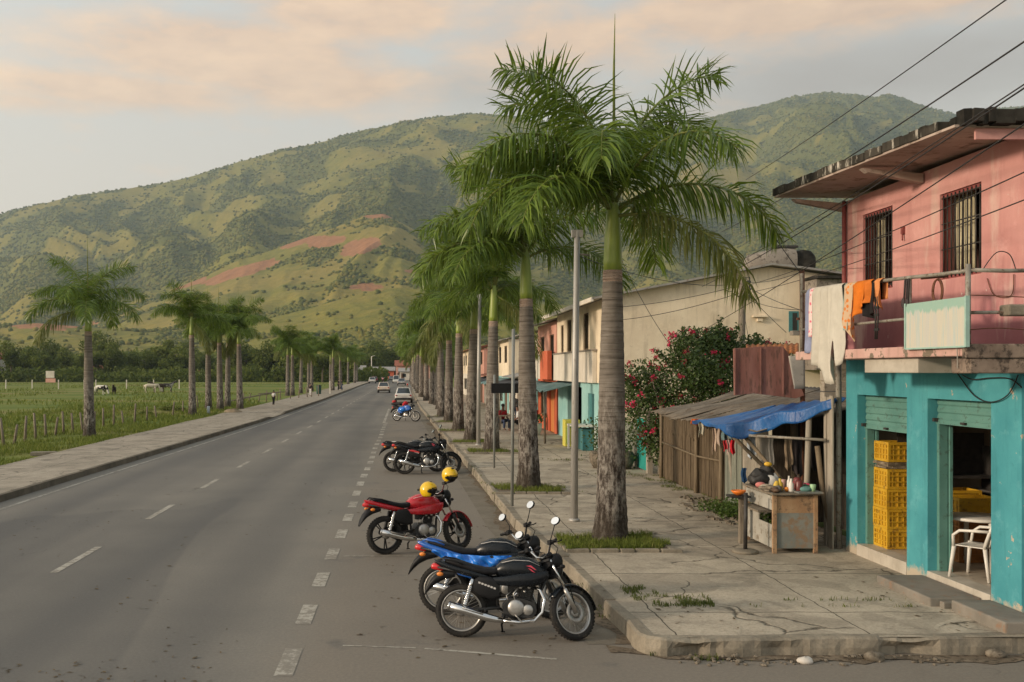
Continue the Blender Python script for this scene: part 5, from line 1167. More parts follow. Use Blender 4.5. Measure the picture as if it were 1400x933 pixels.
def leafquads(p,d,s):
    n=len(p); a=g.normal(0,1,(n,3)); a/=np.linalg.norm(a,axis=1)[:,None]; b=np.cross(a,d+.5*g.normal(0,1,(n,3))); b/=np.linalg.norm(b,axis=1)[:,None]+1e-9; s=s*g.uniform(.6,1.3,n)[:,None]
    return np.stack([p-a*s,p-b*s*.6,p+a*s,p+b*s*.6],1).reshape(-1,3)
p,d=bushpts(32000)
sp_=[]
for (x,y,z,dx,dz) in ((.9,0,3.5,.05,1.0),(1.15,0,3.4,.3,.9),(.6,.2,3.4,-.35,.75),(2.6,.2,3.1,.35,.5),(-1.3,0,2.4,-.6,.45),(-.4,0,3.1,-.5,.5),(1.9,0,3.3,.15,.7)):
    q=g.random((150,1)); sp_.append(np.concatenate([x+dx*q,y+0*q,z+dz*q],1)+g.normal(0,.05,(150,3)))
sp_=np.concatenate(sp_); p=np.concatenate([p,sp_]); d=np.concatenate([d,g.normal(0,1,sp_.shape)])
M['bleaf']=leafmat('bougainvillea_leaf',(.018,.04,.010),(.075,.12,.028),.25,1.2,.45)
V=leafquads(p,d,.048); np_mesh('foliage',V,np.arange(len(V)).reshape(-1,4),M['bleaf'],bg)
p,d=bushpts(95,1.0); p=np.concatenate([p,sp_[g.integers(0,len(sp_),14)]]); k=len(p); p=(p[:,None]+g.normal(0,.05,(k,26,3))).reshape(-1,3)
V=leafquads(p,g.normal(0,1,p.shape),.04); np_mesh('blossom',V,np.arange(len(V)).reshape(-1,4),leafmat('magenta_bract',(.45,.015,.07),(.75,.06,.16),.3,2,.6),bg)
m=MB(); r=random.Random(3)
for k in range(9):
    x=r.uniform(-1,2); m.tube([(.4+.1*k*0,0,-.1),(x*.5,r.uniform(-.3,.3),1.2),(x,r.uniform(-.4,.4),2.4),(x*1.1,0,3.0)],[.05,.035,.02,.008],5)
for (x,y,z,dx,dz) in ((.9,0,3.5,.05,1.0),(1.15,0,3.4,.3,.9),(.6,.2,3.4,-.35,.75),(2.6,.2,3.1,.35,.5)): m.tube([(x,y,z-.6),(x+dx,y,z+dz)],[.015,.005],5)
m.build('stems',M['bark'],bg)
# pots near the corner of the cream house
for i,(px,py,lab,s) in enumerate(((853,641,'round grey pot near the palm trunk','1'),(820,640,'pot plant left of the nearest palm trunk','1'))):
    p=gnd(px,py,PV); o=thing('potted_plant',lab,'plant',(p.x,p.y,PV)); m=MB(); m.lathe([(.2,0),(.30,.2),(.33,.4),(.27,.52),(.25,.52)],18); m.build('pot',M['rubble'],o)
    q=g.normal(0,.22,(500,3))*[1,1,1.3]+[0,0,.95 if i else .6]; V=leafquads(q,g.normal(0,1,q.shape),.05); np_mesh('leaves',V,np.arange(len(V)).reshape(-1,4),M['bleaf'],o)
# ------------------------------------------------------------------ motorcycles
M['tyre']=weath('tyre_rubber',(.018,.017,.016),(.03,.028,.026),(.10,.085,.065),6,.62,9,.8,.2,60)
M['chrome']=plain('chrome',(.62,.62,.62),.14,1.0,.1,8)
M['alu']=plain('cast_aluminium',(.42,.41,.39),.38,.85,.15,14)
M['wornalu']=plain('dull_aluminium',(.30,.29,.27),.5,.7,.2,14)
M['bkplast']=plain('black_plastic',(.010,.010,.011),.5,0,.2,10); M['bkplast'].node_tree.nodes['Principled BSDF'].inputs['Specular IOR Level'].default_value=.25
M['seatv']=plain('black_vinyl',(.010,.010,.012),.6,0,.2,18); M['seatv'].node_tree.nodes['Principled BSDF'].inputs['Specular IOR Level'].default_value=.22
M['engine']=plain('engine_black',(.03,.03,.03),.5,.4,.3,20)
M['blackp']=plain('black_paint',(.006,.008,.011),.24,0,.1,6); M['blackp'].node_tree.nodes['Principled BSDF'].inputs['Specular IOR Level'].default_value=.32
M['redp']=plain('red_paint',(.40,.007,.016),.26,0,.12,6,.3)
M['bluep']=plain('blue_paint',(.012,.10,.40),.3,0,.15,6,.3)
M['lens']=plain('clear_lens',(.5,.5,.48),.08,.2)
M['mirror']=plain('mirror_glass',(.85,.86,.88),.04,1.0,.02)
M['redl']=plain('red_lens',(.50,.015,.018),.22,0,.1,6,.5)
M['amber']=plain('amber_lens',(.75,.22,.02),.25,0,.1,6,.5)
M['decalr']=plain('pink_red_decal',(.55,.05,.09),.35)
M['decalw']=plain('pale_decal',(.50,.48,.46),.4)
RW=.305
def wheel(root,M0,alloy,disc,wd,rimc):
    Ry=M0@Matrix.Rotation(R(90),4,'X'); h=wd/2
    m=MB(); m.ring([(RW-.075,-h*.62),(RW-.04,-h),(RW-.012,-h*.75),(RW,-h*.25),(RW,h*.25),(RW-.012,h*.75),(RW-.04,h),(RW-.075,h*.62)],44,Ry)
    for k in range(44):      # tread blocks
        a=2*math.pi*k/44; 
        for s_ in (-1,1): m.box((0,0,0),(.006,h*.55,.022),0,0,None); T=M0@Matrix.Rotation(a,4,'Y')@Matrix.Translation((RW-.002,s_*h*.42,0)); n=8; m.v[-n:]=[tuple(T@Vector(v)) for v in m.v[-n:]]
    wo_=m.build('wheel',M['tyre'],root)
    m=MB(); m.ring([(RW-.078,-h*.7),(RW-.068,-h*.75),(RW-.066,h*.75),(RW-.078,h*.7),(RW-.09,h*.4),(RW-.09,-h*.4)],40,Ry)
    m.build('rim',rimc,wo_)
    s_=MB()
    if alloy:
        for k in range(5):
            a=2*math.pi*k/5+.3
            for da in (-.10,.10):
                T=M0@Matrix.Rotation(a,4,'Y'); 
                p0=T@Vector((.03,0,0)); p1=M0@Matrix.Rotation(a+da,4,'Y')@Vector((RW-.085,0,0)); s_.beam(p0,p1,.022,.016)
    else:
        for k in range(18):
            for q,sd in ((0,1),(1,-1)):
                a=2*math.pi*(k+.5*q)/18; p0=M0@Matrix.Rotation(a+.5*(1 if k%2 else -1),4,'Y')@Vector((.045,sd*.035,0)); p1=M0@Matrix.Rotation(a,4,'Y')@Vector((RW-.088,sd*.006,0)); s_.tube([p0,p1],.0022,4,0,False)
    s_.build('spokes',M['wornalu'] if not alloy else rimc,wo_)
    m=MB(); m.lathe([(.03,-.07),(.05,-.06),(.055,-.03),(.035,0),(.055,.03),(.065,.06),(.03,.07)],18,Ry); m.lathe([(.012,-.11),(.012,.11)],8,Ry); m.build('hub',M['wornalu'],wo_)
    if disc: m=MB(); m.ring([(.07,.066),(.125,.066),(.125,.072),(.07,.072)],28,Ry); m.build('brake_disc',M['wornalu'],wo_)
    return wo_
def arcsheet(m,r,a0,a1,w,M0,n=18,depth=.03):
    def fn(u,v):
        a=R(a0+(a1-a0)*u); y=(v-.5)*2; rr=r-depth*abs(y)**2.2
        return M0@Vector((rr*math.cos(a),y*w/2,rr*math.sin(a)))
    m.grid(fn,n,8)
def motorcycle(loc,rz,steer,label,body,lean=0,alloy=False,tail=None,side=None,decal=None,scale=1.05,group='motorcycles parked nose to the kerb',chromebar=True,lower=True,stand=True,mirrors=(1,1)):
    root=thing('motorcycle',label,'motorcycle',loc,rz,group,rot=(R(lean),0,rz)); root.scale=(scale,)*3
    B=lambda m,nm,mt,p=None,**k: m.build(nm,mt,p or root,**k)
    tail=tail or body; side=side or M['bkplast']
    H=Vector((.98,0,.80)); d=Vector((.438,0,-.899)); FA=Vector((1.285,0,RW))
    S=Matrix.Translation(H)@Matrix.Rotation(R(steer),4,-d)@Matrix.Translation(-H)
    rimc=M['bkplast'] if alloy=='black' else M['alu']
    wheel(root,Matrix.Translation((0,0,RW)),alloy,False,.105,M['alu'] if not alloy else rimc)
    wheel(root,S@Matrix.Translation(FA),bool(alloy) and alloy!='rear',True,.09,M['alu'] if alloy in (False,'rear') else rimc)
    # fork, fender, lamp, bars
    for s_ in (-1,1):
        y=s_*.088; top=H-d*.10+Vector((.045,y,0)); mid=top.lerp(FA+Vector((0,y,0)),.55); bot=FA+Vector((-.005,y,-.01))
        f=MB().tube([top,mid],.0165,10).xf(S); fo=B(f,'fork',M['chrome'])
        f=MB().tube([mid,mid.lerp(bot,.2),bot],[.022,.027,.026],10).xf(S); B(f,'fork_slider',M['alu'] if not alloy else M['engine'],fo)
    m=MB(); arcsheet(m,RW+.035,8,150,.13,S@Matrix.Translation(FA)); 
    for s_ in (-1,1): m.beam(S@(FA+Vector((0,s_*.075,.05))),S@(FA+Vector((-.05,s_*.07,RW+.0))),.012,.004)
    B(m,'front_fender',body if body!=M['bluep'] else M['wornalu'],solid=.004)
    m=MB(); m.beam(H-d*.1+Vector((.04,-.10,0)),H-d*.1+Vector((.04,.10,0)),.05,.025); m.beam(H+d*.10+Vector((.045,-.10,0)),H+d*.10+Vector((.045,.10,0)),.05,.03); m.xf(S); B(m,'fork_clamp',M['engine'])
    LT=S@Matrix.Translation(H+Vector((.14,0,-.005)))@Matrix.Rotation(R(90),4,'Y')
    m=MB(); m.lathe([(.04,-.10),(.085,-.06),(.10,-.01),(.10,.02)],20,LT); hl_=B(m,'headlamp',M['bkplast'])
    m=MB(); m.lathe([(.093,.02),(.085,.035),(.05,.05),(.0,.055)],20,LT,0,True,False); B(m,'lamp_lens',M['lens'],hl_)
    m=MB(); m.loft([(-.10,0,.02,.10,.05),(-.02,0,.055,.125,.09),(.05,0,.06,.12,.10),(.09,0,.06,.09,.07)],14,2.6); m.xf(S@Matrix.Translation(H+Vector((.09,0,.03)))); B(m,'headlamp_cowl',M['bkplast'] if body!=M['bluep'] else M['bkplast'])
    m=MB(); 
    for s_ in (-1,1): m.lathe([(.045,0),(.05,.02),(.045,.045),(.0,.047)],14,S@Matrix.Translation(H+Vector((.02,s_*.055,.13)))@Matrix.Rotation(R(-35),4,'Y'))
    B(m,'instruments',M['bkplast'])
    pts=[(.88,-.37,1.055),(.915,-.22,1.06),(.945,-.12,.955),(.955,0,.925),(.945,.12,.955),(.915,.22,1.06),(.88,.37,1.055)]
    hb_=B(MB().tube([S@Vector(p) for p in pts],.0115,8),'handlebar',M['chrome'] if chromebar else M['bkplast'])
    for s_ in (-1,1):
        m=MB().tube([S@Vector((.873,s_*.385,1.055)),S@Vector((.905,s_*.265,1.06))],.018,10); B(m,'grip',M['bkplast'],hb_)
        m=MB(); m.box((0,0,0),(.05,.06,.045)); m.xf(S@Matrix.Translation((.905,s_*.23,1.06))); m.tube([S@Vector((.94,s_*.22,1.06)),S@Vector((.965,s_*.30,1.058)),S@Vector((.945,s_*.40,1.055))],[.008,.007,.006],6); B(m,'lever',M['bkplast'],hb_)
        if mirrors[0 if s_<0 else 1]:
            m=MB(); m.tube([S@Vector((.91,s_*.22,1.075)),S@Vector((.925,s_*.25,1.15)),S@Vector((.915,s_*.33,1.245))],.006,6)
            MT=S@Matrix.Translation((.905,s_*.375,1.275))@Matrix.Rotation(R(10),4,'Y')@Matrix.Rotation(R(12),4,'Z')
            m.ell((0,0,0),(.018,.066,.048),16,8,MT); mi_=B(m,'mirror',M['bkplast'])
            m=MB(); m.lathe([(.0,.0),(.06,0)],20,MT@Matrix.Translation((-.0192,0,0))@Matrix.Diagonal((1,1,.72,1))@Matrix.Rotation(R(-90),4,'Y'),0,False,False); B(m,'mirror_glass',M['mirror'],mi_)
    # bodywork
    m=MB(); m.loft([(.40,0,.775,.085,.055),(.46,0,.79,.125,.095),(.56,0,.795,.15,.135),(.70,0,.80,.165,.148),(.82,0,.785,.155,.135),(.92,0,.76,.105,.10),(.965,0,.75,.055,.055)],20,2.4); tk=B(m,'fuel_tank',body)
    for s_ in (-1,1):
        m=MB(); m.loft([(.34,s_*.10,.665,.02,.035),(.50,s_*.135,.665,.03,.055),(.66,s_*.155,.68,.035,.075),(.82,s_*.15,.69,.035,.085),(.95,s_*.115,.72,.03,.07),(1.0,s_*.08,.75,.015,.035)],12,2.4); B(m,'tank_shroud',body,tk)
        if decal:
            m=MB(); y0=s_*.1665; m.prism([(.745,.845),(.80,.852),(.865,.80),(.84,.805),(.80,.83)],y0-s_*.01,y0); m.prism([(.765,.82),(.80,.812),(.85,.77),(.82,.78)],y0-s_*.006,y0+s_*.003); B(m,'emblem',decal,tk)
        m=MB(); m.prism([(.52,.735),(.80,.72),(.93,.79),(.80,.735),(.52,.75)],s_*.165,s_*.17); 
        m=MB(); m.tube([(.465,s_*.118,.872),(.60,s_*.14,.905),(.78,s_*.135,.90),(.90,s_*.10,.845)],.004,6); B(m,'tank_stripe',M['decalw'],tk)
    m=MB(); m.loft([(-.20,0,.872,.06,.012),(-.15,0,.868,.09,.028),(0,0,.835,.115,.042),(.14,0,.79,.125,.045),(.27,0,.765,.125,.042),(.38,0,.765,.105,.045),(.47,0,.80,.085,.05),(.50,0,.825,.05,.03)],18,2.8); B(m,'seat',M['seatv'])
    m=MB(); m.loft([(-.325,0,.868,.035,.014),(-.26,0,.843,.075,.036),(-.13,0,.80,.105,.05),(.05,0,.755,.125,.05),(.22,0,.715,.125,.045),(.32,0,.69,.10,.035)],16,2.8); B(m,'tail_cowl',tail)
    for s_ in (-1,1):
        m=MB(); m.tube([(-.26,s_*.06,.88),(-.21,s_*.12,.905),(-.08,s_*.135,.885),(.02,s_*.13,.845)],.011,8); B(m,'grab_rail',M['bkplast'] if tail!=M['bluep'] else M['bluep'])
        m=MB(); m.loft([(.12,s_*.115,.60,.012,.05),(.20,s_*.125,.60,.02,.11),(.34,s_*.125,.58,.022,.13),(.44,s_*.115,.56,.015,.09)],12,3); B(m,'side_panel',side)
    if decal:
        m=MB()
        for k in range(6): m.prism([(.20+.035*k,.655-.012*k),(.226+.035*k,.648-.012*k),(.222+.035*k,.628-.012*k),(.198+.035*k,.635-.012*k)],-.1475,-.1500)
        B(m,'side_script',M['decalw'])
    m=MB(); m.loft([(-.36,0,.80,.03,.02),(-.335,0,.805,.052,.038),(-.27,0,.795,.06,.04),(-.22,0,.785,.05,.03)],12,2.6); B(m,'tail_light',M['redl'])
    for s_ in (-1,1):
        m=MB(); m.tube([(-.23,s_*.06,.735),(-.24,s_*.14,.73)],.008,6); m.ell((-.245,s_*.16,.73),(.04,.025,.025),10,8); B(m,'indicator',M['amber'])
        m=MB(); m.tube([Vector((1.06,s_*.06,.80)),Vector((1.07,s_*.16,.80))],.008,6); m.ell((1.075,s_*.185,.80),(.035,.028,.025),10,8); m.xf(S); B(m,'indicator',M['bkplast'])
    m=MB(); m.loft([(-.435,0,.475,.05,.012),(-.41,0,.53,.07,.035),(-.365,0,.60,.08,.055),(-.30,0,.665,.085,.062),(-.21,0,.71,.085,.06),(-.08,0,.73,.08,.045)],12,2.6); B(m,'rear_fender',M['bkplast'])
    
    # chassis
    m=MB(); m.tube([H+d*.02,(.70,0,.70),(.30,0,.67)],.025,8); m.tube([H+d*.06,(.90,0,.52),(.88,0,.28)],.02,8)
    for s_ in (-1,1):
        m.tube([(.42,s_*.085,.68),(.05,s_*.10,.74),(-.28,s_*.07,.80)],.014,6); m.tube([(.42,s_*.085,.36),(.40,s_*.085,.68)],.016,6)
        m.tube([(.44,s_*.10,.36),(0,s_*.095,RW)],.02,8); m.tube([(.88,0,.28),(.62,s_*.09,.22),(.42,s_*.085,.34)],.014,6)
    m.tube([(.48,-.24,.28),(.48,.24,.28)],.014,8); m.tube([(.28,-.20,.33),(.28,.20,.33)],.012,8); B(m,'frame',M['engine'])
    for s_ in (-1,1):
        a=Vector((.03,s_*.125,.34)); b=Vector((.13,s_*.12,.68)); q=(b-a).to_track_quat('Z','Y').to_matrix().to_4x4(); L=(b-a).length; pr=[(.012,0),(.012,.05)]
        for k in range(11): z=.05+(L-.13)*k/11; pr+=[(.03,z),(.031,z+.009),(.022,z+.014)]
        pr+=[(.024,L-.08),(.024,L),(.01,L)]
        m=MB(); m.lathe(pr,12,Matrix.Translation(a)@q); B(m,'shock_absorber',M['chrome'] if s_<0 else M['engine'])
    # engine
    m=MB(); m.prism([(.50,.26),(.82,.25),(.87,.33),(.85,.42),(.72,.47),(.55,.47),(.47,.38)],-.115,.115)
    T=Matrix.Translation((.73,0,.46))@Matrix.Rotation(R(14),4,'Y')
    for k in range(8): 
        n=len(m.v); w_=.165 if k<7 else .15; m.box((0,0,.012+.022*k),(w_,w_+.02,.011)); m.v[n:]=[tuple(T@Vector(v)) for v in m.v[n:]]
    n=len(m.v); m.box((0,0,.09),(.12,.13,.18)); m.box((0,0,.205),(.17,.17,.05)); m.box((.0,0,.245),(.11,.12,.04)); m.v[n:]=[tuple(T@Vector(v)) for v in m.v[n:]]
    m.box((.60,0,.575),(.13,.09,.10)); m.tube([(.66,0,.57),(.74,0,.56)],.03,8); en=B(m,'engine',M['engine'],bevel=.006)
    Y0=Matrix.Rotation(R(90),4,'X')
    for s_ in (-1,1):
        m=MB(); q=1 if s_<0 else -1
        m.lathe([(.095,.112),(.095,.13),(.086,.142),(.05,.150),(.0,.152)],24,Matrix.Translation((.63,0,.365))@Matrix.Rotation(R(90*q),4,'X'),0,True,False)
        m.lathe([(.062,.112),(.062,.128),(.05,.138),(.0,.139)],20,Matrix.Translation((.765,0,.345))@Matrix.Rotation(R(90*q),4,'X'),0,True,False); B(m,'engine_cover',M['alu'],en)
    m=MB()
    for (x,z,r_) in ((.68,.60,.025),(.78,.60,.022),(.73,.55,.016),(.80,.66,.02),(.70,.66,.018)): m.lathe([(r_,-.108),(r_,-.09)],10,Matrix.Translation((x,0,z))@Matrix.Rotation(0,4,'X')@Y0.inverted()) ; m.lathe([(0,0),(r_,0),(r_*.8,.012),(0,.014)],10,Matrix.Translation((x,-.098,z))@Y0)
    m.tube([(.62,-.12,.45),(.60,-.13,.52),(.66,-.11,.60)],.008,6); m.tube([(.55,-.10,.40),(.52,-.11,.50),(.60,-.06,.56)],.006,6); B(m,'engine_fittings',M['alu'],en)
    m=MB(); m.tube([(.80,-.02,.60),(.90,-.05,.57),(.955,-.085,.46),(.93,-.105,.32),(.84,-.13,.225),(.66,-.15,.205),(.46,-.155,.225)],.021,10); ex=B(m,'exhaust',M['chrome'] if lower else M['wornalu'])
    m=MB(); m.tube([(.48,-.155,.222),(.40,-.16,.235),(.30,-.165,.255),(.05,-.175,.325),(-.13,-.18,.375)],[.024,.04,.046,.052,.054],16); m.tube([(-.13,-.18,.375),(-.15,-.181,.381)],[.056,.045],16); B(m,'silencer',M['chrome'],ex)
    m=MB(); m.tube([(.26,-.215,.30),(.02,-.232,.368)],[.026,.030],8,0,True,True,.35); B(m,'heat_shield',M['chrome'] if body!=M['redp'] else M['wornalu'],ex)
    m=MB(); m.prism([(.02,.33),(.02,.42),(.42,.46),(.42,.34)],.085,.10); B(m,'chain_guard',M['bkplast'])
    m=MB(); m.tube([(.50,.11,.235),(.46,.19,.13),(.47,.215,.045)],[.013,.013,.011],8); m.box((.475,.225,.040),(.05,.03,.012)); 
    if stand: B(m,'kickstand',M['bkplast'])
    m=MB(); m.tube([(.58,-.12,.33),(.70,-.17,.21),(.80,-.17,.22)],.009,6); m.box((.815,-.17,.225),(.05,.05,.015)); B(m,'brake_pedal',M['wornalu'])
    for s_ in (-1,1): m=MB(); m.tube([(.53,s_*.13,.27),(.53,s_*.25,.275)],.019,8); B(m,'footpeg',M['bkplast'])
    # cables
    m=MB(); 
    for s_ in (-1,1): m.tube([S@Vector((.93,s_*.22,1.06)),S@Vector((1.07,s_*.14,1.02)),Vector((1.06,s_*.06,.90)),Vector((.92,s_*.05,.74))],.005,5)
    B(m,'control_cables',M['bkplast'])
    return root
def place(pr,pf): 
    a,b=gnd(*pr),gnd(*pf); return a,math.atan2(b.y-a.y,b.x-a.x)
a,h=place((631,871),(789,876)); b1=motorcycle(a,h,38,'nearest black motorcycle with chrome silencer and spoked wheels, at the corner',M['blackp'],-6,False,decal=M['decalr'],scale=1.03)
a,h=place((606,840),(757,846)); b2=motorcycle(a,h,34,'black motorcycle with bright blue tail, parked just behind the nearest one',M['blackp'],-6,'rear',tail=M['bluep'],side=M['bluep'],scale=1.07)
a,h=place((527,758),(642,750)); b3=motorcycle(a,h,24,'red motorcycle with two yellow helmets hung on its bars',M['redp'],-5,'black',scale=1.08,decal=None,mirrors=(0,0))
a,h=place((553,648.5),(624,649)); b4=motorcycle(a,h,20,'black motorcycle with red side stripe and alloy wheels in the middle distance',M['blackp'],-6,'black',scale=1.1,decal=M['decalr'],chromebar=False)
a=a+Vector((-.35,.75,0)); b5=motorcycle(a,h+.06,15,'dark motorcycle half hidden behind the black one with the red stripe',M['blackp'],-6,'black',tail=M['blackp'],scale=1.06,mirrors=(0,0))
a,h=place((542.5,575.7),(574.5,576.8)); b6=motorcycle(a,h,10,'blue motorcycle loaded with bags, farthest of the parked row',M['bluep'],-4,False,tail=M['bkplast'],side=M['bluep'],scale=1.08)
# crumpled blue plastic over the second motorcycle's flank
def wpt(o,p):
    bpy.context.view_layer.update(); return o.matrix_world@Vector(p)
m=MB(); r=random.Random(8)
def crump(u,v):
    x=-.12+.96*u; top=np.interp(u,[0,.3,.6,1],[.80,.745,.74,.80]); bot=np.interp(u,[0,.3,.6,1],[.72,.58,.55,.66])
    y=-.155-.028*math.sin(u*23+v*3)-.018*math.sin(u*41-v*7)-.03*math.sin(v*3.1)
    return wpt(b2,(x,y,top+(bot-top)*v))
bpy.context.view_layer.update(); MW2=b2.matrix_world.copy()
m.grid(lambda u,v: MW2@Vector((-.12+.96*u,-.185-.022*math.sin(u*23+v*3)-.018*math.sin(u*41-v*7)-.03*math.sin(v*3.1),np.interp(u,[0,.3,.6,1],[.80,.745,.735,.745])*(1-v)+v*np.interp(u,[0,.3,.6,.85,1],[.76,.58,.55,.64,.735]))),60,12)
M['bcloth']=plain('blue_plastic_sheet',(.012,.17,.62),.3,0,.25,14,.3)
tag(m.build('plastic_sheet',M['bcloth'],solid=.004),'crumpled bright blue plastic sheet tucked along the second motorcycle','sheet')
# red stripe on fourth
m=MB(); m.loft([(.13,-.147,.66,.006,.012),(.25,-.152,.645,.008,.028),(.42,-.143,.60,.006,.022)],10,2.4); m.build('side_stripe',M['redl'],b4)
m=MB(); m.loft([(-.36,0,.90,.05,.012),(-.2,0,.90,.09,.018),(-.02,0,.865,.10,.012)],10,2.6); m.build('tail_top',M['decalw'],b4)
# helmets
def helmet(p,rot,label):
    o=thing('helmet',label,'helmet',p,0,'yellow helmets on the red motorcycle',rot=rot)
    m=MB(); n,k=28,18; vs=[]; rx,ry,rz_=.148,.125,.14
    for i in range(k+1):
        a=math.pi*i/k
        for j in range(n): w_=2*math.pi*j/n; vs.append((rx*math.sin(a)*math.cos(w_),ry*math.sin(a)*math.sin(w_),rz_*math.cos(a)))
    fs=[]
    for i in range(k):
        for j in range(n):
            a=math.pi*(i+.5)/k; w_=2*math.pi*(j+.5)/n; x,y,z=rx*math.sin(a)*math.cos(w_),ry*math.sin(a)*math.sin(w_),rz_*math.cos(a)
            if z<-.105 or (x>.045 and z<.035) : continue
            fs.append((i*n+j,(i+1)*n+j,(i+1)*n+(j+1)%n,i*n+(j+1)%n))
    m.add(vs,fs,0,True); m.build('shell',M['yel'],o,solid=.012)
    m=MB(); m.ell((-.004,0,-.005),(.135,.113,.128),20,12); m.v=[(x,y,max(z,-.115)) for x,y,z in m.v]; m.build('lining',M['bkplast'],o)
    m=MB(); m.grid(lambda u,v:(.146*math.cos((u-.5)*2.0),.128*math.sin((u-.5)*2.0)*1.0,.045-.07*v),14,4); m.build('visor',M['bkplast'],o,solid=.004)
    for s_ in (-1,1): m=MB(); m.lathe([(0,0),(.022,0),(.02,.01),(0,.012)],12,Matrix.Translation((.02,s_*.127,-.01))@Matrix.Rotation(R(-90*s_),4,'X')); m.build('visor_screw',M['bkplast'],o)
    m=MB(); m.box((.03,0,.137),(.07,.05,.012)); m.build('vent',M['bkplast'],o,bevel=.004)
    return o
M['yel']=plain('yellow_helmet',(.74,.46,.008),.28,0,.06,6,.4)
bpy.context.view_layer.update(); MW=b3.matrix_world
helmet(at(586,670,17.15),(0,R(-4),R(-12)),'yellow helmet hung over the tank of the red motorcycle')
helmet(at(615,650,17.6),(R(8),R(12),R(-40)),'yellow helmet perched on the handlebar of the red motorcycle')
# load of the blue motorcycle
bpy.context.view_layer.update(); MW=b6.matrix_world.copy()
m=MB(); m.ell((0,0,0),(.28,.2,.15),14,10); m.v=[(x+.02*math.sin(z*40),y+.02*math.sin(x*30),z+.02*math.sin(x*25+y*20)) for x,y,z in m.v]; m.xf(MW@Matrix.Translation((.45,-.12,.68))); tag(m.build('bag',M['bcloth']),'bright blue bag slung over the far blue motorcycle','bag')
m=MB(); m.ell((0,0,0),(.15,.2,.14),12,8); m.v=[(x+.03*math.sin(z*30),y,z+.03*math.sin(x*25)) for x,y,z in m.v]; m.xf(MW@Matrix.Translation((.55,0,1.0))); tag(m.build('jacket',clothmat('red_jacket',(.5,.03,.04))),'red jacket heaped on the tank of the blue motorcycle','jacket')
m=MB(); m.loft([(-.35,0,.98,.14,.05),(-.1,0,.99,.16,.09),(.25,0,.96,.15,.07)],10,3); m.xf(MW); tag(m.build('bag',M['seatv']),'black bag strapped on the seat of the blue motorcycle','bag')
m=MB(); m.ell((-.25,0,1.12),(.12,.11,.08),12,8); m.xf(MW); tag(m.build('cap',clothmat('red_cap',(.5,.05,.05))),'small red bundle on the rear of the blue motorcycle','bundle')
# ------------------------------------------------------------------ cars
M['glass']=plain('car_glass',(.025,.032,.036),.08,0,.2,3,.4)
M['carw']=plain('white_car_paint',(.60,.58,.53),.25,0,.04,2,.5); M['carc']=plain('cream_car_paint',(.62,.50,.39),.28,0,.04,2,.5); M['cargrey']=plain('silver_paint',(.36,.36,.35),.25,.4,.05,2,.4); M['carred']=plain('dark_red_car',(.25,.03,.03),.3,0,.05,2,.4)
def car(loc,rz,paint,label,hgt=1.45,van=False,group='cars on the road'):
    o=thing('car',label,'car',loc,rz,group); L=4.2
    m=MB(); m.loft([(-2.1,0,.62,.70,.20),(-2.05,0,.60,.80,.30),(-1.6,0,.61,.85,.34),(0,0,.60,.86,.35),(1.4,0,.57,.85,.31),(1.95,0,.52,.78,.25),(2.08,0,.50,.66,.16)],20,5); m.build('body',paint,o)
    rb,rt=(-2.0,-1.85) if van else (-1.75,-1.05); ft,fb=(.9,1.5) if van else (.45,1.15)
    def fr(x,y,z): return (x,y,z)
    zt=hgt; m=MB(); q=[(rb,-.78,.88),(fb,-.78,.88),(fb,.78,.88),(rb,.78,.88),(rt,-.60,zt),(ft,-.60,zt),(ft,.60,zt),(rt,.60,zt)]
    m.add(q,[(4,5,6,7),(0,1,5,4),(2,3,7,6),(1,2,6,5),(3,0,4,7)]); m.build('cabin',paint,o,bevel=.06)
    def pane(a,b,c,d,off): 
        A,B_,C2,D2=[Vector(p) for p in (a,b,c,d)]; ce=(A+B_+C2+D2)/4; n=Vector(off)
        return MB().add([ce+(p-ce)*.84+n for p in (A,B_,C2,D2)],[(0,1,2,3)])
    pane(q[3],q[0],q[4],q[7],(-.012,0,.006)).build('rear_window',M['glass'],o,solid=.006); pane(q[1],q[2],q[6],q[5],(.012,0,.006)).build('windscreen',M['glass'],o,solid=.006)
    pane(q[0],q[1],q[5],q[4],(0,-.012,.003)).build('side_window',M['glass'],o,solid=.006); pane(q[2],q[3],q[7],q[6],(0,.012,.003)).build('side_window',M['glass'],o,solid=.006)
    for s_ in (-1,1):
        m=MB(); m.box((-2.05,s_*.66,.74),(.10,.22,.14)); m.build('tail_light',M['redl'],o,bevel=.02); m=MB(); m.box((2.0,s_*.6,.60),(.14,.26,.13)); m.build('headlight',M['lens'],o,bevel=.02)
        for x in (-1.3,1.3):
            m=MB(); m.lathe([(.2,-.1),(.30,-.09),(.31,0),(.30,.09),(.2,.1)],20,Matrix.Translation((x,s_*.78,.31))@Matrix.Rotation(R(90),4,'X')); wq=m.build('wheel',M['tyre'],o); m=MB(); m.lathe([(0,-.108),(.19,-.104),(.19,.104),(0,.108)],16,Matrix.Translation((x,s_*.78,.31))@Matrix.Rotation(R(90),4,'X'),0,True,False); m.build('hubcap',M['alu'],wq)
    m=MB(); m.box((-2.11,0,.42),(.10,1.6,.16)); m.build('bumper',M['bkplast'],o,bevel=.03); m=MB(); m.box((-2.13,0,.62),(.02,.42,.12)); m.build('licence_plate',M['decalw'],o)
    return o
car((-.38,98,0),R(90),M['carw'],'white sedan parked behind the blue motorcycle',1.48); 
car((-3.3,140,0),R(90),M['carc'],'cream hatchback driving away in the right lane',1.5)
car((-2.7,240,0),R(-90),M['carw'],'pale van coming up in the far distance',1.9,True)
car((-4.6,290,0),R(90),M['cargrey'],'grey car far down the road before the red-roofed building',1.4)
car((-8.3,236,0),R(90),M['carw'],'white car at the far left kerb',1.5)
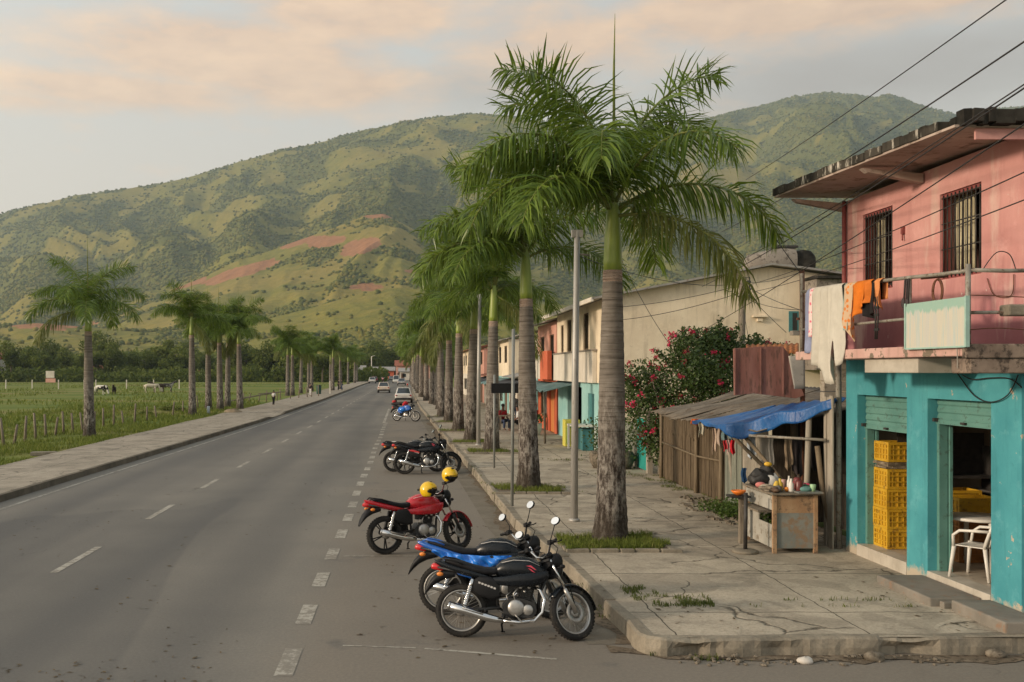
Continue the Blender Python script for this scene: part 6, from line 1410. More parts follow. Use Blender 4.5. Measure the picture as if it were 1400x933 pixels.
car((-8.6,262,0),R(90),M['carred'],'dark red car at the far left kerb behind the white one',1.5)
car((-1.2,205,0),R(90),M['cargrey'],'silver car parked far along the right kerb',1.45)
# ------------------------------------------------------------------ people
SK=plain('skin',(.16,.085,.055),.6)
def skin(name,V,E,Rr,mat,parent,sub=1):
    me=bpy.data.meshes.new(name); me.from_pydata(V,E,[]); me.materials.append(mat); o=bpy.data.objects.new(name,me); COL.objects.link(o)
    if parent is not None: o.parent=parent
    s_=o.modifiers.new('skin','SKIN'); s_.use_smooth_shade=True
    if not me.skin_vertices: me.attributes
    for i,r in enumerate(Rr):
        q=me.skin_vertices[0].data[i]; q.radius=(r,r); q.use_root=(i==0)
    u=o.modifiers.new('sub','SUBSURF'); u.levels=sub; u.render_levels=sub; return o
def person(loc,rz,label,shirt,trousers,pose='stand',h=1.68,hair=(.015,.012,.01),helmet_c=None,group=None):
    o=thing('person',label,'person',loc,rz,group); k=h/1.68
    # front = +x ; joints
    if pose=='stand': hip,kn,an=.90,(.03,.48),(0,.08); J=dict(kL=(.10,.10,.48),aL=(.05,.11,.08),kR=(-.02,-.10,.48),aR=(-.12,-.11,.09),tL=(.19,.12,.03),tR=(.02,-.12,.03)); lean=.02
    else: hip=.47 if pose=='sit' else .80; J=dict(kL=(.42,.15,hip+.02),aL=(.40,.15,.08 if pose=='sit' else .30),kR=(.42,-.15,hip+.02),aR=(.40,-.15,.08 if pose=='sit' else .30),tL=(.54,.16,.03 if pose=='sit' else .26),tR=(.54,-.16,.03 if pose=='sit' else .26)); lean=.06
    P=[(0,0,hip),(lean*.6,0,hip+.22),(lean,0,hip+.44),(lean+.01,0,hip+.53),(lean+.03,0,hip+.62),(lean+.035,0,hip+.74),
       (lean,.17,hip+.46),(lean+.02,.22,hip+.18),(lean+.22 if pose!='stand' else .12,.20,hip+.06 if pose!='stand' else hip-.05),(lean+.28 if pose!='stand' else .16,.19,hip+.05 if pose!='stand' else hip-.14),
       (lean,-.17,hip+.46),(lean-.02,-.22,hip+.18),(lean+.22 if pose!='stand' else .02,-.20,hip+.06 if pose!='stand' else hip-.06),(lean+.28 if pose!='stand' else .05,-.19,hip+.05 if pose!='stand' else hip-.15),
       (0,.09,hip-.03),J['kL'],J['aL'],J['tL'],(0,-.09,hip-.03),J['kR'],J['aR'],J['tR']]
    E=[(0,1),(1,2),(2,3),(3,4),(4,5),(2,6),(6,7),(7,8),(8,9),(2,10),(10,11),(11,12),(12,13),(0,14),(14,15),(15,16),(16,17),(0,18),(18,19),(19,20),(20,21)]
    rr=[.11,.115,.12,.055,.085,.085,.055,.045,.035,.03,.055,.045,.035,.03,.085,.055,.04,.035,.085,.055,.04,.035]
    sc_=lambda L:[tuple(k*c for c in p) for p in L]
    skin('body',sc_(P),E,[r*k for r in rr],SK,o)
    idx=[0,1,2,6,7,10,11]; mp={v:i for i,v in enumerate(idx)}; sE=[(mp[a],mp[b]) for a,b in E if a in mp and b in mp]
    skin('shirt',sc_([P[i] for i in idx]),sE,[k*(rr[i]+.022) for i in idx],shirt,o)
    idx=[0,14,15,16,18,19,20]; mp={v:i for i,v in enumerate(idx)}; sE=[(mp[a],mp[b]) for a,b in E if a in mp and b in mp]
    skin('trousers',sc_([P[i] for i in idx]),sE,[k*(rr[i]+.02) for i in idx],trousers,o)
    m=MB(); c=P[5]; m.ell(((c[0]-.015)*k,0,(c[2]+.015)*k),(.105*k,.092*k,.095*k),12,8); m.build('helmet' if helmet_c else 'hair',helmet_c or plain('hair',hair,.6),o)
    return o
cw,cb,cr,cg,cj=clothmat('white_shirt',(.55,.54,.52)),clothmat('black_clothes',(.02,.02,.022)),clothmat('red_shirt',(.42,.03,.04)),clothmat('grey_shirt',(.2,.2,.2)),clothmat('jeans',(.06,.08,.14))
person((-11.7,87,.12),R(70),'person in white shirt and black trousers walking on the left pavement',cw,cb,h=1.25)
person((-11.4,117,.12),R(250),'person in dark top beside the green bin on the left pavement',cb,cw,h=1.5)
person((-10.4,150,.12),R(20),'person in dark clothes under the separate palm far on the left',cb,cb)
person((-10.0,152,.12),R(200),'person in blue trousers standing by the one in dark clothes',cb,cj)
person((4.75,50,PV),R(-60),'person in red shirt sitting at the market table on the right pavement',cr,cj,'sit')
person((5.5,49,PV),R(180),'person in white shirt sitting opposite the red shirt at the market',cw,cb,'sit')
person((3.4,49.5,PV),R(200),'person in grey shirt seated behind the second lamp post',cw,cb,'sit')
person((5.9,55,PV),R(100),'person standing in a dark shirt before the market awning',cg,cj)
person((6.4,50,PV),R(200),'person standing with red bag in the market shade',cw,cr)
b7=motorcycle((-.2,112,0),R(85),0,'distant motorcycle carrying a rider with red helmet beyond the white sedan',M['blackp'],0,True,group=None); person((.0,112.3,.02),R(85),'rider with red helmet beyond the parked white sedan',cg,cb,'ride',helmet_c=M['redl'])
b8=motorcycle((-5.85,236,0),R(90),0,'distant motorcycle riding away in the middle of the road',M['redp'],0,True,group=None); person((-5.85,236.3,.02),R(90),'rider in pink shirt far down the road',clothmat('pink_shirt',(.6,.3,.3)),cb,'ride')
tbm=thing('market_table','dark wooden market table between the seated people','table',(5.1,49.6,PV)); m=MB(); m.box((0,0,.72),(1.1,.7,.05)); m.build('tabletop',M['wood'],tbm)
for x in (-.48,.48):
    for y in (-.28,.28): m=MB(); m.box((x,y,.35),(.06,.06,.7)); m.build('leg',M['wood'],tbm)
# ------------------------------------------------------------------ cattle
def cow(loc,rz,label,c1,patches=None,graze=True,s=1.0,group='cattle grazing in the pasture'):
    o=thing('cow',label,'cow',loc,rz,group); o.scale=(s,)*3
    t=NT('hide'); v=t.coord(); mt=t.base(t.ramp(t.noise(v,1.7,2),[(.47,c1),(.50,patches or c1)]),.85)
    hd=[(1.0,0,1.15),(1.2,0,.75),(1.33,0,.35),(1.45,0,.15)] if graze else [(.95,0,1.3),(1.2,0,1.5),(1.38,0,1.48),(1.58,0,1.38)]
    V=[(0,0,.98),(-.45,0,1.02),(-.75,0,1.08),(.45,0,.98),(.75,0,1.08)]+hd; E=[(0,1),(1,2),(0,3),(3,4),(4,5),(5,6),(6,7),(7,8)]; rr=[.31,.31,.22,.31,.25,.17,.14,.13,.09]
    for (bx_,root) in ((.62,4),(-.62,2)):
        for y in (-.17,.17):
            n=len(V); f=bx_>0
            V+= [(bx_,y,.75),(bx_+(.02 if f else -.10),y,.42),(bx_+(0 if f else -.02),y,.06),(bx_+.05,y,.0)]; E+=[(root,n),(n,n+1),(n+1,n+2),(n+2,n+3)]; rr+=[.12,.065,.045,.05]
    n=len(V); V+=[(-.93,0,1.05),(-.98,0,.55)]; E+=[(2,n),(n,n+1)]; rr+=[.04,.03]
    skin('body',V,E,rr,mt,o)
    h=Vector(hd[2]); 
    for y in (-1,1): m=MB(); m.ell((h.x-.05,y*.17,h.z+.06),(.05,.09,.03),8,6); m.build('ear',mt,o); m=MB(); m.tube([(h.x-.05,y*.08,h.z+.1),(h.x-.04,y*.17,h.z+.2)],[.025,.006],6); m.build('horn',M['woodp'],o)
    return o
p=gnd(137,540); cow((p.x,p.y,-.03),R(-25),'black and white cow grazing near the lone palm',(.02,.018,.018),(.6,.57,.5))
p=gnd(156,539); cow((p.x,p.y,-.03),R(-80),'small dark calf right of the black and white cow',(.03,.022,.018),None,False,.8)
p=gnd(206,537); cow((p.x,p.y,-.03),R(10),'pale cream cow grazing left of the first palm cluster',(.52,.46,.36))
p=gnd(217,536.5); cow((p.x,p.y,-.03),R(190),'dark brown cow standing behind the pale cow',(.05,.035,.025),None,False)
p=gnd(228,536); cow((p.x,p.y,-.03),R(30),'grey and white cow nearest the first palm cluster',(.35,.33,.3),(.06,.05,.05),False)
# ------------------------------------------------------------------ cream house and the row beyond
M['cream']=plaster('cream_plaster',(.68,.565,.41),(.80,.69,.52),(.42,.37,.29),(.36,.29,.20),.74)
M['white']=plaster('white_plaster',(.56,.51,.43),(.68,.63,.54),(.4,.34,.27),(.36,.31,.25),.74)
M['aqua']=plaster('aqua_plaster',(.24,.45,.44),(.33,.55,.53),(.5,.46,.38),(.17,.3,.3),.72)
M['orangep']=plaster('orange_paint',(.50,.11,.055),(.60,.16,.08),(.4,.3,.22),(.33,.08,.05),.75)
M['pinkp']=plaster('salmon_plaster',(.55,.28,.21),(.64,.36,.28),(.5,.42,.34),(.38,.2,.15),.74)
M['greyc']=weath('grey_block',(.21,.185,.155),(.31,.275,.235),(.1,.085,.07),1.5,.56,6,.95,.4,20,world=True)
M['tealp']=plain('teal_paint',(.05,.19,.20),.6); M['winglass']=plain('dark_window',(.03,.035,.035),.12,0,.3,2)
M['metalroof']=weath('dull_metal_roof',(.24,.23,.21),(.34,.32,.29),(.17,.11,.08),1.4,.6,6,.6,.2,10,world=True)
M['door']=plain('brown_door',(.12,.065,.035),.7)
ch_=thing('cream_house','long cream two-storey house with low metal roof behind the bougainvillea','house',(0,0,0))
YS=34.5; px2x=lambda px:(px-VPX)/F*YS
prf=[(6.95,PV-.1),(15.4,PV-.1),(15.4,6.35),(px2x(1098),6.62),(px2x(1051),6.78),(px2x(942),6.25),(6.95,5.78)]
m=MB(); m.prism(prf,YS,YS+.2); m.build('gable_wall',M['cream'],ch_)
ops=[(38.2,39.4,3.97,5.42),(42.2,43.4,3.97,5.35),(44.3,45.1,3.97,5.2)]
m=MB(); wall_x(m,6.95,.2,YS+.2,46.2,2.72,5.72,ops); m.bx(7.15,15.4,46.0,46.2,PV,5.6); m.bx(15.2,15.4,YS+.2,46.0,PV,5.9); m.build('front_wall',M['cream'],ch_)
m=MB(); m.bx(6.78,6.94,36.5,46.2,2.72,3.9); m.build('balcony_band',M['white'],ch_)
m=MB(); m.bx(6.74,6.96,36.4,46.2,3.9,3.96); m.build('ledge',M['greyc'],ch_)
for (a,b,c,d) in ops:
    m=MB(); m.bx(7.0,7.06,a,a+.06,c,d); m.bx(7.0,7.06,b-.06,b,c,d); m.bx(7.0,7.06,a+.06,b-.06,d-.06,d); m.bx(7.0,7.06,a+.06,b-.06,c,c+.06); m.bx(7.01,7.05,(a+b)/2-.02,(a+b)/2+.02,c+.06,d-.06)
    wf=m.build('window',M['woodb'],ch_); m=MB(); m.bx(7.08,7.10,a,b,c,d); m.build('pane',M['winglass'],wf)
m=MB(); wall_x(m,7.0,.2,YS+.2,46.2,PV-.05,2.718,[(35.2,36.2,PV,2.3),(37.3,38.6,1.0,2.3),(40,43.5,PV,2.5)]); m.build('shopfront_wall',M['aqua'],ch_)
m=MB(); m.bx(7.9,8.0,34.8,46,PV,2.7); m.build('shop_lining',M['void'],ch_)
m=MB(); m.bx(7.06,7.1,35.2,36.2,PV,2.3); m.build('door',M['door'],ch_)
m=MB(); m.bx(7.06,7.10,37.3,38.6,1.0,2.3); m.build('window',M['tealp'],ch_)
# roof as two planes
m=MB()
rp=[(6.35,5.66),(px2x(942),6.30),(px2x(1051),6.84),(px2x(1098),6.70),(15.7,6.42)]
for (x0,z0),(x1,z1) in zip(rp,rp[1:]): m.add([(x0,YS-.35,z0),(x1,YS-.35,z1),(x1,46.6,z1),(x0,46.6,z0)],[(0,1,2,3)])
m.build('roof',M['metalroof'],ch_,solid=.07)
m=MB(); m.bx(6.3,6.38,YS-.35,46.6,5.55,5.70); m.build('gutter',M['white'],ch_)
p=at(1085,440,YS); m=MB(); m.bx(p.x-.17,p.x+.17,YS-.03,YS-.002,p.z-.36,p.z+.36); w_=m.build('window',M['tealp'],ch_); m=MB(); m.bx(p.x-.05,p.x+.11,YS-.036,YS-.031,p.z-.3,p.z+.3); m.build('pane',M['winglass'],w_)
m=MB(); q=at(1038,433,YS); m.box((q.x,YS-.08,q.z),(.5,.16,.05)); m.box((q.x,YS-.05,q.z-.12),(.18,.1,.1)); m.build('wall_lamp',M['cream'],ch_)
gb=thing('block_annex','grey unplastered block annex between cream house and pink house','annex',(0,0,0)); m=MB(); m.bx(px2x(1097),px2x(1150)+2,YS-1.2,YS-.02,3.2,6.25); m.build('wall',M['greyc'],gb); m=MB(); m.bx(px2x(1095),px2x(1150)+2.1,YS-1.4,YS-.01,6.252,6.34); m.build('coping',M['blackslab'],gb)
m=MB(); m.bx(px2x(1060),px2x(1140),YS-1.6,YS-1.3,4.35,4.5); tag(m.build('ledge_roof',M['greyc']),'narrow grey lean-to roof under the small teal window','roof')
# water tank
wt=thing('water_tank','lumpy pale water tank lying on the cream house roof','tank',(px2x(1096),36.5,6.72)); m=MB()
m.loft([(-1.35,0,.30,.10,.12),(-1.15,0,.36,.42,.34),(-.6,0,.42,.5,.42),(0,0,.48,.52,.48),(.45,0,.46,.5,.46)],16,2.6); m.build('tank_body',M['greyc'],wt); m=MB(); m.loft([(.46,0,.42,.36,.4),(.8,0,.44,.46,.44),(1.05,0,.42,.42,.42),(1.2,0,.4,.28,.3)],16,2.6); m.build('tank_end',M['blackslab'],wt); m=MB(); m.box((.15,0,.97),(.8,.6,.08)); m.build('lid',M['darkiron'],wt)
for i,(px,s) in enumerate(((1032,.16),(1000,.12))): p=at(px,366+i*6,38); m=MB(); m.lathe([(s,-.3),(s,s),(s*.6,s*1.5)],10); tag(m.build('roof_vent',M['darkiron'],loc=p),['larger dark vent on the cream house roof','small dark vent lower on the cream house roof'][i],'vent')
def house(y0,y1,label,up,low,z1=5.6,x=6.95,depth=7,roof=None,door=None,awn=None,nw=2,split=2.75,eave=.5):
    o=thing('row_house',label,'house',(0,0,0),0,'houses along the right pavement'); L=y1-y0
    opu=[(y0+L*(k+.25)/nw,y0+L*(k+.7)/nw,3.7,4.9) for k in range(nw)]
    opl=[(y0+L*.12,y0+L*.36,PV,2.3),(y0+L*.5,y0+L*.85,.9,2.2)]
    if z1>4: m=MB(); wall_x(m,x,.2,y0,y1,split,z1,opu); m.bx(x+.2,x+depth,y0,y0+.2,split,z1); m.bx(x+.2,x+depth,y1-.2,y1,split,z1); m.build('upper_wall',up,o)
    m=MB(); wall_x(m,x+.01,.2,y0,y1,PV-.05,split-.002,opl); m.bx(x+.21,x+depth,y0,y0+.2,PV,split-.002); m.bx(x+.21,x+depth,y1-.2,y1,PV,split-.002); m.build('lower_wall',low,o)
    m=MB(); a,b,c,d=opl[0]; m.bx(x+.08,x+.12,a,b,c,d); m.build('door',door or M['door'],o)
    for (a,b,c,d) in ([opl[1]]+(opu if z1>4 else [])):
        m=MB(); m.bx(x+.05,x+.10,a,b,d-.07,d); m.bx(x+.05,x+.10,a,b,c,c+.07); m.bx(x+.05,x+.10,a,a+.07,c+.07,d-.07); m.bx(x+.05,x+.1,b-.07,b,c+.07,d-.07); wf=m.build('window',M['woodb'],o); m=MB(); m.bx(x+.12,x+.14,a,b,c,d); m.build('pane',M['winglass'],wf)
    zt=z1 if z1>4 else split
    m=MB(); m.add([(x-eave,y0-.2,zt-.02),(x+depth*.5,y0-.2,zt+.9),(x+depth*.5,y1+.2,zt+.9),(x-eave,y1+.2,zt-.02),(x+depth,y0-.2,zt+.1),(x+depth,y1+.2,zt+.1)],[(0,1,2,3),(1,4,5,2)]); m.build('roof',roof or M['metalroof'],o,solid=.06)
    if awn: 
        m=MB(); m.grid(lambda u,w:(x-.02-1.5*w,y0+L*u,2.62-.42*w+.05*math.sin(u*19)*w),20,5); m.build('awning',awn,o,solid=.02)
        for y in (y0+.2,y1-.2): m=MB(); m.tube([(x-1.4,y,PV),(x-1.4,y,2.2)],.04,6); m.build('awning_post',M['rail'],o)
    return o
M['awn1']=weath('grey_teal_awning',(.09,.16,.165),(.15,.24,.24),(.05,.08,.08),3,.6,8,.7,.2,20); M['awn2']=plain('dark_awning',(.03,.03,.035),.7); M['tiles']=weath('red_tile_roof',(.24,.085,.055),(.34,.13,.08),(.13,.07,.05),2,.6,9,.85,.4,12,world=True)
house(46.4,53,'salmon house with orange-red balcony panel beyond the cream house',M['pinkp'],M['orangep'],5.5,awn=M['awn1'],door=plain('orange_door',(.55,.19,.05),.6))
m=MB(); m.bx(6.55,6.75,46.6,49.2,2.75,4.1); tag(m.build('balcony_panel',M['orangep']),'orange-red balcony panel on the salmon house','panel')
m=MB(); m.bx(6.6,6.75,49.3,51.2,2.75,4.0); tag(m.build('balcony_panel',M['white']),'white balcony panel left of the orange-red one','panel')
house(53.3,60,'white house with teal post and low eaves behind the second palm',M['white'],M['aqua'],5.1,awn=M['awn2'],eave=1.0)
house(60.4,68,'pale pink single-storey shop under a dark awning',M['pinkp'],M['white'],2.7,awn=M['awn2'])
house(68.4,77,'cream two-storey house far along the right pavement',M['cream'],M['aqua'],5.3,awn=M['awn1'])
house(77.5,90,'low white shop with tiled roof far along the right pavement',M['white'],M['white'],2.7,roof=M['tiles'],awn=M['awn2'])
house(90.5,104,'salmon two-storey house far along the right pavement',M['pinkp'],M['pinkp'],5.2,roof=M['tiles'])
house(105,125,'long cream house at the far end of the right pavement',M['cream'],M['white'],5.4,roof=M['tiles'],nw=4)
# yard furniture before the cream house
ya=thing('shop_awning','grey-teal sheet awning on posts before the cream house','awning',(0,0,0)); m=MB(); m.grid(lambda u,w:(7.0-1.5*w,40.2+6*u,2.68-.36*w+.05*math.sin(u*23)*w),24,5); m.build('awning_sheet',M['awn1'],ya,solid=.02)
for y in (40.5,46): m=MB(); m.tube([(5.6,y,PV),(5.55,y,2.3)],.045,6); m.build('post',M['wood'],ya)
m=MB(); m.bx(6.15,6.75,38.9,39.5,PV,1.25); kb=tag(m.build('kiosk_box',plain('yellow_box',(.55,.50,.08),.6),bevel=.03),'yellow and green box stand before the cream house','box'); m=MB(); m.tube([(6.25,38.88,.3),(6.25,38.87,.95),(6.6,38.87,1.0)],.03,6); m.build('box_mark',plain('green_mark',(.03,.2,.05),.6),kb)
tw=thing('white_table','white-framed table before the aqua shopfront','table',(6.55,37.4,PV)); m=MB(); m.box((0,0,.92),(.9,1.3,.06)); m.build('tabletop',M['wplast'],tw); 
for x in (-.4,.4):
    for y in (-.6,.6): m=MB(); m.box((x,y,.45),(.07,.07,.9)); m.build('leg',M['wplast'],tw)
m=MB(); m.bx(6.5,6.95,36.9,37.9,PV,1.0); tag(m.build('cabinet',M['tealp'],bevel=.02),'dark teal cabinet under the white-framed table','cabinet')
pt=thing('potted_plant','pale pot with dark plant beside the orange door','plant',(5.9,45.8,PV)); m=MB(); m.lathe([(.2,0),(.28,.3),(.3,.55),(.25,.55)],14); m.build('pot',M['white'],pt); q=g.normal(0,.2,(240,3))*[1,1,.6]+[0,0,.75]; V=leafquads(q,g.normal(0,1,q.shape),.07); np_mesh('leaves',V,np.arange(len(V)).reshape(-1,4),M['bleaf'],pt)
# red tip far end of the road
for i,(x0,x1,y,h,rf,wm,lab) in enumerate(((-4,8,345,6.5,M['tiles'],M['pinkp'],'red-roofed building closing the far end of the road'),(-12,-4.5,330,4.2,M['metalroof'],M['orangep'],'low orange stall building at the far end of the road'),(-21,-13,300,4.5,M['metalroof'],M['white'],'small white building far left of the road end'),(-2.5,3.5,318,3.8,M['metalroof'],M['white'],'white canopy building before the red-roofed one'),(-38,-31,285,4.2,M['metalroof'],M['white'],'white house behind the far palm group on the left'),(-66,-61,288,3.0,M['tiles'],M['white'],'small house with red roof at the pasture edge, behind the first palm cluster'),(-93,-88,286,4.4,M['tiles'],M['pinkp'],'salmon house with red roof among the trees beyond the lone palm'),(-120,-115,280,8.5,M['tiles'],M['white'],'white house with red roof among the trees at the left edge'))):
    o=thing('distant_house',lab,'house',(0,0,0)); m=MB(); m.bx(x0,x1,y,y+6,-.1,h*.72); m.build('wall',wm,o)
    m=MB(); m.add([(x0-.5,y-.6,h*.70),(x1+.5,y-.6,h*.70),(x1+.5,y+3,h),(x0-.5,y+3,h),(x1+.5,y+6.6,h*.7),(x0-.5,y+6.6,h*.7)],[(0,1,2,3),(3,2,4,5)]); m.build('roof',rf,o,solid=.15)
    n=max(1,int((x1-x0)/3))
    for k in range(n): cx=x0+(x1-x0)*(k+.5)/n; m=MB(); m.bx(cx-.55,cx+.55,y-.05,y-.002,h*.25,h*.52); m.build('window',M['winglass'],o)
    m=MB(); m.bx(x0+.5,x0+1.5,y-.05,y-.003,0,h*.22 if h<3 else 2.1); m.build('door',M['door'],o)
p=at(68.5,519,245); bb=thing('billboard','white roadside billboard at the far edge of the pasture','billboard',(p.x,245,0)); m=MB(); m.box((0,0,2.1),(2.1,.12,1.7)); m.build('panel',M['white'],bb); m=MB(); m.box((.15,-.08,.6),(2.4,.2,1.0)); m.build('base',M['pinkp'],bb)
# ------------------------------------------------------------------ poles, signs, wires
M['steel']=weath('galvanised_pole',(.33,.32,.295),(.42,.405,.375),(.22,.19,.15),2,.62,8,.5,.1,30,(3,3,.5),metal=.3)
M['steelg']=weath('grey_green_pole',(.20,.21,.195),(.28,.285,.265),(.14,.1,.07),2,.62,8,.55,.1,30,(3,3,.5),metal=.2)
def lamp(p,top,r_,label,arm=True):
    o=thing('lamp_post',label,'lamp post',p,0,'lamp posts on the right pavement'); m=MB(); m.tube([(0,0,-.05),(.02,0,top*.5),(.06,0,top)],[r_,r_*.9,r_*.75],12); m.build('pole',M['steel'],o)
    m=MB(); m.lathe([(r_*1.5,0),(r_*1.5,.04),(r_*1.1,.06)],12); m.build('base',M['steel'],o)
    if arm: m=MB(); m.tube([(.055,0,top-.45),(.3,-.02,top-.48)],.02,6); m.build('bracket',M['rail'],o); m=MB(); m.box((.06,0,top-.05),(.22,.1,.14)); m.build('meter_box',M['steel'],o)
    return o
lamp(gnd(785,713,PV),5.75,.075,'near pale lamp post between the first and second palm'); lamp(gnd(654,609,PV),6.0,.085,'second pale lamp post, between the third and fourth palm')
def pole(p,top,label,mat=None,r_=.028): m=MB(); m.tube([(0,0,-.05),(.03,0,top)],r_,8); return tag(m.build('sign_pole',mat or M['steelg'],loc=p),label,'pole')
pole(gnd(700,692,PV),3.9,'thin grey pole right of the dark sign plate',None,.036)
p=gnd(675.5,640,PV); sg=thing('street_sign','dark horizontal sign plate on a thin pole near the third palm','sign',p); m=MB(); m.tube([(0,0,-.05),(.01,0,2.85)],.034,8); m.build('pole',M['steelg'],sg); m=MB(); m.box((.45,-.05,2.44),(1.08,.03,.30)); m.build('plate',M['bkplast'],sg,bevel=.005)
p=at(1013,485,30); up=thing('utility_pole','short wooden utility pole with insulators rising from the bougainvillea','utility pole',(p.x,30,0)); m=MB(); m.tube([(0,0,PV),(.0,0,3.5),(.06,0,6.0)],[.12,.11,.10],10); m.build('pole',M['wood'],up)
m=MB()
for k in range(3): m.ring([(.05,0),(.07,.05),(.05,.1),(.03,.05)],10,Matrix.Translation((.22,-.05,5.35+.22*k)));
m.tube([(.06,0,5.3),(.24,-.05,5.32),(.24,-.05,6.0),(.1,0,5.95)],.02,6); m.build('insulator_rack',M['cable'],up)
m=MB(); m.tube([(-.35+.14*math.cos(a),-.02,5.75+.2*math.sin(a)) for a in np.linspace(0,6.28,18)],.012,5); m.tube([(-.25,0,5.5),(.05,0,5.35)],.02,5); m.build('wire_coil',M['cable'],up)
p2=at(1098,440,19.5); wp=thing('service_post','thin rusty service post behind the laundry','post',(p2.x,19.5,0)); m=MB(); m.tube([(0,0,PV),(-.02,0,5.15)],.05,8); m.build('post',M['rust'],wp); m=MB(); m.beam((-.12,0,4.2),(.25,0,4.2),.05,.05); m.build('crossarm',M['rust'],wp)
W=lambda px,py,Y: tuple(at(px,py,Y))
def sag(a,b,s,label,r=.011):
    a,b=Vector(a),Vector(b); m=MB(); m.tube([tuple(a.lerp(b,k/24)-Vector((0,0,4*s*(k/24)*(1-k/24)))) for k in range(25)],r*.75,5); tag(m.build('power_line',M['cable']),label,'wire','power lines over the right pavement')
sag(W(1420,-32,8.5),W(1020,246,30),.05,'topmost power line crossing the sky at upper right',.010)
sag(W(1420,44,8.5),W(985,318,30),.1,'second power line from the top, passing over the house roof',.012)
sag(W(1430,96,9),W(975,375,30),.12,'third power line, passing close under the house eave',.010)
sag(W(1430,101,8.8),W(960,392,30),.12,'fourth power line, lowest of the four across the eave',.012)
sag(W(1430,150,8.5),W(955,455,30),.08,'fifth power line crossing the pink wall above the windows',.010)
sag(W(1430,222,8.6),W(1014,392,30),.12,'upper power line across the windows of the pink house',.009)
sag(W(1430,262,8.6),W(1014,402,30),.12,'lower power line across the windows of the pink house',.009)
sag(W(1048,308,20),W(1098,378,19.5),.02,'short wire dropping from the palm frond to the rusty post',.012)
sag(W(848,352,34),W(915,470,33),.15,'slack wire dropping from the near lamp post behind the palm',.014)
sag(W(790,350,20),W(1013,388,30),.25,'long wire from the near lamp post to the wooden pole',.011)
sag(W(1013,390,30),W(845,420,34.2),.1,'upper wire from the wooden pole to the cream wall',.014); sag(W(1013,400,30),W(845,438,34.2),.12,'lower wire from the wooden pole to the cream wall',.014)
sag(W(1015,388,30),W(1097,425,19.6),.06,'upper wire between the wooden pole and the rusty post',.010); sag(W(1015,395,30),W(1075,455,30),.03,'steep wire from the wooden pole to the small lean-to roof',.012)
sag(W(1015,405,30),W(1097,424,19.6),.1,'lower wire between the wooden pole and the rusty post',.009); sag(W(1016,385,30),W(1095,372,19.6),.1,'level wire from the wooden pole top to the rusty post top',.009)
sag(W(1013,405,30),W(1030,500,29.5),.0,'stay wire running down beside the wooden pole',.010)
# ------------------------------------------------------------------ left side fences and odds
fc=thing('post_fence','low fence of rough wooden posts along the left verge','fence',(0,0,0)); r=random.Random(15)
FP=[(5.5,610),(19,607.5),(34,604),(49,600),(63,597),(75.6,595),(87.5,593),(100,591),(113,588.5),(129,586),(141.5,584),(155.6,582),(169,580.5),(184,578.5),(201,575.5),(214,572),(236,569),(250,566)]
T_=[]
for px,py in FP:
    p=gnd(px,py); h=1.0+r.uniform(-.22,.2); m=MB(); a=r.uniform(-.16,.16); m.tube([(p.x,p.y,-.1),(p.x+a*.5,p.y,h*.5),(p.x+a,p.y+r.uniform(-.03,.03),h)],[.07,.06,.05],6); m.build('post',M['wood'],fc); T_.append((p.x+a*.7,p.y-.05,h*.72))
m=MB()
for dz in (0,-.3): m.tube([(x,y,z+dz) for x,y,z in T_],.006,4)
m.build('wire',M['rust'],fc)
fc2=thing('post_fence','broken fence of leaning sticks beyond the first palm cluster','fence',(0,0,0))
for k in range(15):
    x,y=-18+.55*k+r.uniform(-.2,.2),85+2.2*k+r.uniform(-1,1); m=MB(); m.tube([(x,y,-.1),(x+r.uniform(-.2,.2),y,r.uniform(.8,1.5))],.06,6); m.build('post',M['wood'],fc2)
for k in range(3): m=MB(); m.tube([(-17+k,92+4*k,.2+.3*k),(-13.5+k*.3,96+4*k,.9)],.05,6); m.build('rail',M['wood'],fc2)
fc3=thing('post_fence','far fence of pale posts across the middle of the pasture','fence',(0,0,0)); T_=[]
for px in (-28,8,44,80,115,131,173,210,245): p=at(px,532,168); p.z=0; m=MB(); m.box((p.x,168,.75),(.16,.16,1.6)); m.build('post',M['white'],fc3); T_.append((p.x,167.9,1.1))
m=MB(); m.tube(T_,.01,4); m.build('wire',M['rust'],fc3)
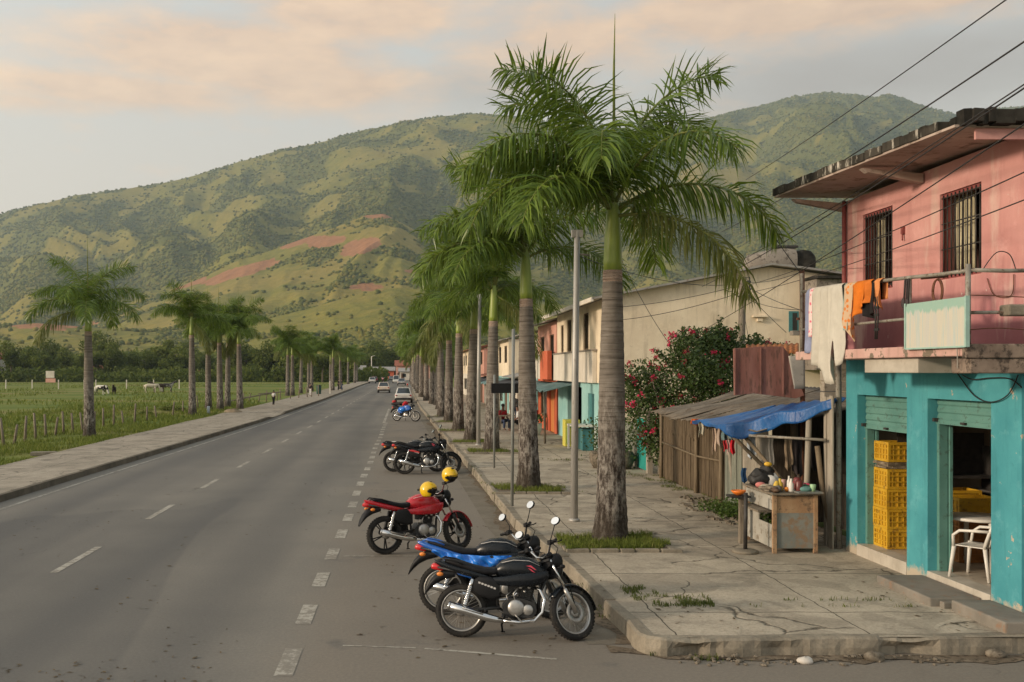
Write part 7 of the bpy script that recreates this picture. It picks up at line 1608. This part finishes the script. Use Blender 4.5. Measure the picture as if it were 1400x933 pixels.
bn=thing('litter_bin','dark green litter bin on the left pavement','bin',(-11.3,127,.1)); m=MB(); m.lathe([(.26,0),(.30,.1),(.33,1.0),(.33,1.05)],14); m.build('bin_body',plain('bin_green',(.015,.07,.05),.5),bn); m=MB(); m.lathe([(.35,1.05),(.35,1.1),(.2,1.18),(0,1.2)],14); m.build('lid',M['cable'],bn)
p=gnd(386,568.5); m=MB(); m.lathe([(.11,0),(.11,.55),(.09,.6)],10); 
p=gnd(285,567); tag(m.build('marker_post',plain('pale_blue_post',(.4,.46,.52),.7),loc=p),'short pale blue marker post before the palm cluster','post')
p=gnd(318,566); m=MB(); m.ell((0,0,-.05),(.75,.5,.42),12,8); m.v=[(x+.08*math.sin(y*9),y,max(z,-.1)+.05*math.sin(x*11+y*7)) for x,y,z in m.v]; tag(m.build('sand_heap',weath('sand',(.20,.155,.10),(.30,.23,.15),None,4),loc=p),'low heap of brownish sand beside the rightmost clustered palm','heap')
p=gnd(60,622); m=MB(); m.box((0,0,.05),(.9,.5,.12),.2); tag(m.build('concrete_lid',M['kerbc'],loc=p),'flat concrete lid lying in the grass by the left pavement','lid')
p=gnd(451,540); m=MB(); m.box((0,0,.9),(.16,.12,1.8)); tag(m.build('marker_post',M['white'],loc=p),'white marker post on the far left pavement','post')
p=gnd(508,521); fl=thing('lamp_post','distant white lamp post at the left kerb near the road end','lamp post',(p.x,p.y,0)); m=MB(); m.tube([(0,0,0),(0,0,7.2)],.12,8); m.build('pole',M['white'],fl); m=MB(); m.tube([(0,0,7.1),(1.0,0,7.4)],.08,6); m.build('arm',M['white'],fl)
# low growth on the left verge
for i,(px,py,s) in enumerate(((230,561,.5),(245,562,.4),(200,567,.35))):
    p=gnd(px,py); o=thing('shrub',['largest low shrub by the left fence end','second low shrub right of the largest','smallest low shrub left of the largest'][i],'shrub',(p.x,p.y,-.03)); q=g.normal(0,s*.5,(400,3))*[1.3,1,.6]; q[:,2]=np.abs(q[:,2])+.05; V=leafquads(q,g.normal(0,1,q.shape),.08); np_mesh('foliage',V,np.arange(len(V)).reshape(-1,4),M['leaf_far'],o)
